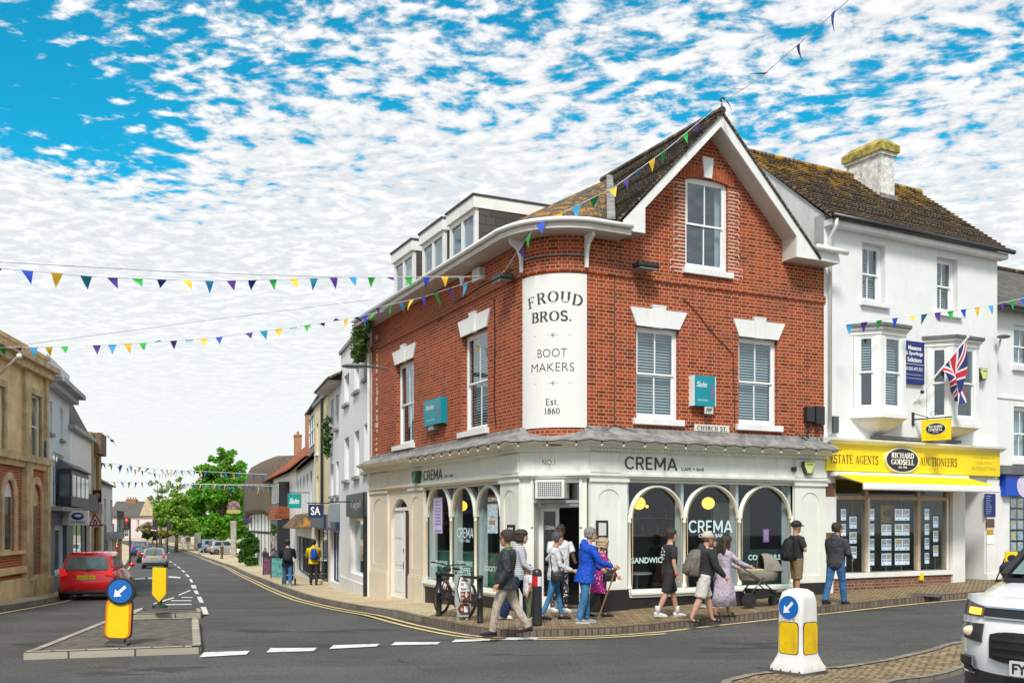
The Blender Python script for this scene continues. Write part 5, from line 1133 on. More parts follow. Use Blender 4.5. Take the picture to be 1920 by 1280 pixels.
ba=thing('white_house','tall white rendered house joined to the far end of the brick corner building','building',Wa.M@Matrix.Translation((0,0,g0)))
za1=zw(Wa,668,632)
wins=[wbox(Wa,c-4.5,c+4.5,y0,y1)for c,ys in((687,((655,709),(772,884))),(669,((680,733),(790,893))),(650,((702,757),(808,900))))for y0,y1 in ys]
wins=[(a,b,c,min(d,c+1.5))for a,b,c,d in wins]
shw=wbox(Wa,657,688,972,1078)
shell(ba,Wa,La,g0,za1,wins+[shw],WR_A)
for w in wins:window(ba,Wa,*w,bars=(0,1),sill=SILLD)
window(ba,Wa,*shw,bars=(0,0),glass=GLASS,shade=M_('shop display',(.20,.22,.20),.8,.5,2))
yj=MB().rings([[(shw[0]+.45+rx*math.cos(i*PI/4),.34+rx*.5*math.sin(i*PI/4),shw[2]+h)for i in range(8)]for rx,h in((.12,.5),(.17,.75),(.15,1.0),(.2,1.25),(.06,1.35))]);yj.build('mannequin',M_('yellow jacket',(.75,.62,.02),.6),ba,Wa.M)
MB().box(0,La,-.08,.3,za1,za1+.12).build('coping',SILLD,ba,Wa.M)
fb=MB().box(Wa.s(651,-.1),Wa.s(690,-.1),-.14,0,zw(Wa,668,968,-.1),zw(Wa,668,925,-.1)).build('fascia',M_('black green fascia',(.015,.03,.028),.4),ba,Wa.M);text_into(MB(),'Tujol',Wa.s(656,-.14),Wa.s(676,-.14),zw(Wa,666,956,-.14),zw(Wa,666,938,-.14),-.144,.01).build('lettering',M_('pale letter',(.55,.58,.55),.4),fb,Wa.M)
MB().tube([(Wa.s(685,-.1),-.1,z)for z in(zw(Wa,685,922,-.1),g0)],.07,8).build('downpipe',BLACKM,ba,Wa.M)
MB().box(0,La,-.04,0,g0,zw(Wa,668,1090)).build('plinth',WHITE,ba,Wa.M)
Wb,Lb=row_wall(617.5,638.6);g0=gz(Wb.o.x,Wb.o.y)-.5
bb2=thing('white_house','narrower white house with overhanging boxed eaves beyond the tall white house','building',Wb.M@Matrix.Translation((0,0,g0)));zb1=zw(Wb,628,722)
wins=[(x,x+.75,zz,zz+1.25)for x in(.5,2.0)for zz in(zb1-1.7,zb1-4.2)];sh_=(.35,Lb-.4,g0+.75,g0+2.7)
shell(bb2,Wb,Lb,g0,zb1,wins+[sh_],WR_A)
for w in wins:window(bb2,Wb,*w,sill=SILLD)
window(bb2,Wb,*sh_,mat=M_('navy shop paint',(.012,.03,.085),.4),bars=(2,0),glass=GLASS)
gable_roof(bb2,Wb,Lb,zb1,zb1+2.0,7,TILEL,.55,.5);MB().box(-.4,Lb,-.5,0,zb1-.12,zb1-.02).build('soffit',SOFF,bb2,Wb.M)
MB().box(.2,Lb-.2,-.16,-.0,g0+2.75,g0+3.35).build('fascia',M_('navy shop paint'),bb2,Wb.M)
Wc,Lc=row_wall(589.5,617.3);g0=gz(Wc.o.x,Wc.o.y)-.5
bc=thing('cream_house','tall narrow cream house with black downpipe and navy shopfront','building',Wc.M@Matrix.Translation((0,0,g0)));zc_=zw(Wc,603,752)
CRM2=M_('pale cream render',(.78,.68,.42),.7,.05,1.2,dirt=.12)
wins=[(x,x+.7,zz,zz+1.3)for x in(.8,2.6)for zz in(zc_-2.1,zc_-4.4)];sh_=(.3,Lc-.4,g0+.7,g0+2.9)
shell(bc,Wc,Lc,g0,zc_,wins+[sh_],CRM2)
for w in wins:window(bc,Wc,*w,sill=WHITE)
window(bc,Wc,*sh_,mat=M_('navy shop paint'),bars=(2,0),glass=GLASS);MB().box(.0,Lc,-.1,.25,zc_,zc_+.18).build('coping',M_('dark lead'),bc,Wc.M)
MB().box(.1,Lc-.3,-.18,0,g0+2.95,g0+3.5).build('fascia',M_('navy shop paint'),bc,Wc.M);MB().tube([(Lc*.66,-.08,z)for z in(zc_,g0+3.5)],.06,6).build('downpipe',BLACKM,bc,Wc.M)
Wd,Ld=row_wall(556,589.2);g0=gz(Wd.o.x,Wd.o.y)-.5
bd_=thing('dormer_house','white fronted house with black windows, mossy roof, box dormer and brick chimney','building',Wd.M@Matrix.Translation((0,0,g0)));zd=zw(Wd,573,871);zdr=zw(Wd,580,800)
wins=[(Ld*(.06+i*.19),Ld*(.06+i*.19)+1.0,zd-3.0,zd-.5)for i in range(5)];sh_=(.3,Ld-.4,g0+.8,g0+2.8)
shell(bd_,Wd,Ld,g0,zd,wins+[sh_],WHITE)
for w in wins:window(bd_,Wd,*w,mat=DKWIN,bars=(1,1))
window(bd_,Wd,*sh_,mat=M_('dark teal paint',(.012,.06,.065),.4),bars=(3,1),glass=GLASS)
gable_roof(bd_,Wd,Ld,zd,zd+3.2,7,TILEL,.35)
dx0,dx1=Ld*.42,Ld*.98;dmr=MB().box(dx0,dx1,.35,2.9,zd+.4,zd+2.75).build('dormer',DKWIN,bd_,Wd.M);window(dmr,Wd,dx0+.1,dx1-.1,zd+.9,zd+2.5,rec=.31,bars=(5,1),fw=.05)if False else None
dw=MB();
for i in range(6):x=dx0+.15+(dx1-dx0-.3)*i/5;dw.box(x-.025,x+.025,.30,.35,zd+1.0,zd+2.5)
dw.box(dx0+.12,dx1-.12,.30,.345,zd+.96,zd+1.04).box(dx0+.12,dx1-.12,.30,.345,zd+2.45,zd+2.53).box(dx0+.12,dx1-.12,.305,.345,zd+1.7,zd+1.76).build('dormer_window',WHITE,dmr,Wd.M)
MB().box(dx0-.1,dx1+.1,.15,3.2,zd+2.75,zd+2.85).build('dormer_roof',M_('roofing felt'),dmr,Wd.M)
CHIM=brick_mat('chimney brick',(.40,.14,.05),(.34,.10,.04),(.4,.3,.2),stain=.4)
def chimney(parent,W,x,y,z0,z1,w=.9,d=.6,pots=2):
 c=MB().box(x,x+w,y,y+d,z0,z1).box(x-.06,x+w+.06,y-.06,y+d+.06,z1-.22,z1-.06).build('chimney',CHIM,parent,W.M)
 for i in range(pots):MB().lathe([(.12,z1),(.10,z1+.28),(.13,z1+.34)],(x+w*(i+.5)/pots,y+d/2,0),8).build('chimney_pot',M_('terracotta',(.40,.13,.06),.8),c,W.M)
zz=zw(Wd,582,762,3.4);chimney(bd_,Wd,Wd.s(572,3.2),3.2,zd+1.0,zw(Wd,580,762,3.2),1.5,.8);chimney(bd_,Wd,Wd.s(551,3.0),3.0,zd+.6,zw(Wd,556,808,3.0),1.4,.8)
cano=MB();rg=[[(-.3,0,g0+4.0),(Ld*.85,0,g0+4.0),(Ld*.85,-.05,g0+4.0),(-.3,-.05,g0+4.0)],[(-.5,0,g0+3.35),(Ld*.9,0,g0+3.35),(Ld*.9,-.8,g0+3.25),(-.5,-.8,g0+3.25)]];cano.rings(rg).build('tiled_canopy',TILE,bd_,Wd.M)
We,Le=row_wall(503,555.5);g0=gz(We.o.x,We.o.y)-.4
be=thing('tiled_cafe','cafe with steep orange tiled roof, black bay window and black shopfront','building',We.M@Matrix.Translation((0,0,g0)));ze=zw(We,520,895)
RTILE=brick_mat('orange clay tiles',(.42,.125,.05),(.34,.09,.035),(.1,.04,.02),.2,.13,.012,.4,stain=.35,bump=.8)
sh_=(.6,3.0,g0+.8,g0+2.7);shell(be,We,Le,g0,ze,[sh_],WHITE);window(be,We,*sh_,mat=DKWIN,bars=(2,0),glass=GLASS)
gable_roof(be,We,Le,ze,zw(We,563,832,3),7,RTILE,.5,.3)
bx0,bx1=We.s(512,-.6),We.s(524,-.6);bz0,bz1=zw(We,530,948,-.6),zw(We,530,900,-.6);MB().box(bx0,bx1,-.65,0,bz0,bz1).build('bay_window',DKWIN,be,We.M)
bw=MB()
for i in range(5):x=bx0+.1+(bx1-bx0-.2)*i/4;bw.box(x-.03,x+.03,-.69,-.65,bz0+.25,bz1-.15)
bw.box(bx0+.1,bx1-.1,-.685,-.65,bz0+.22,bz0+.28).box(bx0+.1,bx1-.1,-.685,-.65,bz1-.2,bz1-.14).build('glazing_bars',M_('grey white paint',(.5,.52,.53),.5),be,We.M)
MB().rings([[(bx0-.3,0,bz0),(bx1+.2,0,bz0),(bx1+.2,-.7,bz0),(bx0-.3,-.7,bz0)],[(bx0-.6,0,bz0-.75),(bx1+.1,0,bz0-.75),(bx1+.1,-.95,bz0-.8),(bx0-.6,-.95,bz0-.8)]]).build('tile_skirt',RTILE,be,We.M)
sf=MB().box(bx0-.4,bx1+.3,-.75,-.05,g0,bz0-.8).build('shopfront',M_('black shop paint',(.016,.018,.02),.4),be,We.M)
cs_=MB().box(bx0-.46,bx0-.40,-.7,-.1,g0+.5,bz0-.9).build('name_board',M_('black shop paint'),be,We.M)
MB().box(bx0+.1,bx1-.1,-.76,-.75,g0+.9,bz0-1.1).build('pane',GLASSR,be,We.M)
Wf,Lf=row_wall(466,512);g0=gz(Wf.o.x,Wf.o.y)-.4
bf=thing('thatched_cottage','half timbered thatched cottage at the far end of the right hand row','building',Wf.M@Matrix.Translation((0,0,g0)));zf=zw(Wf,485,955);zfr=zw(Wf,490,858)
sh_=(1.0,2.4,zf-1.6,zf-.6);shell(bf,Wf,Lf,g0,zf,[sh_],WHITE,6);window(bf,Wf,*sh_,mat=DKWIN,bars=(2,1))
MB().plate([(0,zf),(5.9,zf),(2.95,zfr-.5)],[],0,.1).build('gable_wall',WHITE,bf,Wf.M@Matrix(((0,1,0,.1),(1,0,0,0),(0,0,1,0),(0,0,0,1))))
tb=MB()
for i in range(8):x=.1+(Lf-.2)*i/7;tb.box(x-.09,x+.09,-.03,0,g0+.2,zf)
tb.box(0,Lf,-.03,0,zf-1.9,zf-1.72).build('timber_frame',M_('black timber',(.03,.025,.02),.7,.3),bf,Wf.M)
def thatch_mat():
 m,g,b=new_mat('thatch');c=coords(g);st=g.noise(g.n('ShaderNodeMapping',{0:c,3:(9,9,1.2)}).outputs[0],2.5,6,.7);bg=g.noise(c,.9,4)
 k=g.mix(g.ramp(st,.3,.7),(.06,.045,.03,1),(.20,.155,.11,1));k=g.mix(g.ramp(bg,.58,.75,0,.5),k,(.13,.14,.03,1));g.t.links.new(k,b.inputs['Base Color']);b.inputs['Roughness'].default_value=.95
 bn=g.n('ShaderNodeBump',{'Strength':.8,'Distance':.06,'Height':st});g.t.links.new(bn.outputs[0],b.inputs['Normal']);return m
th=MB();prof=[(-.35,zf-.35),(-.4,zf+.1),(-.38,zf+1.4),(-.3,zfr-1.1),(.0,zfr-.4),(.6,zfr-.06),(2.2,zfr+.03),(3.6,zfr),(4.6,zfr-.6),(6.0,zf+.4),(6.2,zf-.3),(2.9,zf-.25)]
n=7;th.rings([[(x,y,z-.25*(abs(x-Lf/2)/(Lf/2))**6)for y,z in prof]for x in[-.6+(Lf+1.0)*i/n for i in range(n+1)]]);th.build('thatched_roof',thatch_mat(),bf,Wf.M,smooth=True)
def hang_sign(W,px0,px1,py0,py1,name,lab,mat,txt=None,tmat=None,serif=False,txt_box=(.12,.88,.3,.7),shear=0):
 c=row_pt((px0+px1)/2,-.7);Y=c.y;A=ray_px(px0,py1,Y);B=ray_px(px1,py0,Y);M=Matrix.Translation((A.x,Y,A.z));w=B.x-A.x;h=B.z-A.z
 s_=thing(name,lab,'sign',M);MB().box(0,w,-.03,.03,0,h).build('panel',mat,s_,M,bevel=.008);MB().bar((-.05,0,h+.05),(w+.5,.25,h+.05),.04).build('bracket',BLACKM,s_,M)
 if txt:
  t=MB();(serif_into(t,txt,txt_box[0]*w,txt_box[1]*w,txt_box[2]*h,txt_box[3]*h,-.034)if serif else text_into(t,txt,txt_box[0]*w,txt_box[1]*w,txt_box[2]*h,txt_box[3]*h,-.034,.02,shear));t.build('lettering',tmat or WHITER,s_,M)
 return s_
hang_sign(None,539.5,564.5,925,952,'hanging_sign','teal hanging sign with white script over the pushchair walkers',M_('teal green sign',(.0,.30,.28),.4),'Slades',shear=.4)
hang_sign(None,578,606,945,970,'hanging_sign','navy hanging sign with two large white initials beside the teal one',NAVY if False else M_('navy shop paint'),'SA',txt_box=(.18,.82,.2,.82))
hang_sign(None,455,472,971,980,'hanging_sign','small dark hanging sign left of the thatched cottage',M_('dark purple sign',(.05,.03,.08),.4))
hang_sign(None,619,637,943,978,'hanging_sign','grey glass hanging sign on the front of the narrower white house',M_('grey glass sign',(.20,.25,.27),.2))
vb=hang_sign(None,515,524,998,1033,'banner_sign','narrow upright black banner with white cafe lettering by the tiled cafe',M_('black shop paint'))
M=wmx(vb);hb=ray_px(519,998,row_pt(519.5,-.7).y).z-M.translation.z;wv=ray_px(524,998,row_pt(519.5,-.7).y).x-M.translation.x
t=text_into(MB(),'STREETSIDE CAFE',.05*hb,.95*hb,0,.6*wv,0,.02);t.v=[(.8*wv-v[2],-.034,v[0])for v in t.v];t.build('lettering',WHITER,vb,M)
iv=MB();rnd=random.Random(3)
for i in range(46):
 t=i/45;px=668+26*rnd.random()*(1-.5*t);py=606+66*t;q=row_pt(px,-.25);p=ray_px(px-4*t,py,q.y);leaves(iv,p,.17,30,.075,rnd)
tag(iv.build('ivy_plant',leaf_mat('ivy leaf',(.05,.12,.02),(.11,.2,.035)),None,Matrix()),'green plant spilling from the gutter at the far end of the brick building','plant')
iv=MB()
for i in range(26):p=ray_px(613+rnd.uniform(-4,4),785+i*2.7,row_pt(614,-.2).y);leaves(iv,p,.16,16,.08,rnd)
tag(iv.build('ivy_plant',leaf_mat('ivy leaf'),None,Matrix()),'thin climbing plant on the cream house beside its downpipe','plant')
q=row_pt(679,-.9);p=ray_px(664,686,q.y);lm=thing('street_lamp','dark flat street lamp head on the tall white house','street lamp',Matrix.Translation(p));MB().ball(tuple(p),(.34,.2,.06)).build('lamp_head',M_('grey lamp'),lm,Matrix(),smooth=True);MB().tube([p+Vector((.1,.1,.03)),p+Vector((.75,.75,.05))],.03,6).build('arm',M_('grey lamp'),lm,Matrix())
g=ground_px(653.5,1103,0);zt=ray_px(653,922,g.y).z;gp2=thing('grey_post','grey street post standing on the pavement by the tall white house','post',Matrix.Translation(g));MB().lathe([(.11,0),(.11,1.9),(.06,2.0),(.055,zt-g.z)],tuple(g),10).build('pole',M_('grey post paint',(.22,.23,.23),.5),gp2,Matrix(),smooth=True);MB().bar((g.x-.75,g.y,zt-1.0),(g.x,g.y,zt-1.0),.05).bar((g.x-.72,g.y,zt-.5),(g.x-.72,g.y,zt-1.3),.1,.04).build('crossbar',M_('grey post paint'),gp2,Matrix())
# ------ left hand side of the street
W1=Wall((-14.4+.17*16,28-.985*16),(-.17,.985));bank=thing('bank_building','sandstone upper storey over red brick building at the left edge with arched openings','building',W1.M)
STONE=M_('yellow sandstone',(.76,.58,.31),.85,.18,1.6,.25,14,dirt=.2);STONED=M_('weathered sandstone',(.56,.43,.25),.9,.25,3,.3,16,dirt=.45)
BRL=brick_mat('left red brick',(.42,.085,.03),(.32,.06,.025),(.55,.32,.2),stain=.3)
L1=W1.s(86);zs_=zw(W1,45,858);zcr=zw(W1,50,690);zpt=zw(W1,45,655)
up=[wbox(W1,56,76,741,857),wbox(W1,-14,7,722,846),(W1.s(-40)-.9,W1.s(-40)+.3,3.6,5.8)]
MB().plate([(0,zs_),(L1,zs_),(L1,zcr),(0,zcr)],[hole(h)for h in up],0,.3).build('upper_wall',STONE,bank,W1.M)
for h in up:
 window(bank,W1,*h,rec=.08,bars=(0,1));MB().plate([(h[0]-.16,h[2]),(h[1]+.16,h[2]),(h[1]+.16,h[3]+.2),(h[0]-.16,h[3]+.2)],[hole((h[0]+.0,h[1]-.0,h[2]+.002,h[3]))],-.05,.05).build('window_surround',STONED,bank,W1.M)
a1,a2=wbox(W1,57,76,906,1106),wbox(W1,5,26,898,1036);ah=[arch_pts(a1[0],a1[1],-.9,a1[3]),arch_pts(a2[0],a2[1],a2[2],a2[3])]
MB().plate([(0,-1),(L1,-1),(L1,zs_),(0,zs_)],ah,0,.3).build('lower_wall',BRL,bank,W1.M)
for h,nm in((a1,'door'),(a2,'window')):
 o=arch_pts(h[0]-.22,h[1]+.22,h[2]if nm=='window' else-.9,h[3]+.22);MB().plate(o,[arch_pts(h[0],h[1],(h[2]+.01)if nm=='window' else-.89,h[3])],-.05,.02).build('arch_surround',STONED,bank,W1.M)
 d=MB().plate(arch_pts(h[0],h[1],h[2]if nm=='window' else-.9,h[3]),[],.07,.12).build(nm,STONED if nm=='door' else WHITER,bank,W1.M)
 if nm=='window':MB().box(h[0]+.1,h[1]-.1,.055,.068,h[2]+.1,h[3]-.5).build('pane',M_('dark pane',(.03,.035,.04),.08),d,W1.M)
 else:MB().box(h[0]+.1,h[1]-.1,.05,.069,-.7,h[3]-.7).build('leaf',M_('old oak',(.22,.15,.08),.7,.2),d,W1.M)
for px0,px1 in((40,52),(80,85.5)):
 x0,x1=W1.s(px0),W1.s(px1);MB().box(x0,x1,-.16,0,-1,zs_).box(x0+.06,x1-.06,-.12,0,zs_,zcr).box(x0-.06,x1+.06,-.24,0,-1,.1).build('pilaster',STONED,bank,W1.M)
MB().box(0,L1+.1,-.22,0,zs_-.12,zs_+.1).box(0,L1+.06,-.12,0,zs_-.3,zs_-.12).build('string_course',STONED,bank,W1.M)
MB().box(0,L1+.2,-.42,.3,zcr+.12,zcr+.28).box(0,L1+.1,-.26,.3,zcr-.1,zcr+.12).build('cornice',STONED,bank,W1.M)
MB().box(0,L1,-.05,.3,zcr+.28,zpt).build('parapet',STONE,bank,W1.M);MB().box(0,L1+.06,-.12,.35,zpt,zpt+.12).box(W1.s(40),W1.s(50),-.13,.0,zcr+.28,zpt).build('coping',STONED,bank,W1.M)
MB().box(0,L1,-.10,0,-1,zw(W1,20,1085)).box(0,W1.s(40),-.16,0,zw(W1,20,1075),zw(W1,20,1063)).box(0,W1.s(40),-.12,0,zw(W1,12,1040),zw(W1,12,1033)).build('plinth',STONE,bank,W1.M)
MB().box(L1-.2,L1,.3,8,-1,zpt).box(0,L1,8,8.2,-1,zpt).build('side_wall',STONED,bank,W1.M)
pp=[W1.p(*(lambda q:(q[0],0,q[1]))(W1.at(-6,706))),None];q=W1.at(36,667,-1.3);pp[1]=W1.p(q[0],-1.3,q[1]);fpo=thing('flagpole','bare white flagpole slanting out from the sandstone front at left','pole',Matrix.Translation(pp[0]));MB().tube(pp,.035,8).ball(tuple(pp[1]),.07).build('pole',WHITER,fpo,Matrix())
LD=Vector((-.281,.96));LO=W1.p(L1+.02,0,0).to_2d()
def left_pt(px):
 k=(px-CX)/F;t=(k*LO.y-LO.x)/(LD.x-k*LD.y);return LO+LD*t
def left_wall(px0,px1):
 a,b=left_pt(px0),left_pt(px1);return Wall((a.x,a.y),(b.x-a.x,b.y-a.y)),(b-a).length
W5,L5=left_wall(86.2,129.5);p5=thing('pale_blue_house','pale blue three storey house with a slate grey shopfront left of the red car','building',W5.M)
PBL=M_('pale blue render',(.62,.68,.74),.7,.04,1.2,dirt=.1);z5=zw(W5,105,728);zp5=zw(W5,105,702)
u=[(W5.s(93),W5.s(97.5),zw(W5,95,812),zw(W5,95,752)),(W5.s(112),W5.s(118),zw(W5,115,824),zw(W5,115,765)),(W5.s(99.5),W5.s(119),zw(W5,108,950),zw(W5,108,850))];sh_=(W5.s(94),W5.s(117),zw(W5,105,1072),zw(W5,105,990))
shell(p5,W5,L5,-1.2,z5,u+[sh_],PBL)
for h in u:window(p5,W5,*h,rec=.07,bars=(1 if h is u[2]else 0,1),sill=SILLD,shade=M_('white curtain',(.5,.52,.53),.8))
window(p5,W5,*sh_,rec=.04,mat=WHITER,bars=(0,0),glass=GLASS,shade=M_('green shop display',(.05,.16,.08),.8,.8,3))
MB().box(0,L5+.3,-.55,.3,z5,z5+.16).box(0,L5+.15,-.32,.3,z5-.2,z5).build('cornice',M_('grey blue stone',(.40,.42,.44),.8,.2),p5,W5.M);MB().box(0,L5,-.02,.3,z5+.16,zp5+.4).build('parapet',PBL,p5,W5.M)
SLG=M_('slate blue shop paint',(.06,.10,.13),.45,.06)
MB().box(0,sh_[0]-.02,-.14,0,-1.2,zw(W5,100,960)).box(sh_[1]+.02,L5,-.14,0,-1.2,zw(W5,100,960)).box(0,L5,-.10,0,-1.2,sh_[2]-.12).build('shopfront',SLG,p5,W5.M);MB().box(0,L5+.1,-.5,0,zw(W5,100,958),zw(W5,100,950)).build('shop_cornice',SILLD,p5,W5.M);MB().box(0,L5,-.17,0,zw(W5,105,984),zw(W5,105,960)).build('fascia',SLG,p5,W5.M)
MB().plate([(W5.s(88,-.05)+.25*math.cos(i*PI/8),4.1+.5*math.sin(i*PI/8))for i in range(16)],[],-.05,0).build('plaque',M_('blue plaque',(.03,.10,.25),.4),p5,W5.M)
Y=left_pt(112).y-.6;A=ray_px(98,984,Y);B=ray_px(166,957,Y);Mx=Matrix.Translation((A.x,Y,A.z));w=B.x-A.x;h=B.z-A.z
ws=thing('shop_sign','long white shop sign with blue emblem standing out over the left pavement','sign',Mx);MB().box(0,w*.46,-.06,.06,0,h).build('panel',M_('pale grey sign',(.60,.64,.67),.4),ws,Mx);MB().box(w*.47,w,-.06,.06,0,h).build('panel',WHITER,ws,Mx)
k=MB();k.plate([(w*.72+.22*math.cos(i*PI/10),h*.62+.13*math.sin(i*PI/10))for i in range(20)],[[(w*.73+.13*math.cos(i*PI/6),h*.66+.05*math.sin(i*PI/6))for i in range(12)]],-.066,-.06);text_into(k,'WATERSIDE',w*.53,w*.93,h*.12,h*.3,-.064,.01);k.build('lettering',M_('navy emblem',(.02,.06,.25),.4),ws,Mx)
k=MB()
for i in range(3):k.tube([(w*(.1+.11*i)+.08*math.cos(j*.5),-.07,h*.62+.09*math.sin(j*.5+i))for j in range(12)],.012,4)
k.box(w*.18,w*.3,-.064,-.06,h*.25,h*.34);k.build('scrolls',M_('grey green scroll',(.25,.32,.28),.5),ws,Mx)
W6,L6=left_wall(129.8,171);p6=thing('white_gabled_house','white house with slate mansard and dark glazed oriel on the left side','building',W6.M);z6=zw(W6,150,812)
sh_=(.4,L6-.5,-.6,2.2);shell(p6,W6,L6,-1.8,z6,[sh_],WHITE);window(p6,W6,*sh_,mat=BLACK,bars=(3,0),glass=GLASS)
MB().rings([[(0,-.05,z6),(L6,-.05,z6),(L6,6,z6),(0,6,z6)],[(0,.9,z6+1.9),(L6-.3,.9,z6+1.9),(L6-.3,5,z6+1.9),(0,5,z6+1.9)]]).build('mansard_roof',SLATE,p6,W6.M);MB().box(-.1,.9,.6,1.6,z6+1.4,z6+2.5).build('dormer',M_('grey blue stone'),p6,W6.M)
MB().box(-.3,L6,-.25,.1,z6-.1,z6+.06).build('gutter',M_('grey blue stone'),p6,W6.M)
ox0,ox1=W6.s(134,-.45),W6.s(166,-.45);oz0,oz1=zw(W6,150,950,-.45),zw(W6,150,884,-.45);orl=MB().box(ox0,ox1,-.45,0,oz0,oz1).build('oriel',M_('black blue paint',(.02,.03,.038),.35),p6,W6.M)
k=MB().box(ox0-.012,ox0,-.4,-.06,oz0+.35,oz1-.2);n=4
for i in range(n):a=ox0+(ox1-ox0)*(i+.12)/n;k.box(a,a+(ox1-ox0)/n*.76,-.462,-.45,oz0+.35,oz1-.2)
k.build('pane',M_('reflecting pane',(.10,.13,.14),.06,.4,2),orl,W6.M);MB().rings([[(ox0-.1,0,oz1+.32),(ox1+.1,0,oz1+.32),(ox1+.1,-.1,oz1+.32),(ox0-.1,-.1,oz1+.32)],[(ox0-.1,0,oz1),(ox1+.1,0,oz1),(ox1+.1,-.6,oz1),(ox0-.1,-.6,oz1)]]).build('oriel_roof',M_('dark lead'),orl,W6.M)
MB().box(0,L6,-.3,0,2.3,3.0).build('fascia',M_('black shop paint'),p6,W6.M)
W7,L7=left_wall(171.3,190);p7=thing('brown_house','narrow brown house with projecting tile hung gable beyond the white gabled house','building',W7.M);z7=zw(W7,180,815);shell(p7,W7,L7,-2.2,z7,[(1,L7-1,3.2,4.8),(1,L7-1,-.8,1.6)],M_('ochre render',(.42,.28,.10),.8,.2,dirt=.3));window(p7,W7,1,L7-1,3.2,4.8);window(p7,W7,1,L7-1,-.8,1.6,mat=BLACK,glass=GLASS)
MB().box(L7*.25,L7*.8,-.3,.6,z7-.9,z7+.05).build('hung_gable',M_('brown tile hanging',(.20,.13,.08),.9,.3,6),p7,W7.M)
W8,L8=left_wall(190.3,210.5);p8=thing('white_pub','white building with grey balcony on stone columns at the far left bend','building',W8.M);z8=zw(W8,200,908);shell(p8,W8,L8,-2.4,z8,[(1,2,1.6,3.0),(4,5,1.6,3.0),(1,L8-2,-1.0,.9)],WHITE)
for h in((1,2,1.6,3.0),(4,5,1.6,3.0),(1,L8-2,-1.0,.9)):window(p8,W8,*h,bars=(1,1))
gable_roof(p8,W8,L8,z8,zw(W8,193,880,3),7,SLATE,.15,.1)
bl=MB().box(L8*.3,L8,-.6,0,1.0,1.35).build('balcony',M_('grey blue stone'),p8,W8.M);k=MB()
for i in range(9):x=L8*.3+L8*.7*i/8;k.bar((x,-.56,1.35),(x,-.56,2.4),.03)
k.bar((L8*.3,-.56,2.4),(L8,-.56,2.4),.05).build('railing',BLACKM,bl,W8.M)
for x in(L8*.35,L8*.95):MB().lathe([(.14,-2.4),(.1,-2.2),(.09,.8),(.14,1.0)],(x,-.4,0),10).build('stone_column',STONE,p8,W8.M)
def flat_sign(px0,px1,py0,py1,Y,name,lab,mat,foot=None):
 A=ray_px(px0,py1,Y);B=ray_px(px1,py0,Y);Mx=Matrix.Translation((A.x,Y,A.z));s_=thing(name,lab,'sign',Mx);w,h=B.x-A.x,B.z-A.z;MB().box(0,w,-.03,.03,0,h).build('panel',mat,s_,Mx,bevel=.01)
 if foot is not None:z=gz(A.x,Y)-A.z;MB().tube([(w*foot,.05,z),(w*foot,.05,h)],.035,6).build('pole',M_('grey post paint'),s_,Mx)
 else:MB().bar((0,.0,h+.06),(-.7,.3,h+.06),.04).build('bracket',BLACKM,s_,Mx)
 return s_,Mx,w,h
es,Mx,w,h=flat_sign(174.5,190,918,941,44,'hanging_sign','square black hanging sign with orange round target over the left pavement',BLACK);k=MB().plate([(w/2+w*.36*math.cos(i*PI/12),h/2+w*.36*math.sin(i*PI/12))for i in range(24)],[[(w/2+w*.1*math.cos(i*PI/6),h/2+w*.1*math.sin(i*PI/6))for i in range(12)]],-.036,-.03);k.build('ring',M_('salmon ring',(.70,.22,.12),.5,.2,6),es,Mx)
flat_sign(174.5,192,944,964,44.3,'hanging_sign','plain lilac white hanging sign below the target sign',M_('lilac white sign',(.62,.58,.68),.5))
flat_sign(165,179,956,970,44.6,'hanging_sign','small crimson hanging sign behind the warning triangle',M_('crimson sign',(.50,.01,.08),.5))
Y=38.0;A=ray_px(179,986,Y);sc_=28/F*Y;Mx=Matrix.Translation((A.x,Y,A.z));ts=thing('warning_sign','red bordered triangular road narrows sign on a grey pole','road sign',Mx)
tri=lambda k,c=.29:[(-.5*k*sc_,sc_*(c-c*k)),(.5*k*sc_,sc_*(c-c*k)),(0,sc_*(c-c*k+.87*k))]
MB().plate(tri(1),[],-.02,.02).build('panel',M_('red road sign',(.55,.012,.02),.4),ts,Mx);k=MB().plate(tri(.68),[],-.026,-.02);k.build('white_field',WHITER,ts,Mx)
k=MB();
for sg in(-1,1):k.tube([(sg*.10*sc_,-.03,.12*sc_),(sg*.10*sc_,-.03,.27*sc_),(sg*.04*sc_,-.03,.36*sc_),(sg*.04*sc_,-.03,.46*sc_)],.022,5)
k.build('symbol',BLACK,ts,Mx);MB().tube([(.62*sc_,.06,gz(A.x,Y)-A.z),(.62*sc_,.06,.05*sc_)],.045,8).bar((.62*sc_,.05,.1*sc_),(-.2*sc_,.05,.1*sc_),.04).build('pole',M_('grey post paint'),ts,Mx)
bsn,Mx,w,h=flat_sign(214,224,983,996,62,'bus_stop_sign','blue and white bus stop flag on a slim pole beyond the left shops',M_('pale turquoise sign',(.35,.62,.62),.5),1.0);MB().box(-.55*w,-.05*w,-.03,.03,-.1*h,1.15*h).build('panel',M_('dark red panel',(.25,.03,.05),.5),bsn,Mx)
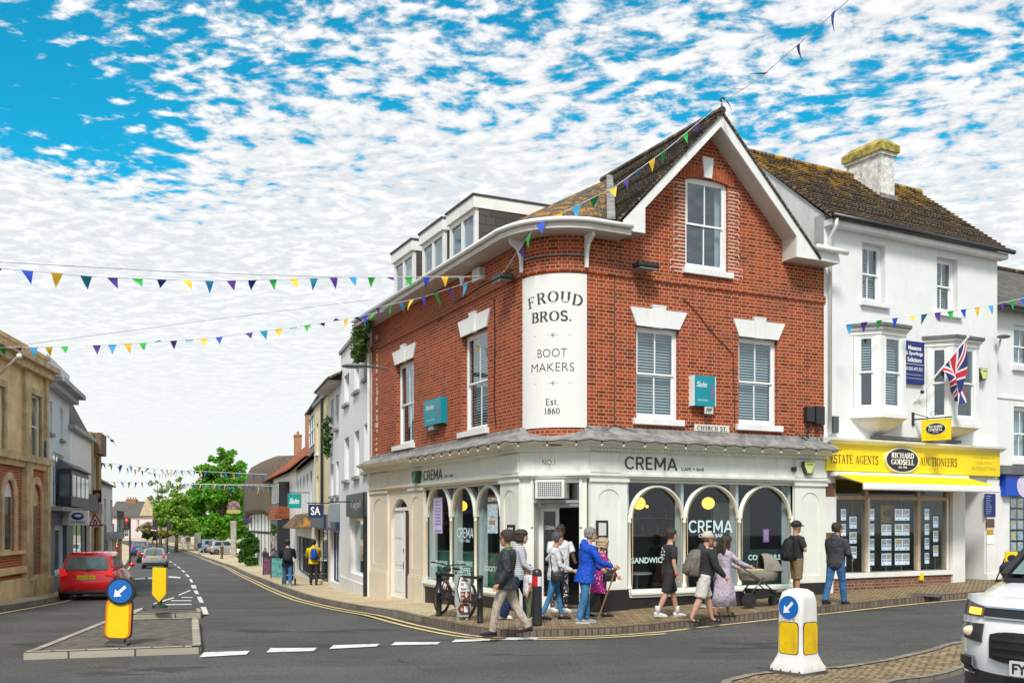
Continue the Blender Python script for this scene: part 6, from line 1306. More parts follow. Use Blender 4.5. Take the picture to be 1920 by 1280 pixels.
def signal(px,pyb,pyt,Y,lab,lx,lamp):
 q=ray_px(px,pyt,Y);z0=gz(q.x,Y);t=thing('traffic_light',lab,'traffic light',at(q.x,Y,z0));MB().tube([(q.x,Y,z0),(q.x,Y,q.z)],.08,8).build('pole',BLACKM,t,Matrix());c=ray_px(lx,pyt+10,Y)
 MB().box(c.x-.22,c.x+.22,Y-.22,Y-.0,c.z-.5,c.z+.55).build('signal_head',BLACK,t,Matrix(),bevel=.03)
 for i in range(3):MB().ball((c.x,Y-.23,c.z-.32+.33*i),(.12,.05,.12),10,6).build('lamp',M_('lit red lamp',(.6,.02,.02),.4,emit=(1,.02,.02,3.0))if i==2 and lamp else M_('dark lens',(.05,.03,.02),.3),t,Matrix())
signal(243.5,1025,972,85,'black traffic light showing red on the left pavement',239,True);signal(294,1015,973,100,'black traffic light on the right side by the hedge',291,False);signal(314,1003,975,112,'small far traffic light in front of the trees',318,False)
ab=ground_px(205,1053);A=ab;at2=thing('pavement_board','pale turquoise round topped pavement board on the left pavement','sign board',at(A.x,A.y,A.z));MB().plate(arch_pts(-.42,.42,.0,1.15),[],-.05,.0).build('panel',M_('pale turquoise sign'),at2);MB().plate(arch_pts(-.34,.34,.1,1.05),[],-.056,-.05).build('face',M_('pale board face',(.55,.65,.66),.5,.3,8),at2);MB().bar((-.35,.3,0),(-.35,0,.9),.03).bar((.35,.3,0),(.35,0,.9),.03).build('rear_frame',M_('grey post paint'),at2)
# ------ the end of the street
YP=165.0;A=ray_px(208,1010,YP);B=ray_px(292,1010,YP);WP=Wall((A.x,YP),(1,.05));LP=B.x-A.x;zg=gz(A.x,YP)-.5;zev=zw(WP,250,967);zrd=zw(WP,250,939,3)
ph=thing('pink_house','pale pink house with grey roof and tall brick chimney closing the street','building',WP.M);PINK=M_('pale pink render',(.74,.60,.58),.8,.05)
wn=[wbox(WP,a,b,c,d)for a,b,c,d in((222,228,973,984),(238,244,973,984),(256,262,974,985),(229,241,990,1006))];shell(ph,WP,LP,zg,zev,wn,PINK)
for h in wn:window(ph,WP,*h,bars=(2,1),fw=.09)
gable_roof(ph,WP,LP,zev,zrd,7,SLATE,.4,.3);chimney(ph,WP,WP.s(236,3),3,zrd-.6,zw(WP,245,935,3),1.7,.8,4)
MB().plate([(WP.s(262),zev),(WP.s(292),zev),(WP.s(277),zw(WP,277,930))],[],-.3,3).build('gable',M_('ochre gable',(.50,.40,.26),.8,.2),ph,WP.M)
BARK=M_('bark',(.10,.075,.05),.9,.3,6,.5,20)
def tree(lab,px,pyb,Y,crowns,lm,seed,n,size,name='broadleaf_tree',cat='tree',trunk=.25,grp=None):
 rnd=random.Random(seed);q=ray_px(px,pyb,Y);z0=gz(q.x,Y)-.1;t=thing(name,lab,cat,at(q.x,Y,z0),grp);tk=MB();lv=MB();top=max(ray_px(c[0],c[1],Y).z for c in crowns)
 tk.tube([(q.x,Y,z0),(q.x+.1,Y,z0+(top-z0)*.3),(q.x-.1,Y,z0+(top-z0)*.75)],[trunk,trunk*.7,trunk*.25],8)
 for(cx,cy,rp,sq,dn)in crowns:
  c=ray_px(cx,cy,Y);r=rp/F*Y;c.y+=rnd.uniform(-1,1)*r*.5;tk.tube([(q.x,Y,z0+(top-z0)*.3),(q.x*.5+c.x*.5,Y*.5+c.y*.5,c.z*.6+(z0+(top-z0)*.3)*.4),c],[trunk*.45,trunk*.3,trunk*.08],5)
  for _ in range(max(3,int(dn*17))):
   d=Vector((rnd.gauss(0,1),rnd.gauss(0,1),rnd.gauss(0,1))).normalized()*rnd.uniform(.35,1.0);cc=c+Vector((d.x*r,d.y*r,d.z*r*sq));tk.tube([c,cc],[trunk*.08,.012],4);leaves(lv,cc,r*rnd.uniform(.3,.5),int(n*1.7*dn),size*1.05,rnd,.75)
 lv.build('crown',lm,t,Matrix());tk.build('trunk',BARK,t,Matrix())
TL1=leaf_mat('bright leaf',(.12,.38,.015),(.22,.52,.04));TL2=leaf_mat('yellow green leaf',(.20,.42,.035),(.32,.52,.07));TL3=leaf_mat('pale sparse leaf',(.26,.40,.10),(.36,.46,.16));TL4=leaf_mat('dark hedge leaf',(.03,.07,.015),(.06,.12,.025));TL5=leaf_mat('gold leaf',(.34,.33,.02),(.42,.38,.04))
tree('large bright green tree beside the thatched cottage',415,1020,130,[(418,858,22,1,.7),(440,872,22,.9,.6),(385,893,26,.9,1),(425,900,34,.9,1.1),(455,915,26,1,1),(375,935,30,.9,1.1),(415,945,38,.9,1.2),(450,965,30,.9,1.1),(365,975,24,.9,1),(405,985,32,.6,1),(345,955,18,1,.8),(350,985,22,.8,1),(385,1000,22,.6,1),(435,1000,26,.6,1),(330,985,14,.8,.8),(400,925,30,.9,1)],TL1,5,46,.29,trunk=.4)
tree('yellow green bushy tree left of the large tree',330,1010,118,[(318,950,24,1,1.1),(300,960,20,.9,1.1),(335,975,26,.9,1.2),(305,975,18,1,1),(345,940,14,1,.8),(352,985,18,.8,1)],TL2,6,40,.24)
tree('thin pale tree with gaps beyond the yellow green tree',300,1005,128,[(305,925,18,1,.45),(325,912,16,1,.4),(287,940,14,1,.4),(340,905,14,1,.35),(295,905,12,1,.25)],TL3,7,30,.22)
tree('white blossoming shrub in front of the pink house',276,1010,150,[(268,990,10,.9,.8),(282,985,11,.9,.8),(275,995,9,.7,.8)],leaf_mat('blossom leaf',(.45,.38,.26),(.34,.33,.14)),8,26,.26,'blossom_shrub','shrub',.1)
tree('dark clipped hedge at the road bend',285,1012,140,[(275,1003,8,.8,1),(287,1003,9,.8,1),(300,1004,9,.8,1)],TL4,9,40,.2,'hedge','hedge',.1)
tree('golden yellow shrub below the yellow green tree',312,1012,116,[(304,1000,8,.7,1),(316,1000,9,.7,1)],TL5,10,36,.16,'golden_shrub','shrub',.1)
tree('low green bush beside the thatched cottage wall',466,1040,80,[(458,1020,13,.9,1),(472,1017,14,.9,1),(466,1005,11,.9,.9),(478,1028,10,.9,.9),(460,1032,11,.8,1),(471,1034,11,.8,1),(460,1046,12,.8,1),(472,1050,12,.8,1)],leaf_mat('bush leaf',(.05,.17,.012),(.09,.24,.03)),11,34,.13,'bush','bush',.1)
for k_,(px,w_,h_,Y)in enumerate([(225,40,30,230),(340,60,60,210),(395,70,70,190),(450,60,55,200),(268,30,36,240)]):
 tree(['distant low tree behind the pink house','distant tree behind the yellow green tree','distant tree behind the large green tree','distant tree behind the thatched cottage','distant tree right of the brick chimney'][k_],px,1000,Y,[(px-w_*.3,985-h_*.5,w_*.3,1,.8),(px,980-h_*.7,w_*.33,1,.8),(px+w_*.3,985-h_*.5,w_*.3,1,.8)],TL2 if k_%2 else TL1,20+k_,40,.4)
A,B=ground_px(310,1015),ground_px(352,1020);swl=Wall((A.x,A.y),(B.x-A.x,B.y-A.y));sw_=MB().box(0,(B-A).length,0,.4,min(A.z,B.z)-.5,max(A.z,B.z)+.95).build('stone_wall',M_('grey stone wall',(.24,.22,.19),.9,.3,3,.4,6),None,swl.M);tag(sw_,'low grey stone bridge wall below the large green tree','wall')
A,B=ground_px(365,1028),ground_px(402,1035);swl=Wall((A.x,A.y),(B.x-A.x,B.y-A.y));sw_=MB().box(0,(B-A).length,0,.4,min(A.z,B.z)-.5,max(A.z,B.z)+1.1).box(.2,1.2,-.1,.5,-2,A.z+2.0).build('stone_wall',M_('grey stone wall'),None,swl.M);tag(sw_,'grey stone wall with a pier behind the strolling pairs','wall')
g=ground_px(438,1044);Y=g.y;vs_=thing('village_sign','carved and painted shield sign on a stout stone post by the parked cars','sign',Matrix.Translation(g));z1=ray_px(438,976,Y).z;MB().box(g.x-.26,g.x+.26,Y-.2,Y+.2,g.z,z1-.3).box(g.x-.3,g.x+.3,Y-.24,Y+.24,z1-.3,z1).build('post',M_('pale stone post',(.34,.32,.27),.9,.2),vs_,Matrix())
zc=ray_px(437,951,Y).z;MB().plate([(g.x+.68*math.cos(i*PI/12),zc+.72*math.sin(i*PI/12)*(1 if i<12 else.5))for i in range(24)],[],Y-.1,Y+.1).build('shield',M_('carved relief',(.20,.13,.13),.7,.8,3),vs_,Matrix());MB().box(g.x-.7,g.x+.7,Y-.12,Y+.12,zc-.62,zc-.25).build('scroll',M_('lime scroll',(.35,.36,.08),.6,.3,6),vs_,Matrix());MB().tube([(g.x,Y,z1),(g.x,Y,zc-.5)],.08,6).build('stem',BLACKM,vs_,Matrix())
# ------ street furniture on the islands and at the corner
BLUE=M_('blue road sign',(.008,.13,.46),.35,.03);YELB=M_('yellow bollard face',(.86,.58,.0),.4,.05,3,dirt=.12);YELD=M_('dirty yellow panel',(.80,.52,.0),.5,.12,5,dirt=.55)
SHELL=M_('white bollard shell',(.72,.71,.68),.45,.06,4,dirt=.30);ORG=M_('orange edge strip',(.75,.22,.0),.4)
def disc(c,r,n=28,sq=1.0):return[(c[0]+r*math.cos(2*PI*i/n),c[1]+r*sq*math.sin(2*PI*i/n))for i in range(n)]
def arrow_down_left(c,r):
 a=R(-135);P=[(-.62,-.13),(.18,-.13),(.18,-.42),(.72,0),(.18,.42),(.18,.13),(-.62,.13)]
 return[(c[0]+r*(x*math.cos(a)-y*math.sin(a)),c[1]+r*(x*math.sin(a)+y*math.cos(a)))for x,y in P]
g=ground_px(220,1208,0);k=g.y/F;M=Matrix.Translation(g)@Matrix.Rotation(R(6),4,'Z')@Matrix.Rotation(R(3),4,'Y')
b=thing('keep_left_bollard','yellow keep left bollard with blue arrow disc on the left traffic island','bollard',M);w=24*k
MB().rings([[(x*s,y*s2,z)for x,y in((-1,-1),(1,-1),(1,1),(-1,1))]for s,s2,z in((w*.88,.13,0),(w*.85,.12,.03),(w*.55,.07,.06),(w*.6,.06,.10))]).build('base',BLACK,b,M)
def rr(w,z0,z1,c,n=5):
 P=[]
 for cx,cz,a0 in((w-c,z0+c,-90),(w-c,z1-c,0),(-w+c,z1-c,90),(-w+c,z0+c,180)):P+=[(cx+c*math.cos(R(a0+90*i/n)),cz+c*math.sin(R(a0+90*i/n)))for i in range(n+1)]
 return P
MB().plate(rr(w,.08,88*k,.10),[],-.035,.06).build('body',BLACK,b,M);MB().plate(rr(w*.97,.10,86*k,.09),[],-.04,-.036).build('edge_strip',ORG,b,M);MB().plate(rr(w*.80,.11,80*k,.07),[],-.048,-.041).build('reflective_panel',YELB,b,M)
c=(0.02,101*k);MB().plate(disc(c,25.5*k),[],-.075,.06).build('disc_housing',BLACK,b,M,bevel=.01);MB().plate(disc(c,21.5*k),[],-.083,-.076).build('arrow_disc',BLUE,b,M);MB().plate(arrow_down_left(c,21*k),[],-.087,-.0835).build('arrow',WHITER,b,M)
g=ground_px(299,1139,.12);k=g.y/F;M=Matrix.Translation(g);b=thing('marker_post','plain yellow marker plate with pointed foot on the small rear island','marker post',M);w=13*k
MB().plate([(0,11*k),(w*.95,26*k),(w,75*k),(-w*.92,76*k),(-w,26*k)],[],-.03,.03).build('plate',YELB,b,M,bevel=.01);MB().lathe([(.16,0),(.15,.05),(.05,.08),(.05,.28)],(0,.02,0),10).build('foot',M_('dark green foot',(.02,.035,.02),.5),b,M)
g=ground_px(1496,1259,.0);k=g.y/F;M=Matrix.Translation(g)@Matrix.Rotation(R(-52),4,'Z');H=157*k
b=thing('keep_left_bollard','white shell keep left bollard with yellow panels on the brick island near the van','bollard',M)
def sq(h,r,z,n=5):
 P=[]
 for cx,cy,a0 in((h-r,h-r,0),(-h+r,h-r,90),(-h+r,-h+r,180),(h-r,-h+r,270)):P+=[(cx+r*math.cos(R(a0+90*i/n)),cy+r*math.sin(R(a0+90*i/n)),z)for i in range(n+1)]
 return P
hs_=.183
MB().rings([sq(.245,.03,0),sq(.245,.03,.075),sq(.225,.05,.12),sq(.195,.05,.20),sq(hs_,.05,.24),sq(hs_*.985,.05,H*.5),sq(hs_*.95,.06,H*.86),sq(hs_*.84,.07,H*.95),sq(hs_*.55,.06,H*.99),sq(hs_*.2,.03,H)]).build('shell',SHELL,b,M,auto=45)
MB().rings([sq(.26,.02,-.01),sq(.26,.02,.03)]).build('base_flange',M_('grimy rubber',(.10,.09,.08),.8,.3),b,M)
F1=M@Matrix(((1,0,0,0),(0,1,0,0),(0,0,1,0),(0,0,0,1)));F2=M@Matrix.Rotation(R(90),4,'Z')
for Fm,disc_on in((F1,True),(F2,False)):
 MB().plate(rr(.135,.24,.70*H*.86,.05),[],-.19,-.15).build('reflective_panel',YELD,b,Fm)
 MB().plate(rr(.142,.232,.71*H*.86,.05),[],-.187,-.15).build('panel_rim',BLACK,b,Fm)
 if disc_on:
  c=(0,H*.78);MB().plate(disc(c,.150),[],-.183,-.15).build('disc_rim',WHITER,b,Fm);MB().plate(disc(c,.142),[],-.188,-.183).build('arrow_disc',BLUE,b,Fm);MB().plate(arrow_down_left(c,.14),[],-.192,-.1885).build('arrow',WHITER,b,Fm)
  text_into(MB(),'1103 Z',-.10,.10,.63*H,.655*H,-.187,.02).build('lettering',M_('grey print',(.35,.35,.36),.6),b,Fm)
bo=MB()
for fx in(-.2,-.07,.07,.2):bo.ball((fx,-.247,.04),(.014,.01,.014),8,4);bo.ball((-.247,fx,.04),(.01,.014,.014),8,4)
bo.build('bolts',M_('rusty bolt',(.12,.08,.06),.6),b,M)
g=ground_px(1007,1172);k=g.y/F;M=Matrix.Translation(g);b=thing('bollard','black round bollard with red and white band at the kerb corner','bollard',M);h=106*k;r=9.2*k
MB().lathe([(r*1.05,0),(r,.03),(r,h*.9),(r*.95,h*.97),(r*.6,h),(0.01,h)],n=18).build('post',BLACKM,b,M,smooth=True)
for nm,mt,a0,a1 in(('red_band',M_('red reflective band',(.55,.015,.015),.3),150,275),('white_band',M_('white reflective band',(.70,.70,.70),.3),276,390)):
 m=MB();m.rings([[(r*1.03*math.cos(R(a0+(a1-a0)*i/8)),r*1.03*math.sin(R(a0+(a1-a0)*i/8)),z)for i in range(9)]for z in(h*.70,h*.87)],cap=False,close=False).build(nm,mt,b,M,smooth=True)
A=ground_px(823,1154);B=ground_px(900,1167);hA=76/F*A.y;b=thing('cycle_rail','black post and rail barrier with two collared posts at the corner pavement','railing',Matrix.Translation(A))
for P in(A,B):MB().lathe([(.07,0),(.055,.03),(.055,.42),(.065,.43),(.065,.47),(.055,.48),(.055,.80),(.065,.81),(.065,.86),(.055,.87),(.055,hA-.04),(.035,hA),(.005,hA+.01)],tuple(P),12).build('post',BLACKM,b,Matrix(),smooth=True)
m=MB();m.bar(A+Vector((0,0,.82)),B+Vector((0,0,.82)),.05);m.build('rail',BLACKM,b,Matrix());MB().bar(A+Vector((0,0,.36)),B+Vector((0,0,.36)),.045).build('rail',BLACKM,b,Matrix())
C_=A.lerp(B,.58);D_=C_+Vector((.02,-.10,0));YS=D_.y;sg=Wall((D_.x-.2,D_.y-.02),(.94,.34));Mx=sg.M@Matrix.Translation((0,0,C_.z));k=YS/F
b=thing('direction_sign','white and brown direction sign plate in a grey frame standing against the black rail','road sign',Mx);x0,x1=sg.s(853),sg.s(883)
z=lambda py:zw(sg,868,py)-C_.z
MB().plate([(x0,z(1076)),(x1,z(1076)),(x1,z(1156)),(x0+.06,z(1156)),(x0,z(1130))],[],0,.03).build('frame',M_('grey sign back',(.36,.40,.38),.5),b,Mx)
MB().plate([(x0+.09,z(1079)),(x1-.015,z(1079)),(x1-.015,z(1128)),(x0+.09,z(1128)),(x0+.03,z(1104))],[],-.006,0).build('border',BLACK,b,Mx);MB().plate([(x0+.105,z(1081)),(x1-.03,z(1081)),(x1-.03,z(1126)),(x0+.105,z(1126)),(x0+.05,z(1104))],[],-.011,-.0065).build('white_field',WHITER,b,Mx)
m=MB();w_=x1-x0
for t,ya,yb in(('Somerford rd',1089.5,1083.5),('B3059',1097.5,1092),('Mudeford 2',1106,1100.5)):text_into(m,t,x0+.115,x1-.045-(.1 if t=='B3059' else 0),z(ya),z(yb),-.014,.02)
m.build('lettering',BLACK,b,Mx);BR=M_('tourist brown',(.17,.045,.018),.5)
MB().box(x0+.105,x1-.03,-.015,-.0115,z(1125),z(1108)).build('brown_field',BR,b,Mx);m=MB();text_into(m,'Leisure',x0+.115,x1-.15,z(1115),z(1110),-.018,.02);text_into(m,'Centre',x0+.115,x1-.15,z(1122.5),z(1117.5),-.018,.02)
m.ball((x1-.095,-.017,z(1111)),(.018,.003,.018),8,4).box(x1-.11,x1-.08,-.018,-.0155,z(1119),z(1113)).box(x1-.13,x1-.06,-.018,-.0155,z(1115),z(1113.5)).build('lettering',WHITER,b,Mx)
MB().plate([(x0+.105,z(1131)),(x1-.03,z(1131)),(x1-.03,z(1151)),(x0+.105,z(1151)),(x0+.05,z(1141))],[],-.010,0).build('brown_field',BR,b,Mx);m=MB();text_into(m,'Castle',x0+.11,x1-.16,z(1144),z(1138),-.014,.02);m.box(x1-.14,x1-.06,-.014,-.011,z(1147),z(1136)).build('lettering',WHITER,b,Mx);MB().box(x0+.05,x0+.1,.03,.06,0,z(1078)).box(x1-.1,x1-.05,.03,.06,0,z(1078)).build('legs',M_('grey sign back'),b,Mx)
fw=ground_px(826,1152);rwp=A.lerp(B,.62)+Vector((.0,.22,0));dv=(rwp-fw);dv.z=0;an=math.atan2(dv.y,dv.x);Mx=Matrix.Translation(fw+Vector((0,0,.01)))@Matrix.Rotation(an,4,'Z')@Matrix.Rotation(R(-5),4,'X')
b=thing('bicycle','dark mountain bicycle with pale pink frame marks leaning at the black rail','bicycle',Mx)
TYR=M_('black rubber',(.015,.015,.016),.8,.2);STEEL=M_('bare steel',(.45,.45,.46),.3,.1,metal=.9)
for x in(0,1.04):
 w=MB().tube([(x+.335*math.cos(t),0,.36+.335*math.sin(t))for t in[2*PI*i/28 for i in range(29)]],.024,8,cap=False).build('wheel',TYR,b,Mx,smooth=True)
 s_=MB().tube([(x+.305*math.cos(t),0,.36+.305*math.sin(t))for t in[2*PI*i/28 for i in range(29)]],.012,6,cap=False)
 for i in range(16):a=2*PI*i/16;s_.bar((x,.02*(-1)**i,.36),(x+.30*math.cos(a),0,.36+.30*math.sin(a)),.004)
 s_.lathe([(.03,-.04),(.03,.04)],(x,0,.36),8,'Y').build('rim',M_('dark rim',(.10,.05,.06),.4),w,Mx)
m=MB();hd=(.20,0,.86);hb_=(.15,0,.70);bbk=(.60,0,.32);st=(.52,0,.80)
for a,c,r in((hd,hb_,.022),(hb_,bbk,.021),((.185,0,.82),st,.018),(bbk,(.50,0,.88),.018)):m.tube([a,c],r,8)
for sgn in(-1,1):m.tube([hb_,(.11,sgn*.05,.62),(0,sgn*.05,.36)],.013,6).tube([st,(1.04,sgn*.05,.36)],.009,6).tube([bbk,(1.04,sgn*.05,.36)],.010,6)
m.build('frame',M_('dark frame with pale marks',(.12,.06,.075),.35,.9,9),b,Mx,smooth=True)
MB().tube([(.17,-.30,1.02),(.16,-.1,1.0),(.19,0,.97),(.16,.1,1.0),(.17,.30,1.02)],.013,8).tube([(.20,0,.86),(.19,0,.97)],.015,6).build('handlebar',BLACKM,b,Mx,smooth=True)
for sgn in(-1,1):MB().tube([(.17,sgn*.30,1.02),(.17,sgn*.38,1.025)],.018,8).build('grip',TYR,b,Mx)
MB().ball((.50,0,.93),(.13,.065,.03)).build('saddle',BLACK,b,Mx,smooth=True);MB().box(.08,.2,-.06,.06,.86,.96).build('bar_bag',M_('black cloth',(.02,.02,.022),.8),b,Mx,bevel=.02)
MB().lathe([(.09,-.02),(.09,.0)],(.60,-.05,.32),14,'Y').bar((.60,-.06,.32),(.70,-.07,.19),.018).bar((.60,.06,.32),(.50,.07,.45),.018).build('crank',BLACKM,b,Mx)
for px,py,lab,mt in((504,1078,'dark pavement board with pink and blue chalk face by the tiled cafe',M_('chalked board',(.14,.05,.12),.7,.9,7)),(520,1083,'teal edged pavement board beside the chalked board',M_('teal board face',(.10,.32,.30),.6,.5,7))):
 g=ground_px(px,py);M=Matrix.Translation(g)@Matrix.Rotation(R(20),4,'Z');b=thing('pavement_board',lab,'sign board',M);MB().box(-.30,.30,-.03,.0,.05,1.05).build('face',mt,b,M);MB().box(-.34,-.30,-.04,.01,0,1.1).box(.30,.34,-.04,.01,0,1.1).box(-.30,.30,-.04,.01,1.05,1.1).build('frame',BLACK,b,M);MB().bar((-.3,.35,0),(-.3,0,1.0),.03).bar((.3,.35,0),(.3,0,1.0),.03).build('rear_frame',BLACK,b,M)
# ------ bunting
PCOL={'p':M_('purple pennant',(.07,.02,.22),.7,.05),'g':M_('green pennant',(.01,.36,.04),.7,.05),'b':M_('royal blue pennant',(.012,.06,.48),.7,.05),'s':M_('sky blue pennant',(.03,.30,.55),.7,.05),'y':M_('yellow pennant',(.80,.50,.02),.7,.05),'w':M_('pale blue pennant',(.45,.58,.66),.7,.05)}
CORD=M_('white tape',(.72,.72,.72),.7)
def bunting(lab,pts,seq,step,size=.27,seed=1,wind=.6,start=.3,sagp=0.0,cordr=.007):
 rnd=random.Random(seed);P=[Vector(p)for p in pts];fine=[]
 for a,c in zip(P,P[1:]):
  for i in range(12):q=a.lerp(c,i/12);q.z-=sagp*4*(i/12)*(1-i/12);fine.append(q)
 fine.append(P[-1]);t=thing('bunting',lab,'bunting',Matrix.Translation(P[0]),'strings of pennant bunting');MB().tube(fine,cordr,4).build('tape',CORD,t,Matrix())
 L=[0]
 for a,c in zip(fine,fine[1:]):L.append(L[-1]+(c-a).length)
 d=start;i=0
 while d<L[-1]-.3:
  j=max(k for k in range(len(L))if L[k]<=d);j=min(j,len(fine)-2);p=fine[j].lerp(fine[j+1],(d-L[j])/(L[j+1]-L[j]));dr=(fine[j+1]-fine[j]).normalized()
  sw=rnd.gauss(0,wind);side=Vector((-dr.y,dr.x,0)).normalized();dn=(Vector((0,0,-1))*math.cos(sw)+side*math.sin(sw));s=size*rnd.uniform(.9,1.1);tw=rnd.uniform(-.12,.12)+.06
  m=MB();n=5;rows=[]
  for r_ in range(n+1):
   v=r_/n;hw=s*.40*(1-v)+.002;c=p+dn*s*v+side*(.10*s*math.sin(v*2.6+i))+dr*(tw*s*v*1.5);rows.append([c-dr*hw,c+side*.03*s*math.sin(v*5+i),c+dr*hw])
  m.rings(rows,cap=False,close=False);m.build('pennant',PCOL[seq[i%len(seq)]],t,Matrix(),smooth=True);d+=step;i+=1
 return t
eyeL=WL.p(WL.s(905),-.45,zw(WL,905,520,-.45))
cornerp=WL.p(WL.s(912,-.2),-.2,zw(WL,912,518,-.2))
up1=[W1.p(2.6,-.1,5.75),ray_px(-60,497,15.5),ray_px(180,519,16.5),ray_px(400,527,18),ray_px(640,520,19.8),cornerp]
bunting('string of pennants highest over the street from the left frame edge to the brick corner',up1,'psgpgbywpgbyspgbyspbgys',.44,.22,2,.45,.05)
q0=WL.p(WL.s(720,-.6),-.6,zw(WL,720,583,-.6))
up2=[ray_px(-40,652,27.0),ray_px(110,650,27.2),ray_px(250,644,27.5),ray_px(400,633,27.8),ray_px(540,614,28.2),ray_px(640,600,28.4),q0]
bunting('lower string of pennants from the sandstone building across to the far brick eaves',up2,'bgpsygwpsyggpwybgpsywgpsyb',.41,.26,3,.7,.2)
q1=WL.p(WL.s(905,-.6),-.62,zw(WL,905,520,-.62));bunting('string of pennants running along the eaves of the brick long side',[q0+Vector((-.2,-.2,.05)),WL.p(WL.s(790,-.7),-.7,zw(WL,790,558,-.7)),q1],'pgsybgpsgw',.78,.30,4,.35,.15)
fin=WR.p(gA[0],yF,za+.2)
c0_=WL.p(WL.s(938,-.3),-.3,zw(WL,938,518,-.3))
bunting('string of pennants climbing from the brick corner past the gutter to the gable finial',[c0_,arc_p(ALEN*.45,arc_at(1035,452)[1]+.15,.62),WR.p(WR.s(1150,-.75),-.75,zw(WR,1150,352,-.75)),WR.p(WR.s(1250,-.65),-.65,zw(WR,1250,280,-.65)),fin],'yspgbysgypsygbgps',.40,.25,5,.45,.12)
bunting('string of pennants leaving the gable finial for the top right of the picture',[fin,ray_px(1420,150,17.5),ray_px(1510,72,14.5),ray_px(1625,-30,11.5)],'syspb',2.1,.26,6,.9,.35)
bunting('string of pennants crossing the white building above its two oriel bays',[W2.p(W2.s(1588,-.7),-.7,zw(W2,1588,608,-.7)),W2.p(W2.s(1700,-.9),-.9,zw(W2,1700,593,-.9)),W2.p(W2.s(1850,-1.1),-1.1,zw(W2,1850,574,-1.1)),W3.p(W3.s(1970,-1.3),-1.3,zw(W3,1970,548,-1.3))],'spgbyspgby',.45,.25,7,.5,.08)
for i,(a,b_,c,sd,sq_)in enumerate([((186,866,60),(290,879,66),(500,889,52),8,'bgpsy'),((190,868,64),(300,889,72),(360,880,90),9,'pgbsy'),((182,902,62),(330,906,74),(511,911,48),10,'gpyb'),((330,906,80),(420,908,70),(511,908,50),11,'ypbgs')]):
 bunting(['distant string of pennants highest across the far street','short distant string of pennants sagging over the left bend','distant string of pennants lowest across the far street','distant string of pennants in front of the large green tree'][i],[ray_px(*a),ray_px(*b_),ray_px(*c)],sq_,1.0,.42,sd,.4,.3,0,.012)
for lab,pts in(('thin overhead cable across the sky above the highest pennants',[(-500,470,15),(-40,489,16),(300,508,18),(600,519,20),(900,520,22.4)]),('thin overhead cable rising to the eaves of the brick building',[(-160,690,23.4),(-60,660,24),(300,612,26),(690,562,29.6)])):
 w=MB().tube([ray_px(*p)for p in pts],.006,4).build('cable',M_('grey cable',(.35,.35,.37),.6),None,Matrix());tag(w,lab,'cable')
p=ray_px(210,826,60);bd=MB().ball(tuple(p),(.08,.25,.07),8,6);bd.add([p+Vector((0,-.1,.02)),p+Vector((0,.12,.02)),p+Vector((-.30,.05,.33)),p+Vector((-.42,.1,.36))],[(0,1,2,3)]).add([p+Vector((0,-.1,.02)),p+Vector((0,.12,.02)),p+Vector((.22,.05,-.30)),p+Vector((.3,.1,-.42))],[(3,2,1,0)]);tag(bd.build('bird',M_('dark bird',(.03,.03,.035),.8),None,Matrix()),'small dark bird flying above the far street','bird')
# ------ vehicles (local x forward, y left, z up from the road)
CGL=M_('dark car glass',(.02,.026,.028),.12,.2,spec=.3);CGL2=M_('see through car glass',(.10,.14,.14),.04,.3,3,spec=.8)
TAIL=M_('red tail lamp',(.50,.008,.008),.2,.1,emit=(1,.03,.02,.25));CLEAR=M_('clear lamp glass',(.62,.62,.62),.1,.1);TRIM=M_('black car trim',(.02,.02,.022),.5);PLY=M_('yellow number plate',(.78,.55,.01),.4);PLW=M_('white number plate',(.76,.76,.76),.4);CHROME=M_('chrome',(.65,.65,.66),.12,.03,metal=1.0);HUB=M_('silver wheel',(.45,.45,.46),.3,.1,metal=.8)
def loft_body(m,st,mirror=True):
 rg=[]
 for x,zl,zb,w,wb in st:
  h=[(0,zl),(w*.80,zl),(w*.96,zl+.07),(w,zl+(zb-zl)*.45),(w*.985,zl+(zb-zl)*.78),(wb,zb-.03),(wb*.80,zb),(0,zb+.015)]
  rg.append([(x,y,z)for y,z in h]+[(x,-y,z)for y,z in h[-2:0:-1]])
 return m.rings(rg)
def wheel(parent,M,x,y,r,wd=.2):
 t=MB().lathe([(r*.62,-wd/2),(r*.92,-wd/2),(r,-wd*.35),(r,wd*.35),(r*.92,wd/2),(r*.62,wd/2)],(x,y,r),24,'Y').build('wheel',TYR,parent,M,auto=40)
 s=1 if y>0 else-1;h=MB().lathe([(r*.64,-.01),(r*.64,.01),(r*.1,.02),(.01,.02)],(x,y+s*wd*.42,r),20,'Y')
 for i in range(7):a=2*PI*i/7;h.bar((x+r*.1*math.cos(a),y+s*(wd*.5),r+r*.1*math.sin(a)),(x+r*.6*math.cos(a),y+s*wd*.47,r+r*.6*math.sin(a)),r*.16,.03)
 h.build('rim',HUB,t,M)
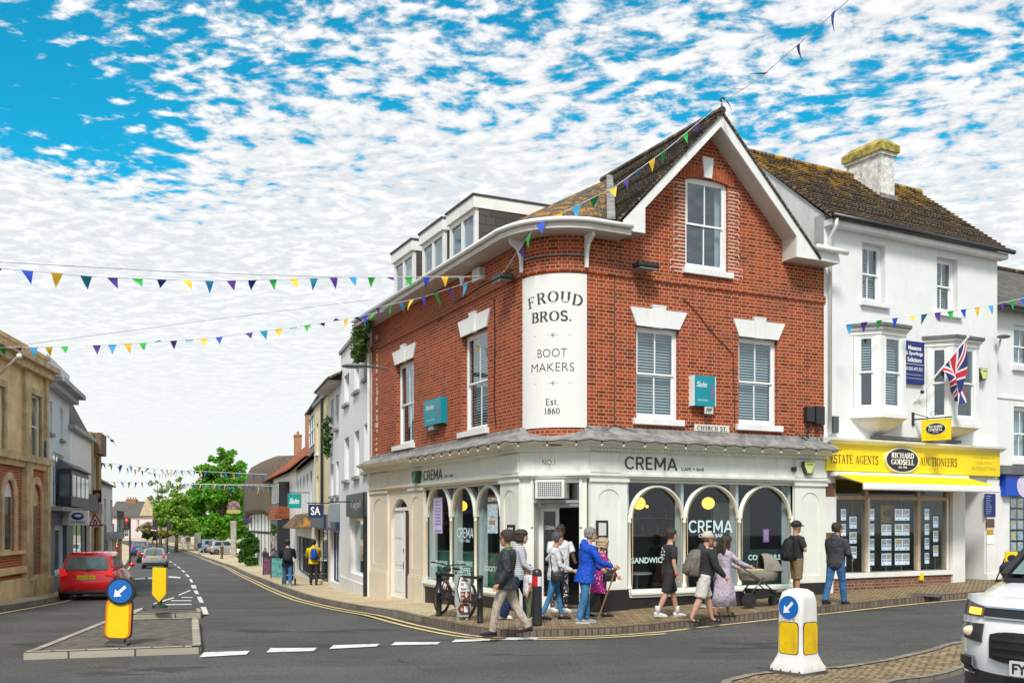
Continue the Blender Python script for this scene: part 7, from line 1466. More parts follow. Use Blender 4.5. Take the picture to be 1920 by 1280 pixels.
def car(name,label,M,L,W,H,paint,belt=.93,boxy=0.0,hood=.88,plate=None,wheelr=.31,roofbar=False,cat='car',brake=False,lowtrim=False,group=None):
 c=thing(name,label,cat,M,group);w=W/2;m=MB();h=L/2
 st=[(-h,.42,belt-.22,w*.74,w*.66),(-h+.05,.30,belt-.06,w*.90,w*.80),(-h+.25,.22,belt+.01,w*.97,w*.90),(-h+.9,.2,belt+.02,w,w*.94),(0,.2,belt,w,w*.94),(h*.38,.2,belt-.02,w,w*.93),(h*.62,.2,hood,w*.99,w*.86),(h-.30,.24,hood-.10,w*.95,w*.76),(h-.06,.30,hood-.24,w*.82,w*.60),(h,.38,hood-.36,w*.66,w*.50)]
 body=loft_body(m,st).build('body',paint,c,M,auto=50)
 xb0,xb1=-h+.10,h*.42;xt0,xt1=-h+.34-boxy*.18,h*.06;zt=H;wt=w*(.70+.1*boxy);wb=w*.90
 cab=MB();secs=[(xb0,belt-.02,wb*.92,xt0,wt*.90),(xb0+.25,belt,wb,xt0+.28,wt),((xb0+xb1)/2,belt,wb,(xt0+xt1)/2,wt),(xb1-.5,belt-.01,wb,xt1-.15,wt),(xb1,belt-.03,wb*.88,xt1,wt*.92)]
 rg=[]
 for i,(xb,zb,yb,xt,yt)in enumerate(secs):
  zz=zt-(.05 if i in(0,4)else 0)
  half=[(xb,yb,zb-.05),(xb+(xt-xb)*.5,yb+(yt-yb)*.42,zb+(zz-zb)*.5),(xt,yt,zz-.07),(xt,yt*.86,zz-.012),(xt,0,zz+.02)]
  rg.append(half+[(a,-b,z)for a,b,z in half[-2::-1]])
 cab.rings(rg);cab.build('cabin',paint,c,M,auto=50)
 g=MB()
 def quad(p):g.add(p+[(a,b,z-.0)for a,b,z in p][:0],[tuple(range(len(p)))])
 e=.012;s0,s1=secs[0],secs[-1]
 def lerp3(a,b,t):return tuple(a[i]+(b[i]-a[i])*t for i in range(3))
 for(xb,zb,yb,xt,yt),sg in((s0,-1),(s1,1)):
  zz=zt-.05;A=(xb,yb*.93,zb+.02);B=(xt,yt*.90,zz-.06);q=[lerp3(A,B,.10),lerp3(A,B,.93)];P=[(q[0][0]+sg*e*2,q[0][1],q[0][2]+e),(q[0][0]+sg*e*2,-q[0][1],q[0][2]+e),(q[1][0]+sg*e*2,-q[1][1],q[1][2]+e),(q[1][0]+sg*e*2,q[1][1],q[1][2]+e)]
  MB().add(P if sg<0 else P[::-1],[(0,1,2,3)]).build('rear_window' if sg<0 else 'windscreen',CGL2 if sg<0 else CGL,c,M)
 for sg in(1,-1):
  k=MB()
  for i0,i1,a0,a1 in((1,2,.05,.93),(2,3,.06,.97)):
   p=secs[i0];q=secs[i1]
   def pt(s,t,u):return((s[0]+(s[3]-s[0])*t),sg*(s[2]+(s[4]-s[2])*(t*.95)+.014),s[1]+(zt-.05-s[1])*t)
   A,B,C2,D2=pt(p,.08,0),pt(q,.08,0),pt(q,.86,0),pt(p,.86,0);A_,B_=lerp3(A,B,a0),lerp3(A,B,a1);D_,C_2=lerp3(D2,C2,a0),lerp3(D2,C2,a1);P=[A_,B_,C_2,D_];k.add(P if sg<0 else P[::-1],[(0,1,2,3)])
  k.build('side_window',CGL,c,M)
  tl=MB().rings([[(x,y*sg,z)for x,y,z in r_]for r_ in([(-h+.01,w*.62,belt-.10),(-h+.03,w*.86,belt-.14),(-h+.05,w*.88,belt+.10),(-h+.05,w*.74,belt+.10)],[(-h-.03,w*.64,belt-.10),(-h-.0,w*.88,belt-.14),(-h+.02,w*.90,belt+.10),(-h+.02,w*.76,belt+.10)])]);tl.build('tail_lamp',TAIL,c,M)
  MB().ball((h*.34,sg*(w+.10),belt+.10),(.07,.11,.075),10,8).build('mirror',paint,c,M,smooth=True)
  MB().ball((h-.12,sg*w*.68,hood-.22),(.16,.16,.08),10,8).build('headlamp',CLEAR,c,M,smooth=True)
 for x in(-h+.62,h-.78):
  for sg in(1,-1):wheel(c,M,x,sg*(w-.10),wheelr)
 if lowtrim:MB().box(-h-.03,-h+.4,-w*.86,w*.86,.26,.52).build('rear_bumper',TRIM,c,M,bevel=.04)
 else:MB().box(-h-.02,-h+.3,-w*.70,w*.70,.26,.36).build('rear_valance',TRIM,c,M,bevel=.02)
 if plate:
  mt,txt,zp,sg=plate;p=MB().box(-h-.035,-h-.012,-.26,.26,zp,zp+.115).build('number_plate',mt,c,M)
  t=text_into(MB(),txt,-.235,.235,zp+.02,zp+.095,0,.02);t.v=[(-h-.039,-v[0],v[2])for v in t.v];t.build('lettering',BLACK,p,M)
 MB().box(xt0-.06,xt0+.06,-wt*.7,wt*.7,zt-.025,zt+.01).build('spoiler',paint,c,M,bevel=.01)
 MB().box(xt0-.075,xt0-.06,-.15,.15,zt-.02,zt).build('brake_lamp',TAIL,c,M);MB().bar((xb0-.03,.02,belt+.05),(xb0+.03,-.32,belt+.10),.02).build('wiper',TRIM,c,M)
 if roofbar:
  for sg in(1,-1):MB().bar((xt0+.1,sg*wt*.84,zt+.03),(xt1,sg*wt*.84,zt+.03),.035).build('roof_rail',TRIM,c,M)
 return c
REDP=M_('red car paint',(.68,.006,.012),.22,.02,coat=.8);SILP=M_('silver grey car paint',(.33,.34,.36),.3,.03,coat=.8,metal=.3);BLKP=M_('black car paint',(.02,.02,.022),.25,.05,coat=.8);BLUP=M_('blue car paint',(.012,.04,.26),.25,.05,coat=.8);WHTP=M_('white car paint',(.88,.88,.89),.22,.01,coat=.8);GRYP=M_('steel blue car paint',(.16,.24,.32),.3,.04,coat=.8)
def car_at(px,py,heading,**kw):g=ground_px(px,py,-KERB);return Matrix.Translation(g)@Matrix.Rotation(R(heading),4,'Z')
M=car_at(183,1120,103);rc=car('hatchback','red hatchback driving away beside the left pavement with its yellow plate to us',M@Matrix.Translation((.0,0,0)),3.85,1.70,1.50,REDP,.93,.5,plate=(PLY,'LX10 DCW',.70,1));MB().plate([(.05*math.cos(i*PI/6),.84+.05*math.sin(i*PI/6))for i in range(12)],[],0,.02).build('badge',CHROME,rc,M@Matrix(((0,1,0,-1.95),(-1,0,0,0),(0,0,1,0),(0,0,0,1))))
car('suv','silver grey off-roader with dark rear bumper driving away in the middle of the far lane',car_at(291,1064,107),4.3,1.80,1.60,SILP,1.02,.6,plate=(PLY,'HF14 KXO',.82,1),wheelr=.35,lowtrim=True,roofbar=True)
car('estate_car','black car half hidden beyond the silver off-roader',car_at(277,1053,107),4.4,1.78,1.48,BLKP,.95,.3,plate=(PLY,'EA61 VRM',.72,1))
car('saloon_car','dark blue car farthest up the street ahead of the black car',car_at(264,1040,105),4.3,1.78,1.52,BLUP,.95,.4,plate=(PLY,'YB16 HNT',.72,1))
for i,(px,py,hd,p,lab)in enumerate([(404,1035,40,GRYP,'steel blue parked car behind the strolling pairs, left of the village sign'),(425,1038,35,SILP,'silver parked car directly behind the village sign post'),(460,1042,80,WHTP,'white parked car between the village sign and the low bush')]):
 g=ground_px(px,py,0);car('parked_car',lab,Matrix.Translation(g)@Matrix.Rotation(R(hd),4,'Z'),4.1,1.75,1.5,p,.95,.4,group='cars parked by the village sign')
def van():
 NX,NY=4.29,7.92;hd=R(-90-58)
 M=Matrix.Translation((NX,NY,gz(NX,NY)-KERB))@Matrix.Rotation(hd,4,'Z')@Matrix.Translation((-2.2,0,0))@Matrix.Scale(1.03,4)@Matrix.Scale(1.05,4,(0,0,1))
 c=thing('people_carrier','white people carrier with lit orange indicator cut off by the right edge','car',M);w=.92;m=MB();h=2.2
 st=[(-h,.4,1.0,w*.9,w*.84),(-h+.1,.25,1.1,w*.97,w*.92),(0,.22,1.12,w,w*.95),(.75,.22,1.12,w,w*.95),(1.1,.22,1.13,w,w*.93),(1.5,.24,1.06,w*.995,w*.90),(1.72,.26,1.0,w*.985,w*.88),(1.9,.27,.95,w*.90,w*.82),(2.0,.30,.93,w*.78,w*.74),(2.08,.33,.90,w*.6,w*.58)]
 loft_body(m,st).build('body',WHTP,c,M,auto=55)
 secs=[(-h+.02,1.05,w*.93,-h+.1,w*.78),(-.6,1.1,w*.95,-.6,w*.82),(.3,1.1,w*.95,.1,w*.82),(1.46,1.07,w*.86,.55,w*.76)];zt=1.82
 rg=[]
 for i,(xb,zb,yb,xt,yt)in enumerate(secs):
  half=[(xb,yb,zb-.05),(xb+(xt-xb)*.5,yb+(yt-yb)*.45,zb+(zt-zb)*.5),(xt,yt,zt-.1),(xt,yt*.85,zt-.01),(xt,0,zt+.02)];rg.append(half+[(a,-b,z)for a,b,z in half[-2::-1]])
 MB().rings(rg).build('cabin',BLKP,c,M,auto=50);MB().box(-h+.1,.3,-w*.72,w*.72,zt,zt+.02).build('roof',WHTP,c,M,bevel=.01)
 P=[(1.48,w*.76,1.09),(1.48,-w*.76,1.09),(.60,-w*.64,zt-.07),(.60,w*.64,zt-.07)];MB().add([(a+.03,b,z+.02)for a,b,z in P[::-1]],[(0,1,2,3)]).build('windscreen',M_('green tinted windscreen',(.16,.24,.22),.05,.25,2,spec=.8),c,M)
 for sg in(1,-1):MB().bar((1.50,sg*w*.83,1.08),(.59,sg*w*.68,zt-.05),.07).build('windscreen_pillar',TRIM,c,M)
 MB().bar((1.52,.6,1.11),(1.46,-.1,1.16),.025).build('wiper',TRIM,c,M);MB().box(1.46,1.58,-w*.80,w*.80,1.04,1.075).build('scuttle',TRIM,c,M)
 def nose(u,z,o=.012):
  y=u*w;a=abs(u);x=2.205-.10*a**2-.42*max(0,a-.62)**1.6*2.2-max(0,z-.62)**1.3*.42-(.05 if z<.4 else 0)
  return(x+o,y,z)
 def patch(name,mt,cols,parent=None,o=.012,th=.03):
  k=MB();k.rings([[nose(u,z0+(z1-z0)*i/4,o)for i in range(5)]+[nose(u,z1-(z1-z0)*i/4,o-th)for i in range(5)]for u,z0,z1 in cols],cap=True);return k.build(name,mt,parent or c,M,auto=40)
 lin=lambda a,b,n,f:[(a+(b-a)*i/n,)+f(i/n)for i in range(n+1)]
 patch('nose_panel',WHTP,lin(-.97,.97,30,lambda t:(.32,.95)),o=.0,th=.45)
 patch('upper_grille_bar',TRIM,lin(-.62,.62,16,lambda t:(.80,.865)),o=.014)
 for z in(.79,.868):patch('chrome_strip',CHROME,lin(-.60,.60,16,lambda t:(z,z+.012)),o=.022)
 patch('lower_grille',M_('black grille',(.015,.015,.017),.35),lin(-.52,.52,14,lambda t:(.46+.03*(2*t-1)**6,.70-.03*(2*t-1)**6)),o=.014)
 for z in(.51,.57,.63):patch('grille_slat',TRIM,lin(-.48,.48,14,lambda t:(z,z+.022)),o=.026)
 for dz in(0,.07):
  k=MB();k.tube([nose(u,.60+dz+(.075-abs(u)*.85)*.9,.04)for u in(-.11,0,.11)],.016,6).build('chevron',CHROME,c,M)
 patch('bumper_lower',TRIM,lin(-.93,.93,20,lambda t:(.22,.36+.10*abs(2*t-1)**5)),o=.02,th=.15)
 for sg in(-1,1):
  patch('running_lamp',M_('dark lamp',(.05,.05,.055),.12),lin(sg*.60,sg*.93,6,lambda t:(.80-.01*t,.875+.035*t)),o=.02)
  patch('indicator',M_('lit orange indicator',(.9,.3,.0),.3,emit=(1,.35,.02,2.5))if sg<0 else CLEAR,lin(sg*.64,sg*.80,4,lambda t:(.812,.86)),o=.034)
  hl=patch('headlamp',M_('dark lamp'),lin(sg*.60,sg*.93,6,lambda t:(.60+.02*t,.745-.01*t)),o=.018);ct=nose(sg*.74,.675,.0);MB().ball(ct,(.03,.085,.042),12,8).build('reflector',M_('lamp reflector',(.80,.66,.45),.12,.3,20,emit=(1,.75,.45,.15)),hl,M,smooth=True)
  patch('fog_lamp_surround',WHITER if False else CHROME,lin(sg*.70,sg*.92,5,lambda t:(.34-0*t,.49)),o=.034);patch('fog_lamp',TRIM,lin(sg*.72,sg*.90,5,lambda t:(.355,.475)),o=.045)
  MB().ball((1.05,sg*(w+.08),1.12),(.06,.10,.075),12,8).build('mirror',TRIM,c,M,smooth=True)
  for x in(1.38,-1.35):wheel(c,M,x,sg*(w-.11),.32)
 p0=nose(0,.44,.05);p=MB().box(p0[0]-.02,p0[0]+.012,-.26,.26,.385,.495).build('number_plate',PLW,c,M);t=text_into(MB(),'FY19 KLM',-.235,.235,.40,.48,0,.02);t.v=[(p0[0]+.016,v[0],v[2])for v in t.v];t.build('lettering',BLACK,p,M)
van()
# ------ people
def fabric(name,col=None,var=.10,rough=.85,fold=.5,col2=None,pat=None,psc=10.):
 """cloth: soft folds in the bump; optional second colour as stripes or blotches"""
 if name in MATS:return MATS[name]
 m,g,b=new_mat(name);L=g.t.links;c=coords(g)
 k=g.mix(g.ramp(g.noise(c,9,4),.3,.7),tuple(x*(1-var)for x in col)+(1,),tuple(min(1,x*(1+var))for x in col)+(1,))
 if pat=='stripe':
  z=g.n('ShaderNodeSeparateXYZ',{0:c}).outputs[2];k=g.mix(g.math('LESS_THAN',g.math('FRACT',g.math('MULTIPLY',z,psc)),.35),k,col2+(1,))
 if pat=='blotch':
  k=g.mix(g.ramp(g.noise(c,psc,3,.7,.6),.50,.56),k,col2+(1,));k=g.mix(g.ramp(g.noise(g.n('ShaderNodeMapping',{0:c,1:(3,1,2)}).outputs[0],psc*1.4,2,.6,.5),.60,.64),k,(.75,.62,.68,1))
 L.new(k,b.inputs['Base Color']);b.inputs['Roughness'].default_value=rough;b.inputs['Specular IOR Level'].default_value=.25
 hgt=g.noise(g.n('ShaderNodeMapping',{0:c,3:(1,1,.6)}).outputs[0],13,3,.55,.8)
 bn=g.n('ShaderNodeBump',{'Strength':min(1,fold*1.7),'Distance':.06,'Height':hgt});L.new(bn.outputs[0],b.inputs['Normal']);MATS[name]=m;return m
SKIN=M_('fair skin',(.52,.29,.20),.5,.08,12);SKINT=M_('tanned skin',(.44,.22,.13),.5,.08,12);SKIND=M_('dark brown skin',(.095,.045,.027),.45,.1,12)
EYE=M_('dark eye',(.02,.015,.012),.2);LIP=M_('lip',(.34,.12,.10),.5)
HBR=M_('dark brown hair',(.035,.020,.012),.55,.7,26,.8,60);HBK=M_('near black hair',(.016,.012,.010),.5,.4,40,.4,70);HGR=M_('grey hair',(.22,.21,.20),.6,.5,26,.8,60);HDG=M_('dark grey hair',(.07,.065,.062),.6,.6,26,.8,60);HBL=M_('grey blond hair',(.42,.30,.18),.6,.3,30,.5,60);HAU=M_('auburn hair',(.16,.055,.025),.55,.3,40,.4,70)
WSHOE=fabric('white trainer',(.72,.72,.70),.05,.6,.2);BSHOE=fabric('black shoe',(.02,.02,.022),.1,.5,.2);GSHOE=fabric('grey trainer',(.28,.29,.30),.15,.7,.2);SOLE=M_('pale sole',(.60,.60,.58),.7)
def solid(mb,name,mat,parent,M,vox,smooth=6):
 """fuse overlapping shapes into one continuous rounded surface"""
 o=mb.build(name,mat,parent,M)
 r=o.modifiers.new('r','REMESH');r.mode='VOXEL';r.voxel_size=vox;r.use_smooth_shade=True
 if smooth:s_=o.modifiers.new('s','SMOOTH');s_.iterations=smooth;s_.factor=.5
 dg=bpy.context.evaluated_depsgraph_get();me=D.meshes.new_from_object(o.evaluated_get(dg));o.modifiers.clear();old=o.data;o.data=me;D.meshes.remove(old);me.name=name
 me.materials.clear();me.materials.append(mat);me.polygons.foreach_set('use_smooth',[True]*len(me.polygons));return o
def rotv(v,ax,a):return Matrix.Rotation(a,3,ax)@Vector(v)
def person(lab,feet,head_py,face,top,bottom,shoes,skin=SKIN,hair=HBR,hairstyle='short',build=1.0,belly=0.0,lean=3,legL=(18,8),legR=(-14,12),armL=(10,6,15),armR=(-12,6,15),yaw=0,pitch=0,sleeves='long',legs='long',hem=0,coat=0,female=False,hood=False,socks=None,child=False,group=None,glasses=False,vox=.013,stand=None,hip_drop=0,skirt=None,cap=None,cx=None,collar=None):
 """a figure posed joint by joint; angles in degrees: leg (hip, knee), arm (swing, out, elbow); face = heading, 0 = to the right of the picture, 90 = away"""
 g=ground_px(*feet)if stand is None else stand
 H=(feet[1]-head_py)/F*g.y;s=H/1.74;M=Matrix.Translation(g)@Matrix.Rotation(R(face),4,'Z')@Matrix.Scale(s,4)
 root=thing('person',lab,'person',M,group);vx=vox
 ln=R(lean);U=Vector((math.sin(ln),0,math.cos(ln)));Fw=Vector((math.cos(ln),0,-math.sin(ln)));Yv=Vector((0,1,0))
 hs=.82 if child else 1.0;sw=(.165 if female else.195)*build;hw=.088*build
 def leg(side,a):
  f,k=R(a[0]),R(a[1]);hip=Vector((0,side*hw,0));th=Vector((math.sin(f),side*.02,-math.cos(f)));kn=hip+th*.41;sh=Vector((math.sin(f-k),0,-math.cos(f-k)));an=kn+sh*.41;return hip,kn,an,f-k
 Lg={1:leg(1,legL),-1:leg(-1,legR)}
 def foot_low(an,sa,lift):return an.z-.075
 zlow=min(foot_low(v[2],v[3],0)for v in Lg.values());P0=Vector((0,0,-zlow))
 Lg={k:(a+P0,b+P0,c+P0,d)for k,(a,b,c,d)in Lg.items()}
 def torso(m,grow,z0,z1,bel=0.0,shl=True):
  T=[(-.10,.145,.105,0),(.0,.165,.118,-.005),(.08,.158,.112,.0),(.18,.145 if female else.155,.105,.005),(.30,.165,.118,.0),(.40,.182,.122,-.005),(.47,.185,.112,-.012),(.52,.165,.092,-.018),(.555,.10,.075,-.015),(.59,.062,.062,-.008)]
  if not shl:T=T[:-2]
  rg=[];n=20
  for h,w_,d_,fx in T:
   if h<z0-1e-6 or h>z1+1e-6:continue
   bb=bel*math.exp(-((h-.10)/.13)**2);w2=(w_*build+grow);d2=d_*build+grow+bb*.5;c=P0+U*h+Fw*(fx+bb*.5)
   rg.append([c+Yv*(w2*math.copysign(abs(math.cos(t))**.85,math.cos(t)))+Fw*(d2*math.sin(t))for t in[2*PI*i/n for i in range(n)]])
  m.rings(rg);return m
 def arm(side,a):
  sh=P0+U*.49+Yv*side*sw;f,o,e=R(a[0]),R(a[1]),R(a[2]);inn=R(a[3])if len(a)>3 else 0
  up=Vector((math.sin(f)*math.cos(o),side*math.sin(o),-math.cos(f)*math.cos(o)));el=sh+up*.29
  fd=Vector((math.sin(f+e)*math.cos(inn),side*math.sin(o)*.6-side*math.sin(inn),-math.cos(f+e)*math.cos(inn))).normalized();wr=el+fd*.25;return sh,el,wr,fd
 Ar={1:arm(1,armL),-1:arm(-1,armR)}
 neck=P0+U*.57;hc=neck+U*.165+Vector((.02,0,0));Rh=Matrix.Rotation(R(yaw),3,'Z')@Matrix.Rotation(R(pitch),3,'Y');hp=lambda x,y,z:hc+Rh@Vector((x*hs2,y*hs2,z*hs2));hs2=1.18 if child else 1.07
 b=MB();torso(b,-.02,-.1,.6)
 b.tube([neck-U*.05,neck+U*.04,hc+Vector((-.01,0,-.05))],[.062*build,.056,.058],12)
 hr=[(-.118,.028,.030,.052),(-.100,.050,.050,.036),(-.06,.066,.078,.018),(-.01,.075,.094,.006),(.04,.078,.100,-.004),(.08,.068,.088,-.010),(.108,.044,.058,-.014),(.122,.012,.016,-.014)]
 b.rings([[hp(cx_+dx*math.sin(t),wy*math.cos(t),z)for t in[2*PI*i/16 for i in range(16)]]for z,wy,dx,cx_ in hr])
 b.rings([[hp(.085+dx+.014*math.sin(t),.013*math.cos(t)*k,z)for t in[2*PI*i/8 for i in range(8)]]for z,dx,k in((-.045,.010,.8),(-.032,.026,1.2),(-.01,.014,.9),(.015,.004,.7))])
 for sd in(1,-1):b.ball(tuple(hp(-.005,sd*.079,-.012)),(.022,.012,.032),8,6)
 for sd in(1,-1):
  sh,el,wr,fd=Ar[sd];b.tube([sh,sh.lerp(el,.35),el,el.lerp(wr,.3),wr],[.052*build,.047*build,.038*build,.037*build,.026],10)
  thm=Vector((fd.z,0,-fd.x));thm=thm if thm.x>0 else-thm;pn=fd.cross(thm).normalized();pal=wr+fd*.085
  b.tube([wr-fd*.01,wr+fd*.04,pal],[.025,.036,.034],8,flat=(1,.62)if abs(fd.z)>.5 else(1,.8))
  for i,ln_ in enumerate((.070,.080,.074,.058)):
   st_=pal+thm*(.027-.018*i)-fd*.01;cur=-pn*sd*.0;b.tube([st_,st_+fd*ln_*.5,st_+fd*ln_*.85+(-pn*sd)*.018+Vector((.012,0,0))],[.0105,.010,.008],6)
  b.tube([wr+fd*.03+thm*.025,wr+fd*.07+thm*.052,wr+fd*.10+thm*.055],[.014,.012,.009],6)
  hip,kn,an,sa=Lg[sd];b.tube([hip,hip.lerp(kn,.4),kn,kn.lerp(an,.35),an],[.082*build,.072*build,.053*build,.054*build,.036],12);b.tube([an,an+Vector((.03,0,-.045)),an+Vector((.15,0,-.055))],[.038,.036,.026],8)
 body=solid(b,'body',skin,root,M,vx*s*.8 if vox<.02 else vx,4)
 if vox<.02:
  e=MB();[e.ball(tuple(hp(.088,sd*.032,.008)),(.010,.015,.009),8,5)for sd in(1,-1)];e.build('eyes',EYE,body,M);MB().ball(tuple(hp(.096,0,-.072)),(.009,.024,.006),8,5).build('mouth',LIP,body,M)
  br=MB();[br.bar(hp(.094,sd*.018,.030),hp(.086,sd*.05,.028),.008)for sd in(1,-1)];br.build('eyebrows',hair or HDG,body,M)
  if glasses:
   q=MB()
   for sd in(1,-1):q.tube([hp(.104,sd*.034+.024*math.cos(t),.006+.020*math.sin(t))for t in[2*PI*i/10 for i in range(11)]],.004,4).bar(hp(.10,sd*.058,.012),hp(.0,sd*.083,.008),.006)
   q.build('glasses',BLACK,body,M)
 if hair:
  h=MB();up=.012;back={'short':-.055,'bob':-.10,'long':-.11,'curly':-.07,'crop':-.04}[hairstyle];n=18;tk={'short':.016,'bob':.026,'long':.024,'curly':.034,'crop':.009}[hairstyle]
  rg=[]
  for z,wy,dx,cx_ in[(back,.070,.080,-.004),(-.01,.078,.097,.0),(.045,.079,.102,-.004),(.08,.070,.092,-.008),(.110,.048,.064,-.012),(.126,.014,.018,-.012)]:
   ring=[]
   for t in[2*PI*i/n for i in range(n)]:
    x=cx_+(dx+tk)*math.sin(t);y=(wy+tk)*math.cos(t)
    if x>.02 and z<.06:x=.02+(x-.02)*.12 if z<.02 else.02+(x-.02)*.82
    ring.append(hp(x-.006,y,z+tk*.6*(z>.1)))
   rg.append(ring)
  h.rings(rg)
  if hairstyle=='long':
   for j in range(7):y=-.075+.025*j;h.tube([hp(-.06,y*.8,.05),hp(-.115,y*1.1,-.06),hp(-.135,y*1.35,-.20),hp(-.13,y*1.2,-.36-.03*(j%3))],[.03,.038,.036,.012],8)
  if hairstyle in('bob','curly'):
   rnd=random.Random(len(lab));[h.ball(tuple(hp(-.03+.10*math.cos(a)*(1 if math.cos(a)<0 else.5),.092*math.sin(a),z_+rnd.uniform(-.01,.01))),rnd.uniform(.026,.038),8,6)for a in[R(40+i*28)for i in range(11)]for z_ in(-.06,.0,.06)]
  solid(h,'hair',hair,root,M,max(.010,vox*.8)*s,2)
 if cap:
  k=MB();k.rings([[hp(-.004+(dx)*math.sin(t),wy*math.cos(t),z)for t in[2*PI*i/18 for i in range(18)]]for z,wy,dx in((.012,.094,.118),(.05,.095,.120),(.09,.086,.108),(.12,.062,.078),(.142,.012,.016))]);k.build('cap',cap,root,M,smooth=True)
  MB().rings([[hp(x,y,z)for x,y,z in((.09,-.07,.036),(.09,.07,.036),(.09,.07,.046),(.09,-.07,.046))],[hp(x,y,z)for x,y,z in((.17,-.05,.018),(.17,.05,.018),(.17,.05,.026),(.17,-.05,.026))]]).build('cap_peak',cap,root,M)
 gr=.016
 if legs!='none':
  t=MB();torso(t,gr-.002,-.1,.08 if not skirt else.1,belly*.6,False)
  for sd in(1,-1):
   hip,kn,an,sa=Lg[sd]
   if legs=='long':t.tube([hip+Vector((0,0,.04)),hip.lerp(kn,.4),kn,kn.lerp(an,.5),an+Vector((0,0,-.015))],[.100*build,.088*build,.069*build,.066*build,.060],14)
   elif legs=='slim':t.tube([hip+Vector((0,0,.04)),hip.lerp(kn,.4),kn,kn.lerp(an,.5),an+Vector((0,0,.02))],[.096*build,.080*build,.060*build,.060*build,.043],14)
   elif legs=='flare':t.tube([hip+Vector((0,0,.04)),hip.lerp(kn,.4),kn,kn.lerp(an,.5),an+Vector((0,0,-.05))],[.096*build,.082*build,.062*build,.076*build,.105],14)
   elif legs=='shorts':t.tube([hip+Vector((0,0,.04)),hip.lerp(kn,.4),hip.lerp(kn,.98)],[.104*build,.102*build,.094*build],14)
  solid(t,'shorts' if legs=='shorts' else 'trousers',bottom,root,M,vx*s,4)
 if skirt:
  k=MB();n=28;ks=(Lg[1][1]+Lg[-1][1])/2;an_=(Lg[1][2]+Lg[-1][2])/2;sp=(Lg[1][2]-Lg[-1][2]).length*.30;rg=[]
  for c,w_,d_,wv in((P0+U*.16,.17*build,.13*build,0),(P0,.195*build,.16*build,.0),(P0.lerp(ks,.5),.205*build,.19*build+sp*.25,.05),(ks,.205*build,.19*build+sp*.45,.07),(ks.lerp(an_,skirt),.21*build,.205*build+sp*.75,.11)):
   rg.append([c+Vector(((d_*math.sin(t))*(1+wv*math.sin(t*7)),w_*math.cos(t)*(1+wv*math.cos(t*6)),0))for t in[2*PI*i/n for i in range(n)]])
  rg+=[[p*.96+(sum(r_,Vector())/len(r_))*.04 for p in r_]for r_ in rg[::-1]]
  k.rings(rg,cap=False).build('skirt',top,root,M,smooth=True)
 t=MB();thick=.022 if sleeves=='long' else.018
 torso(t,thick,-.1 if coat or hem else.0,.555,belly)
 if coat:
  n=20;rg=[]
  for h_,w_,d_ in((.06,.18,.145),(-.05,.20,.17),(-coat,.215,.185)):rg.append([P0+U*h_+Yv*(w_*build*math.cos(q))+Fw*(d_*build*math.sin(q))for q in[2*PI*i/n for i in range(n)]])
  t.rings(rg)
 for sd in(1,-1):
  sh,el,wr,fd=Ar[sd]
  if sleeves=='long':t.tube([sh-Vector((0,sd*.03,-.01)),sh.lerp(el,.35),el,el.lerp(wr,.5),wr+fd*.005],[.080*build,.072*build,.060*build,.055*build,.046],12)
  elif sleeves=='short':t.tube([sh-Vector((0,sd*.03,-.01)),sh.lerp(el,.4),sh.lerp(el,.72)],[.080*build,.074*build,.071*build],12)
 if hood:t.tube([neck+U*-.02-Fw*.05+Yv*.07,neck-Fw*.095+U*.02,neck+U*-.02-Fw*.05-Yv*.07],[.05,.062,.05],10).ball(tuple(neck-Fw*.10-U*.05),(.07,.10,.075))
 solid(t,'coat' if coat else('jacket' if sleeves=='long' else 't_shirt'),top,root,M,vx*s,4)
 if collar:MB().tube([neck-U*.02+Fw*.062*math.sin(t)+Yv*.064*math.cos(t)-Fw*.004+U*(.03 if math.sin(t)<.3 else.0)for t in[2*PI*i/14 for i in range(15)]],.022,7,cap=False).build('collar',collar,root,M,smooth=True)
 for sd in(1,-1):
  hip,kn,an,sa=Lg[sd];lift=max(0,an.z-.075);tp=min(lift*2.2,.6);c=an+Vector((0,0,-.075))
  k=MB();fwd=Vector((math.cos(tp),0,-math.sin(tp)));upv=Vector((math.sin(tp),0,math.cos(tp)));c2=c+upv*.0
  pz=lambda x,y,z:c2+fwd*x+Vector((0,y,0))+upv*z
  pr=[(-.075,.028,.02,.07),(-.055,.038,.005,.085),(.0,.040,.0,.085),(.06,.042,.0,.070),(.12,.048,.0,.055),(.165,.044,.0,.045),(.195,.026,.008,.032)]
  k.rings([[pz(x,w_*math.cos(t),z0+(z1-z0)*(.5+.5*math.sin(t)))for t in[2*PI*i/12 for i in range(12)]]for x,w_,z0,z1 in pr]);sm=shoes if shoes!='slider' else BLACK
  if shoes=='slider':
   MB().rings([[pz(x,y,z)for y,z in((-w_,-.004),(w_,-.004),(w_,.02),(-w_,.02))]for x,w_ in((-.075,.03),(-.03,.042),(.05,.042),(.13,.05),(.19,.03))]).build('sandal',BLACK,root,M);MB().tube([pz(.09,y,.02+.055*math.cos(y/.05*1.4))for y in(-.05,-.03,0,.03,.05)],.018,6,flat=(1.6,.5)).build('sandal_strap',BLACK,root,M)
  else:
   so_=k.build('shoe',sm,root,M,smooth=True);MB().rings([[pz(x,w_*1.04*c_,z)for c_,z in((-1,-.006),(1,-.006),(1,.016),(-1,.016))]for x,w_,_,_ in pr]).build('sole',SOLE if sm in(WSHOE,GSHOE)else BLACK,so_,M)
  if socks:MB().tube([an+Vector((0,0,.13)),an+Vector((.0,0,.06)),an+Vector((0,0,-.02))],[.052,.048,.046],10).build('sock',socks,root,M,smooth=True)
 return dict(root=root,M=M,s=s,P0=P0,U=U,Fw=Fw,Yv=Yv,Ar=Ar,hc=hc,neck=neck,Lg=Lg)
def W_(p,v):return p['M']@v
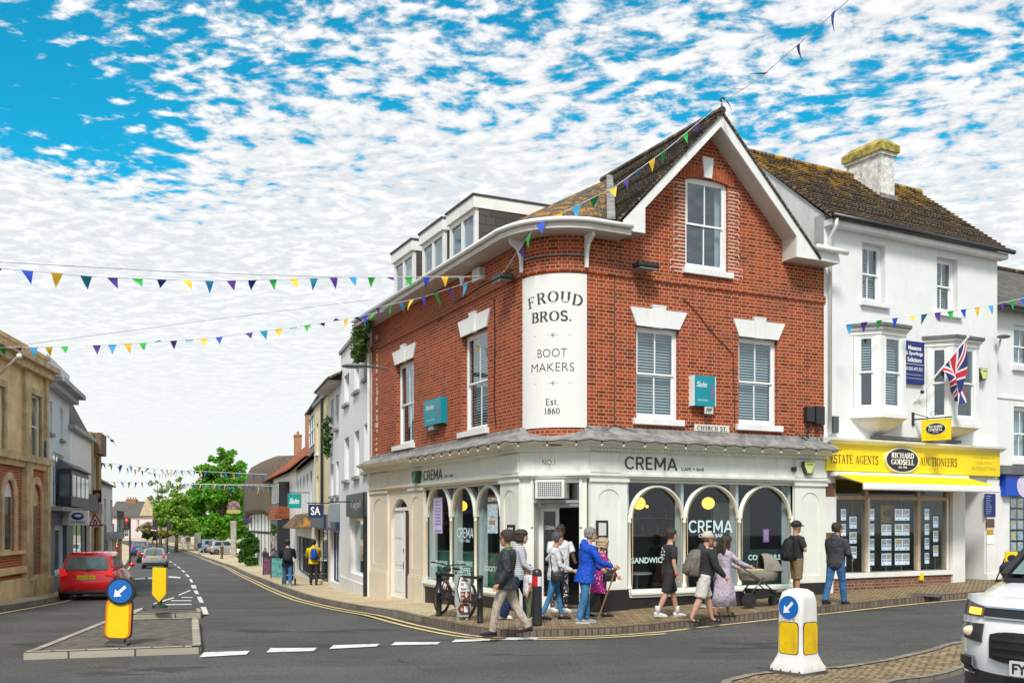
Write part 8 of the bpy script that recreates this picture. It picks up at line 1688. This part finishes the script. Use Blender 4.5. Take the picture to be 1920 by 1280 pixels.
def backpack(p,lab,mat,w=.30,h=.46,d=.17,low=.02,handle=True):
 M=p['M'];P0,U,Fw,Yv=p['P0'],p['U'],p['Fw'],p['Yv'];b=thing('backpack',lab,'backpack',M);c0=P0+U*low-Fw*.125
 rg=[]
 for t,kw,kd in((0,.80,.75),(.06,.95,.95),(.35,1,1.05),(.7,.95,.9),(.92,.78,.6),(1,.5,.35)):
  c=c0+U*h*t-Fw*d*kd*.5;rg.append([c+Yv*(w/2*kw*math.copysign(abs(math.cos(a))**.6,math.cos(a)))+Fw*(d/2*kd*math.copysign(abs(math.sin(a))**.6,math.sin(a)))for a in[2*PI*i/20 for i in range(20)]])
 MB().rings(rg).build('pack',mat,b,M,auto=60)
 c=c0+U*h*.28-Fw*d*1.02;rg=[[c+U*z+Yv*(w*.36*k2*math.cos(a))+Fw*(.035*math.sin(a)*k2)for a in[2*PI*i/14 for i in range(14)]]for z,k2 in((-.11,.7),(-.08,1),(.06,1),(.09,.6))];MB().rings(rg).build('front_pocket',mat,b,M,smooth=True)
 for sd in(1,-1):MB().tube([c0+U*h*.95+Yv*sd*.08-Fw*.01,P0+U*.555+Yv*sd*.10-Fw*.0,P0+U*.50+Yv*sd*.115+Fw*.125,P0+U*.32+Yv*sd*.13+Fw*.145,P0+U*.18+Yv*sd*.16+Fw*.04,c0+U*h*.12+Yv*sd*.13],.022,7,flat=(1.3,.5)).build('strap',mat,b,M,smooth=True)
 if handle:MB().tube([c0+U*h*.96+Yv*.04,c0+U*(h+.05),c0+U*h*.96-Yv*.04],.010,6).build('handle',mat,b,M)
 MB().bar(c0+U*h*.5+Yv*w*.40-Fw*d*.9,c0+U*h*.5-Yv*w*.40-Fw*d*.9,.012).build('zip',M_('grey zip',(.12,.12,.12),.4),b,M)
 return b
JEAN=fabric('mid blue denim',(.045,.14,.30),.2);JEAND=fabric('dark navy denim',(.012,.025,.075),.2);JEANL=fabric('washed blue denim',(.06,.19,.38),.2);BLKF=fabric('black cloth',(.016,.016,.018),.15);CHAR=fabric('charcoal cloth',(.055,.058,.066),.12);BEI=fabric('beige chino cloth',(.46,.39,.31),.08);KHA=fabric('khaki cloth',(.22,.16,.075),.12);WHTF=fabric('white cotton',(.70,.70,.73),.04);OFFW=fabric('off white shorts cloth',(.60,.57,.52),.06)
a=person('person in charcoal hooded jacket and blue jeans looking into the yellow shop window',(1567,1132),980,38,CHAR,JEAN,BSHOE,hair=HBR,build=1.08,belly=.03,legL=(-12,10),legR=(14,6),armL=(18,8,42),armR=(10,10,55,25),yaw=-18,hood=True,hem=1,glasses=True)
a=person('person in black cap and khaki shorts with arms folded behind the white shell bollard',(1494,1127),978,14,BLKF,KHA,BSHOE,SKINT,None,legs='shorts',sleeves='short',legL=(3,2),legR=(-4,3),armL=(12,14,86,72),armR=(16,14,86,72),yaw=12,cap=M_('black cap',(.016,.016,.017),.8),lean=-2)
backpack(a,'black backpack worn with the black cap and khaki shorts',fabric('black nylon',(.022,.024,.028),.15,.6),.31,.50,.20,.0)
lil=fabric('lilac knit',(.50,.42,.51),.05)
a=person('person in a long lilac dress and sandals pushing the grey pram',(1357,1156),1004,22,lil,BLKF,'slider',SKIN,HBR,'long',.92,legL=(16,6),legR=(-14,14),armL=(42,8,25),armR=(48,6,22),female=True,skirt=.62,legs='none',lean=5)
a=person('person in glasses and dark jeans walking between the white shorts and the lilac dress',(1331,1139),1005,10,fabric('plum top',(.10,.05,.09),.1),JEAND,GSHOE,SKIN,HAU,'bob',.9,female=True,glasses=True,yaw=-25,legL=(14,6),legR=(-16,12),legs='slim')
a=person('person in beige cap, black hooded top, white shorts and sandals',(1318,1166),995,14,BLKF,OFFW,'slider',SKIN,HAU,'crop',1.2,.06,6,(20,6),(-16,10),(-8,8,18),(18,10,22),8,4,'long','shorts',1,hood=True,cap=M_('beige cap',(.50,.44,.34),.8))
backpack(a,'grey brown backpack worn with the beige cap and white shorts',fabric('taupe nylon',(.17,.15,.125),.15,.7),.36,.52,.24,.0)
a=person('person in black printed t-shirt, black shorts and white trainers',(1255,1156),990,12,BLKF,BLKF,WSHOE,SKIN,HBR,'short',1.05,.0,2,(16,4),(-15,10),(8,8,14),(-4,9,16),0,6,'short','shorts',1,socks=WHTF)
M=a['M'];pr=MB();rnd=random.Random(4);c=a['P0']+a['U']*.36-a['Fw']*.148
for i in range(15):
 t=2*PI*i/15;q=c+a['Yv']*.085*math.cos(t)+a['U']*.115*math.sin(t);pr.bar(q,q+a['Yv']*rnd.uniform(-.03,.03)+a['U']*rnd.uniform(-.03,.03),.020,.006)
for i in range(9):q=c+a['Yv']*rnd.uniform(-.05,.05)+a['U']*rnd.uniform(-.08,.08);pr.bar(q,q+a['Yv']*rnd.uniform(-.04,.04)+a['U']*rnd.uniform(-.04,.04),.016,.006)
pr.build('shirt_print',M_('white print',(.62,.62,.62),.7),a['root'],M)
sh,el,wr,fd=a['Ar'][-1];MB().tube([wr-fd*.03,wr],.034,10).build('red_wristband',M_('red band',(.6,.02,.03),.5),a['root'],M)
a=person('person in pink patterned coat and black leggings beside the blue jacket',(1124,1157),1009,14,fabric('pink patterned coat',(.42,.015,.17),.15,.8,.5,(.16,.02,.22),'blotch',17.),BLKF,BSHOE,SKIN,HBL,'curly',.98,.03,6,(14,5),(-16,14),(16,8,30),(14,10,35),10,6,coat=.34,female=True,legs='slim')
def handbag(p,lab,side,px_,z_,x_,w,h,d,mat,strap_from=1):
 M=p['M'];b=thing('handbag',lab,'bag',M);c=p['P0']+Vector((x_,side*px_,z_));rg=[[c+Vector((w/2*kx*math.copysign(abs(math.cos(t))**.5,math.cos(t)),d/2*ky*math.sin(t),zz))for t in[2*PI*i/16 for i in range(16)]]for kx,ky,zz in((.9,.9,-h/2),(1,1,-h/2+.03),(1,.9,h*.3),(.92,.5,h/2))];MB().rings(rg).build('bag_body',mat,b,M,auto=50)
 sh=p['P0']+p['U']*.56+p['Yv']*side*strap_from*.10
 MB().tube([c+Vector((w*.4,0,h*.45)),sh+Vector((.12,side*.04,-.16)),sh+Vector((0,0,.03)),sh+Vector((-.13,side*.04,-.18)),c+Vector((-w*.4,0,h*.45))],.009,6).build('strap',mat,b,M,smooth=True);MB().box(*(lambda q:(q.x-.06,q.x+.06,q.y-d*.52-.004,q.y-d*.5,q.z+h*.05,q.z+h*.12))(c)).build('flap_edge',M_('grey zip'),b,M)
LEA=M_('black leather',(.015,.015,.016),.35,.2,6)
handbag(a,'black shoulder bag hanging at the side of the pink coat',-1,.26,.06,.14,.30,.26,.12,LEA)
a=person('person in bright blue hooded jacket and jeans holding a walking stick',(1097,1167),990,12,fabric('bright blue jacket',(.010,.075,.50),.10,.6,.6),JEANL,GSHOE,SKIN,HGR,'short',1.06,.05,7,(6,4),(-6,8),(22,8,35),(30,8,40),-8,4,hood=True,coat=.16)
sh,el,wr,fd=a['Ar'][-1];hd_=a['M']@(wr+fd*.09);tip=ground_px(1120,1163);st=thing('walking_stick','wooden walking stick held by the person in the blue jacket','walking stick',Matrix.Translation(tip));MB().tube([tip,hd_+Vector((0,0,.02))],[.013,.016],8).build('shaft',M_('pale wood',(.45,.26,.11),.5,.2,9),st,Matrix());MB().tube([hd_+Vector((-.07,0,.02)),hd_+Vector((0,0,.04)),hd_+Vector((.06,0,.01))],.018,8).build('handle',M_('pale wood'),st,Matrix());MB().tube([tip,tip+Vector((0,0,.04))],.018,8).build('ferrule',BLACK,st,Matrix())
a=person('person in white t-shirt and black patterned trousers looking down at the cafe door',(1050,1146),985,-60,WHTF,fabric('black patterned trousers',(.018,.018,.02),.2,.8,.4,(.10,.11,.12),'blotch',14.),WSHOE,SKIND,M_('shaved hair',(.03,.018,.014),.7),'crop',1.12,.02,0,(6,4),(-6,6),(20,8,50,30),(14,10,45,25),-70,12,'short','slim',1)
a=person('person in white blouse and blue jeans with one hand raised to the neck',(1038,1161),997,4,fabric('white blouse',(.62,.61,.62),.06,.8,.6),JEANL,BSHOE,SKIN,HDG,'short',.9,.02,5,(15,6),(-12,10),(-35,40,118),(14,8,52),0,8,'long','slim',1,female=True)
handbag(a,'black bag at the hip below the white blouse',-1,.20,.0,.06,.28,.22,.11,LEA)
a=person('small person in white t-shirt and green trousers beside the banded bollard',(991,1161),1060,200,WHTF,fabric('green trousers',(.13,.17,.085),.15),WSHOE,SKINT,HBK,'short',1.15,.03,0,(4,3),(-4,5),(8,10,15),(-6,10,15),10,5,'short','long',1,child=True)
a=person('person in striped hooded top and dark flared jeans half hidden by the grey jacket',(972,1160),992,4,fabric('striped jersey',(.60,.61,.63),.04,.85,.4,(.06,.08,.14),'stripe',26.),JEAND,WSHOE,SKIN,HBR,'bob',.98,.02,4,(20,8),(-16,14),(6,8,40),(12,8,45),0,5,'long','flare',1,hood=True,female=True)
a=person('person in dark grey jacket and beige trousers stepping along the kerb to the left',(949,1190),992,172,fabric('dark grey windcheater',(.040,.045,.048),.12,.55,.7),BEI,BSHOE,SKINT,HBR,'short',1.08,.06,-2,(20,10),(-20,12),(-8,10,40),(4,8,22),-6,4,hem=1,coat=.10,glasses=True,collar=fabric('green collar',(.02,.30,.09),.1))
MB().ball(tuple(a['P0']+a['U']*.36+a['Yv']*.285+Vector((.0,0,0))),(.016,.006,.012)).build('badge',WHITER,a['root'],a['M'])
g0_=ground_px(1421,1137);M=Matrix.Translation(g0_)@Matrix.Rotation(R(8),4,'Z');pm=thing('pram','grey carrycot pram with black wheels in front of the lilac dress','pram',M);TAU=fabric('taupe pram cloth',(.25,.225,.19),.08,.8,.3);k=1.0
rg=[]
for z,l0,l1,w in((.52,-.30,.30,.15),(.56,-.38,.38,.19),(.74,-.42,.44,.21),(.76,-.42,.44,.20)):rg.append([((l0+l1)/2+(l1-l0)/2*math.copysign(abs(math.cos(t))**.6,math.cos(t)),w*math.copysign(abs(math.sin(t))**.8,math.sin(t)),z)for t in[2*PI*i/24 for i in range(24)]])
MB().rings(rg).build('carrycot',TAU,pm,M,auto=50)
hd=[]
for i in range(9):
 a_=R(-8+118*i/8);hd.append([(.16+.30*math.cos(a_)*kx,.205*math.cos(t),.76+max(.0,.33*math.sin(a_))*1.0*abs(math.sin(t))**.7 if False else.75+.36*math.sin(a_)*max(.0,math.sin(t))**.6)for kx,t in[(1,PI*j/12)for j in range(13)]])
MB().rings(hd,cap=False,close=False).build('hood',TAU,pm,M,smooth=True);MB().box(-.34,.12,-.17,.17,.75,.785).build('blanket',fabric('cream blanket',(.58,.48,.28),.15),pm,M,bevel=.02)
MB().rings([[(.06,.19*math.cos(PI*j/12),.75+.30*math.sin(PI*j/12))for j in range(13)],[(.40,.19*math.cos(PI*j/12),.75+.05*math.sin(PI*j/12))for j in range(13)]],cap=False,close=False).build('hood_lining',BLKF,pm,M)
ch=MB()
for sd in(1,-1):ch.tube([(-.80,sd*.20,1.03),(-.66,sd*.23,.98),(-.05,sd*.24,.58),(.42,sd*.22,.20)],.015,8).tube([(.02,sd*.24,.62),(-.30,sd*.24,.20)],.016,8)
ch.tube([(-.80,-.20,1.03),(-.83,0,1.04),(-.80,.20,1.03)],.017,8).tube([(-.30,-.24,.20),(-.30,.24,.20)],.014,8);ch.build('chassis',M_('gunmetal tube',(.18,.17,.16),.3,.1,metal=.8),pm,M,smooth=True)
MB().rings([[(-.20,-.17,.27),(.30,-.17,.25),(.30,.17,.25),(-.20,.17,.27)],[(-.22,-.19,.38),(.34,-.19,.36),(.34,.19,.36),(-.22,.19,.38)]]).build('basket',BLKF,pm,M)
for x,r,w in((-.30,.155,.27),(.43,.105,.24)):
 for sd in(1,-1):
  t=MB().lathe([(r*.72,-.022),(r,-.018),(r,.018),(r*.72,.022)],(x,sd*w,r),22,'Y').build('wheel',TYR,pm,M,auto=40);sp=MB().lathe([(.03,-.02),(.03,.02)],(x,sd*w,r),10,'Y')
  for i in range(5):q=2*PI*i/5;sp.bar((x,sd*w,r),(x+r*.75*math.cos(q),sd*w,r+r*.75*math.sin(q)),.022,.014)
  sp.build('spokes',M_('grey hub',(.26,.26,.27),.4),t,M)
# ---- up the street: smaller figures
SM=dict(vox=.022)
def buggy(lab,feet,face,k=1.0,colr=BLKF,child=False,side=0.0):
 g=ground_px(*feet);M=Matrix.Translation(g)@Matrix.Rotation(R(face),4,'Z')@Matrix.Scale(k,4);b=thing('pushchair',lab,'pushchair',M);m=MB()
 for sd in(1,-1):m.tube([(-.35,sd*.22,1.0),(-.05,sd*.23,.60),(.35,sd*.22,.12)],.014,6).tube([(-.02,sd*.23,.60),(-.32,sd*.23,.14)],.014,6)
 m.tube([(-.35,-.22,1.0),(-.35,.22,1.0)],.016,6).build('chassis',M_('gunmetal tube'),b,M)
 MB().rings([[(-.12,-.19,.52),(-.12,.19,.52),(-.06,.19,.46),(-.06,-.19,.46)],[(.28,-.19,.46),(.28,.19,.46),(.28,.19,.40),(.28,-.19,.40)]]).build('seat',colr,b,M);MB().rings([[(-.14,-.19,.46),(-.14,.19,.46),(-.08,.19,.46),(-.08,-.19,.46)],[(-.30,-.19,.95),(-.30,.19,.95),(-.24,.19,.95),(-.24,-.19,.95)]]).build('backrest',colr,b,M);MB().box(-.3,.15,-.18,.18,.18,.38).build('basket',BLKF,b,M)
 for x,r in((-.32,.14),(.36,.11)):
  for sd in(1,-1):MB().lathe([(r*.3,-.02),(r,-.018),(r,.018),(r*.3,.02)],(x,sd*.25,r),16,'Y').build('wheel',TYR,b,M,auto=40)
 return g,M
a=person('person in yellow jacket with a blue backpack pushing a pushchair up the street',(588,1096),1011,102,fabric('yellow jacket cloth',(.75,.56,.015),.06),BLKF,BSHOE,SKIN,HBR,'short',1.05,legL=(12,6),legR=(-10,12),armL=(35,8,40),armR=(35,8,40),hood=True,coat=.08,**SM);backpack(a,'bright blue backpack on the yellow jacket',fabric('royal blue nylon',(.015,.06,.35),.1),.26,.42,.16,.08)
buggy('black pushchair in front of the yellow jacket',(592,1092),102)
a=person('person in dark coat and jeans with a black backpack pushing a buggy up the street',(539,1098),1012,100,fabric('navy black coat',(.018,.022,.035),.15),JEAN,GSHOE,SKIN,HBK,'short',1.12,legL=(10,6),legR=(-12,10),armL=(32,8,40),armR=(32,8,40),coat=.12,cap=M_('grey beanie',(.10,.10,.11),.9),**SM);backpack(a,'black backpack on the dark coated buggy pusher',fabric('black nylon'),.32,.46,.18,.05)
buggy('dark buggy in front of the dark coated walker with jeans',(542,1095),100)
a=person('person in black pushing a light pushchair towards us by the tiled cafe',(497,1068),1027,-70,BLKF,BLKF,BSHOE,SKIN,HBR,'long',1.0,legL=(8,4),legR=(-8,8),armL=(38,8,35),armR=(38,8,35),female=True,**SM)
g,M=buggy('grey pushchair facing us by the tiled cafe',(502,1074),-70,1.0,fabric('grey seat cloth',(.2,.2,.2),.1))
ck=MB().tube([(.0,0,.50),(-.10,0,.72),(-.12,0,.78)],[.10,.10,.05],10).ball((-.10,0,.88),(.085,.08,.10)).tube([(.02,.07,.50),(.24,.08,.48),(.30,.08,.30)],[.055,.045,.035],8).tube([(.02,-.07,.50),(.24,-.08,.48),(.30,-.08,.30)],[.055,.045,.035],8).tube([(-.1,.12,.7),(.06,.13,.58)],.032,8).tube([(-.1,-.12,.7),(.06,-.13,.58)],.032,8);cr=thing('person','small person in pale top and navy trousers seated in the grey pushchair','person',M);solid(ck,'body',SKIN,cr,M,.018,3);kk=MB().tube([(.0,0,.50),(-.10,0,.72)],[.112,.112],12).tube([(-.1,.12,.7),(.04,.13,.59)],.04,8).tube([(-.1,-.12,.7),(.04,-.13,.59)],.04,8);solid(kk,'t_shirt',WHTF,cr,M,.018,3);kk=MB().tube([(.0,.06,.50),(.24,.08,.48),(.28,.08,.34)],.06,8).tube([(.0,-.06,.50),(.24,-.08,.48),(.28,-.08,.34)],.06,8);solid(kk,'trousers',JEAND,cr,M,.018,3);kk=MB().ball((-.125,0,.92),(.08,.085,.075));solid(kk,'hair',HBL,cr,M,.018,2)
FAR=dict(vox=.03)
person('person in brown coat and black trousers walking alone near the village sign',(416,1047),1018,60,fabric('brown coat',(.10,.065,.03),.2),BLKF,BSHOE,hair=HGR,coat=.25,**FAR)
person('person in pale pink top and light trousers, left of a distant pair',(343,1028),1003,-80,fabric('pale pink top',(.58,.42,.38),.1),fabric('stone trousers',(.52,.46,.40),.1),BSHOE,hair=HGR,female=True,**FAR)
person('person in dark top and grey trousers, right of the pale pink top',(353,1027),1002,-80,CHAR,fabric('grey trousers',(.28,.27,.26),.1),BSHOE,hair=HBK,**FAR)
person('person in black jacket and stone trousers, left of the purple coat',(374,1039),1012,-85,BLKF,fabric('stone trousers'),BSHOE,hair=HGR,coat=.1,**FAR)
person('person in purple coat and black trousers walking down the far street',(386,1036),1011,-85,fabric('purple coat',(.12,.03,.20),.15),BLKF,BSHOE,hair=HBL,coat=.25,female=True,**FAR)
person('person in dark red top on the left pavement beside the turquoise board',(221,1050),1018,120,fabric('dark red top',(.25,.02,.03),.15),fabric('navy trousers',(.02,.03,.08),.1),BSHOE,hair=HBK,**FAR)
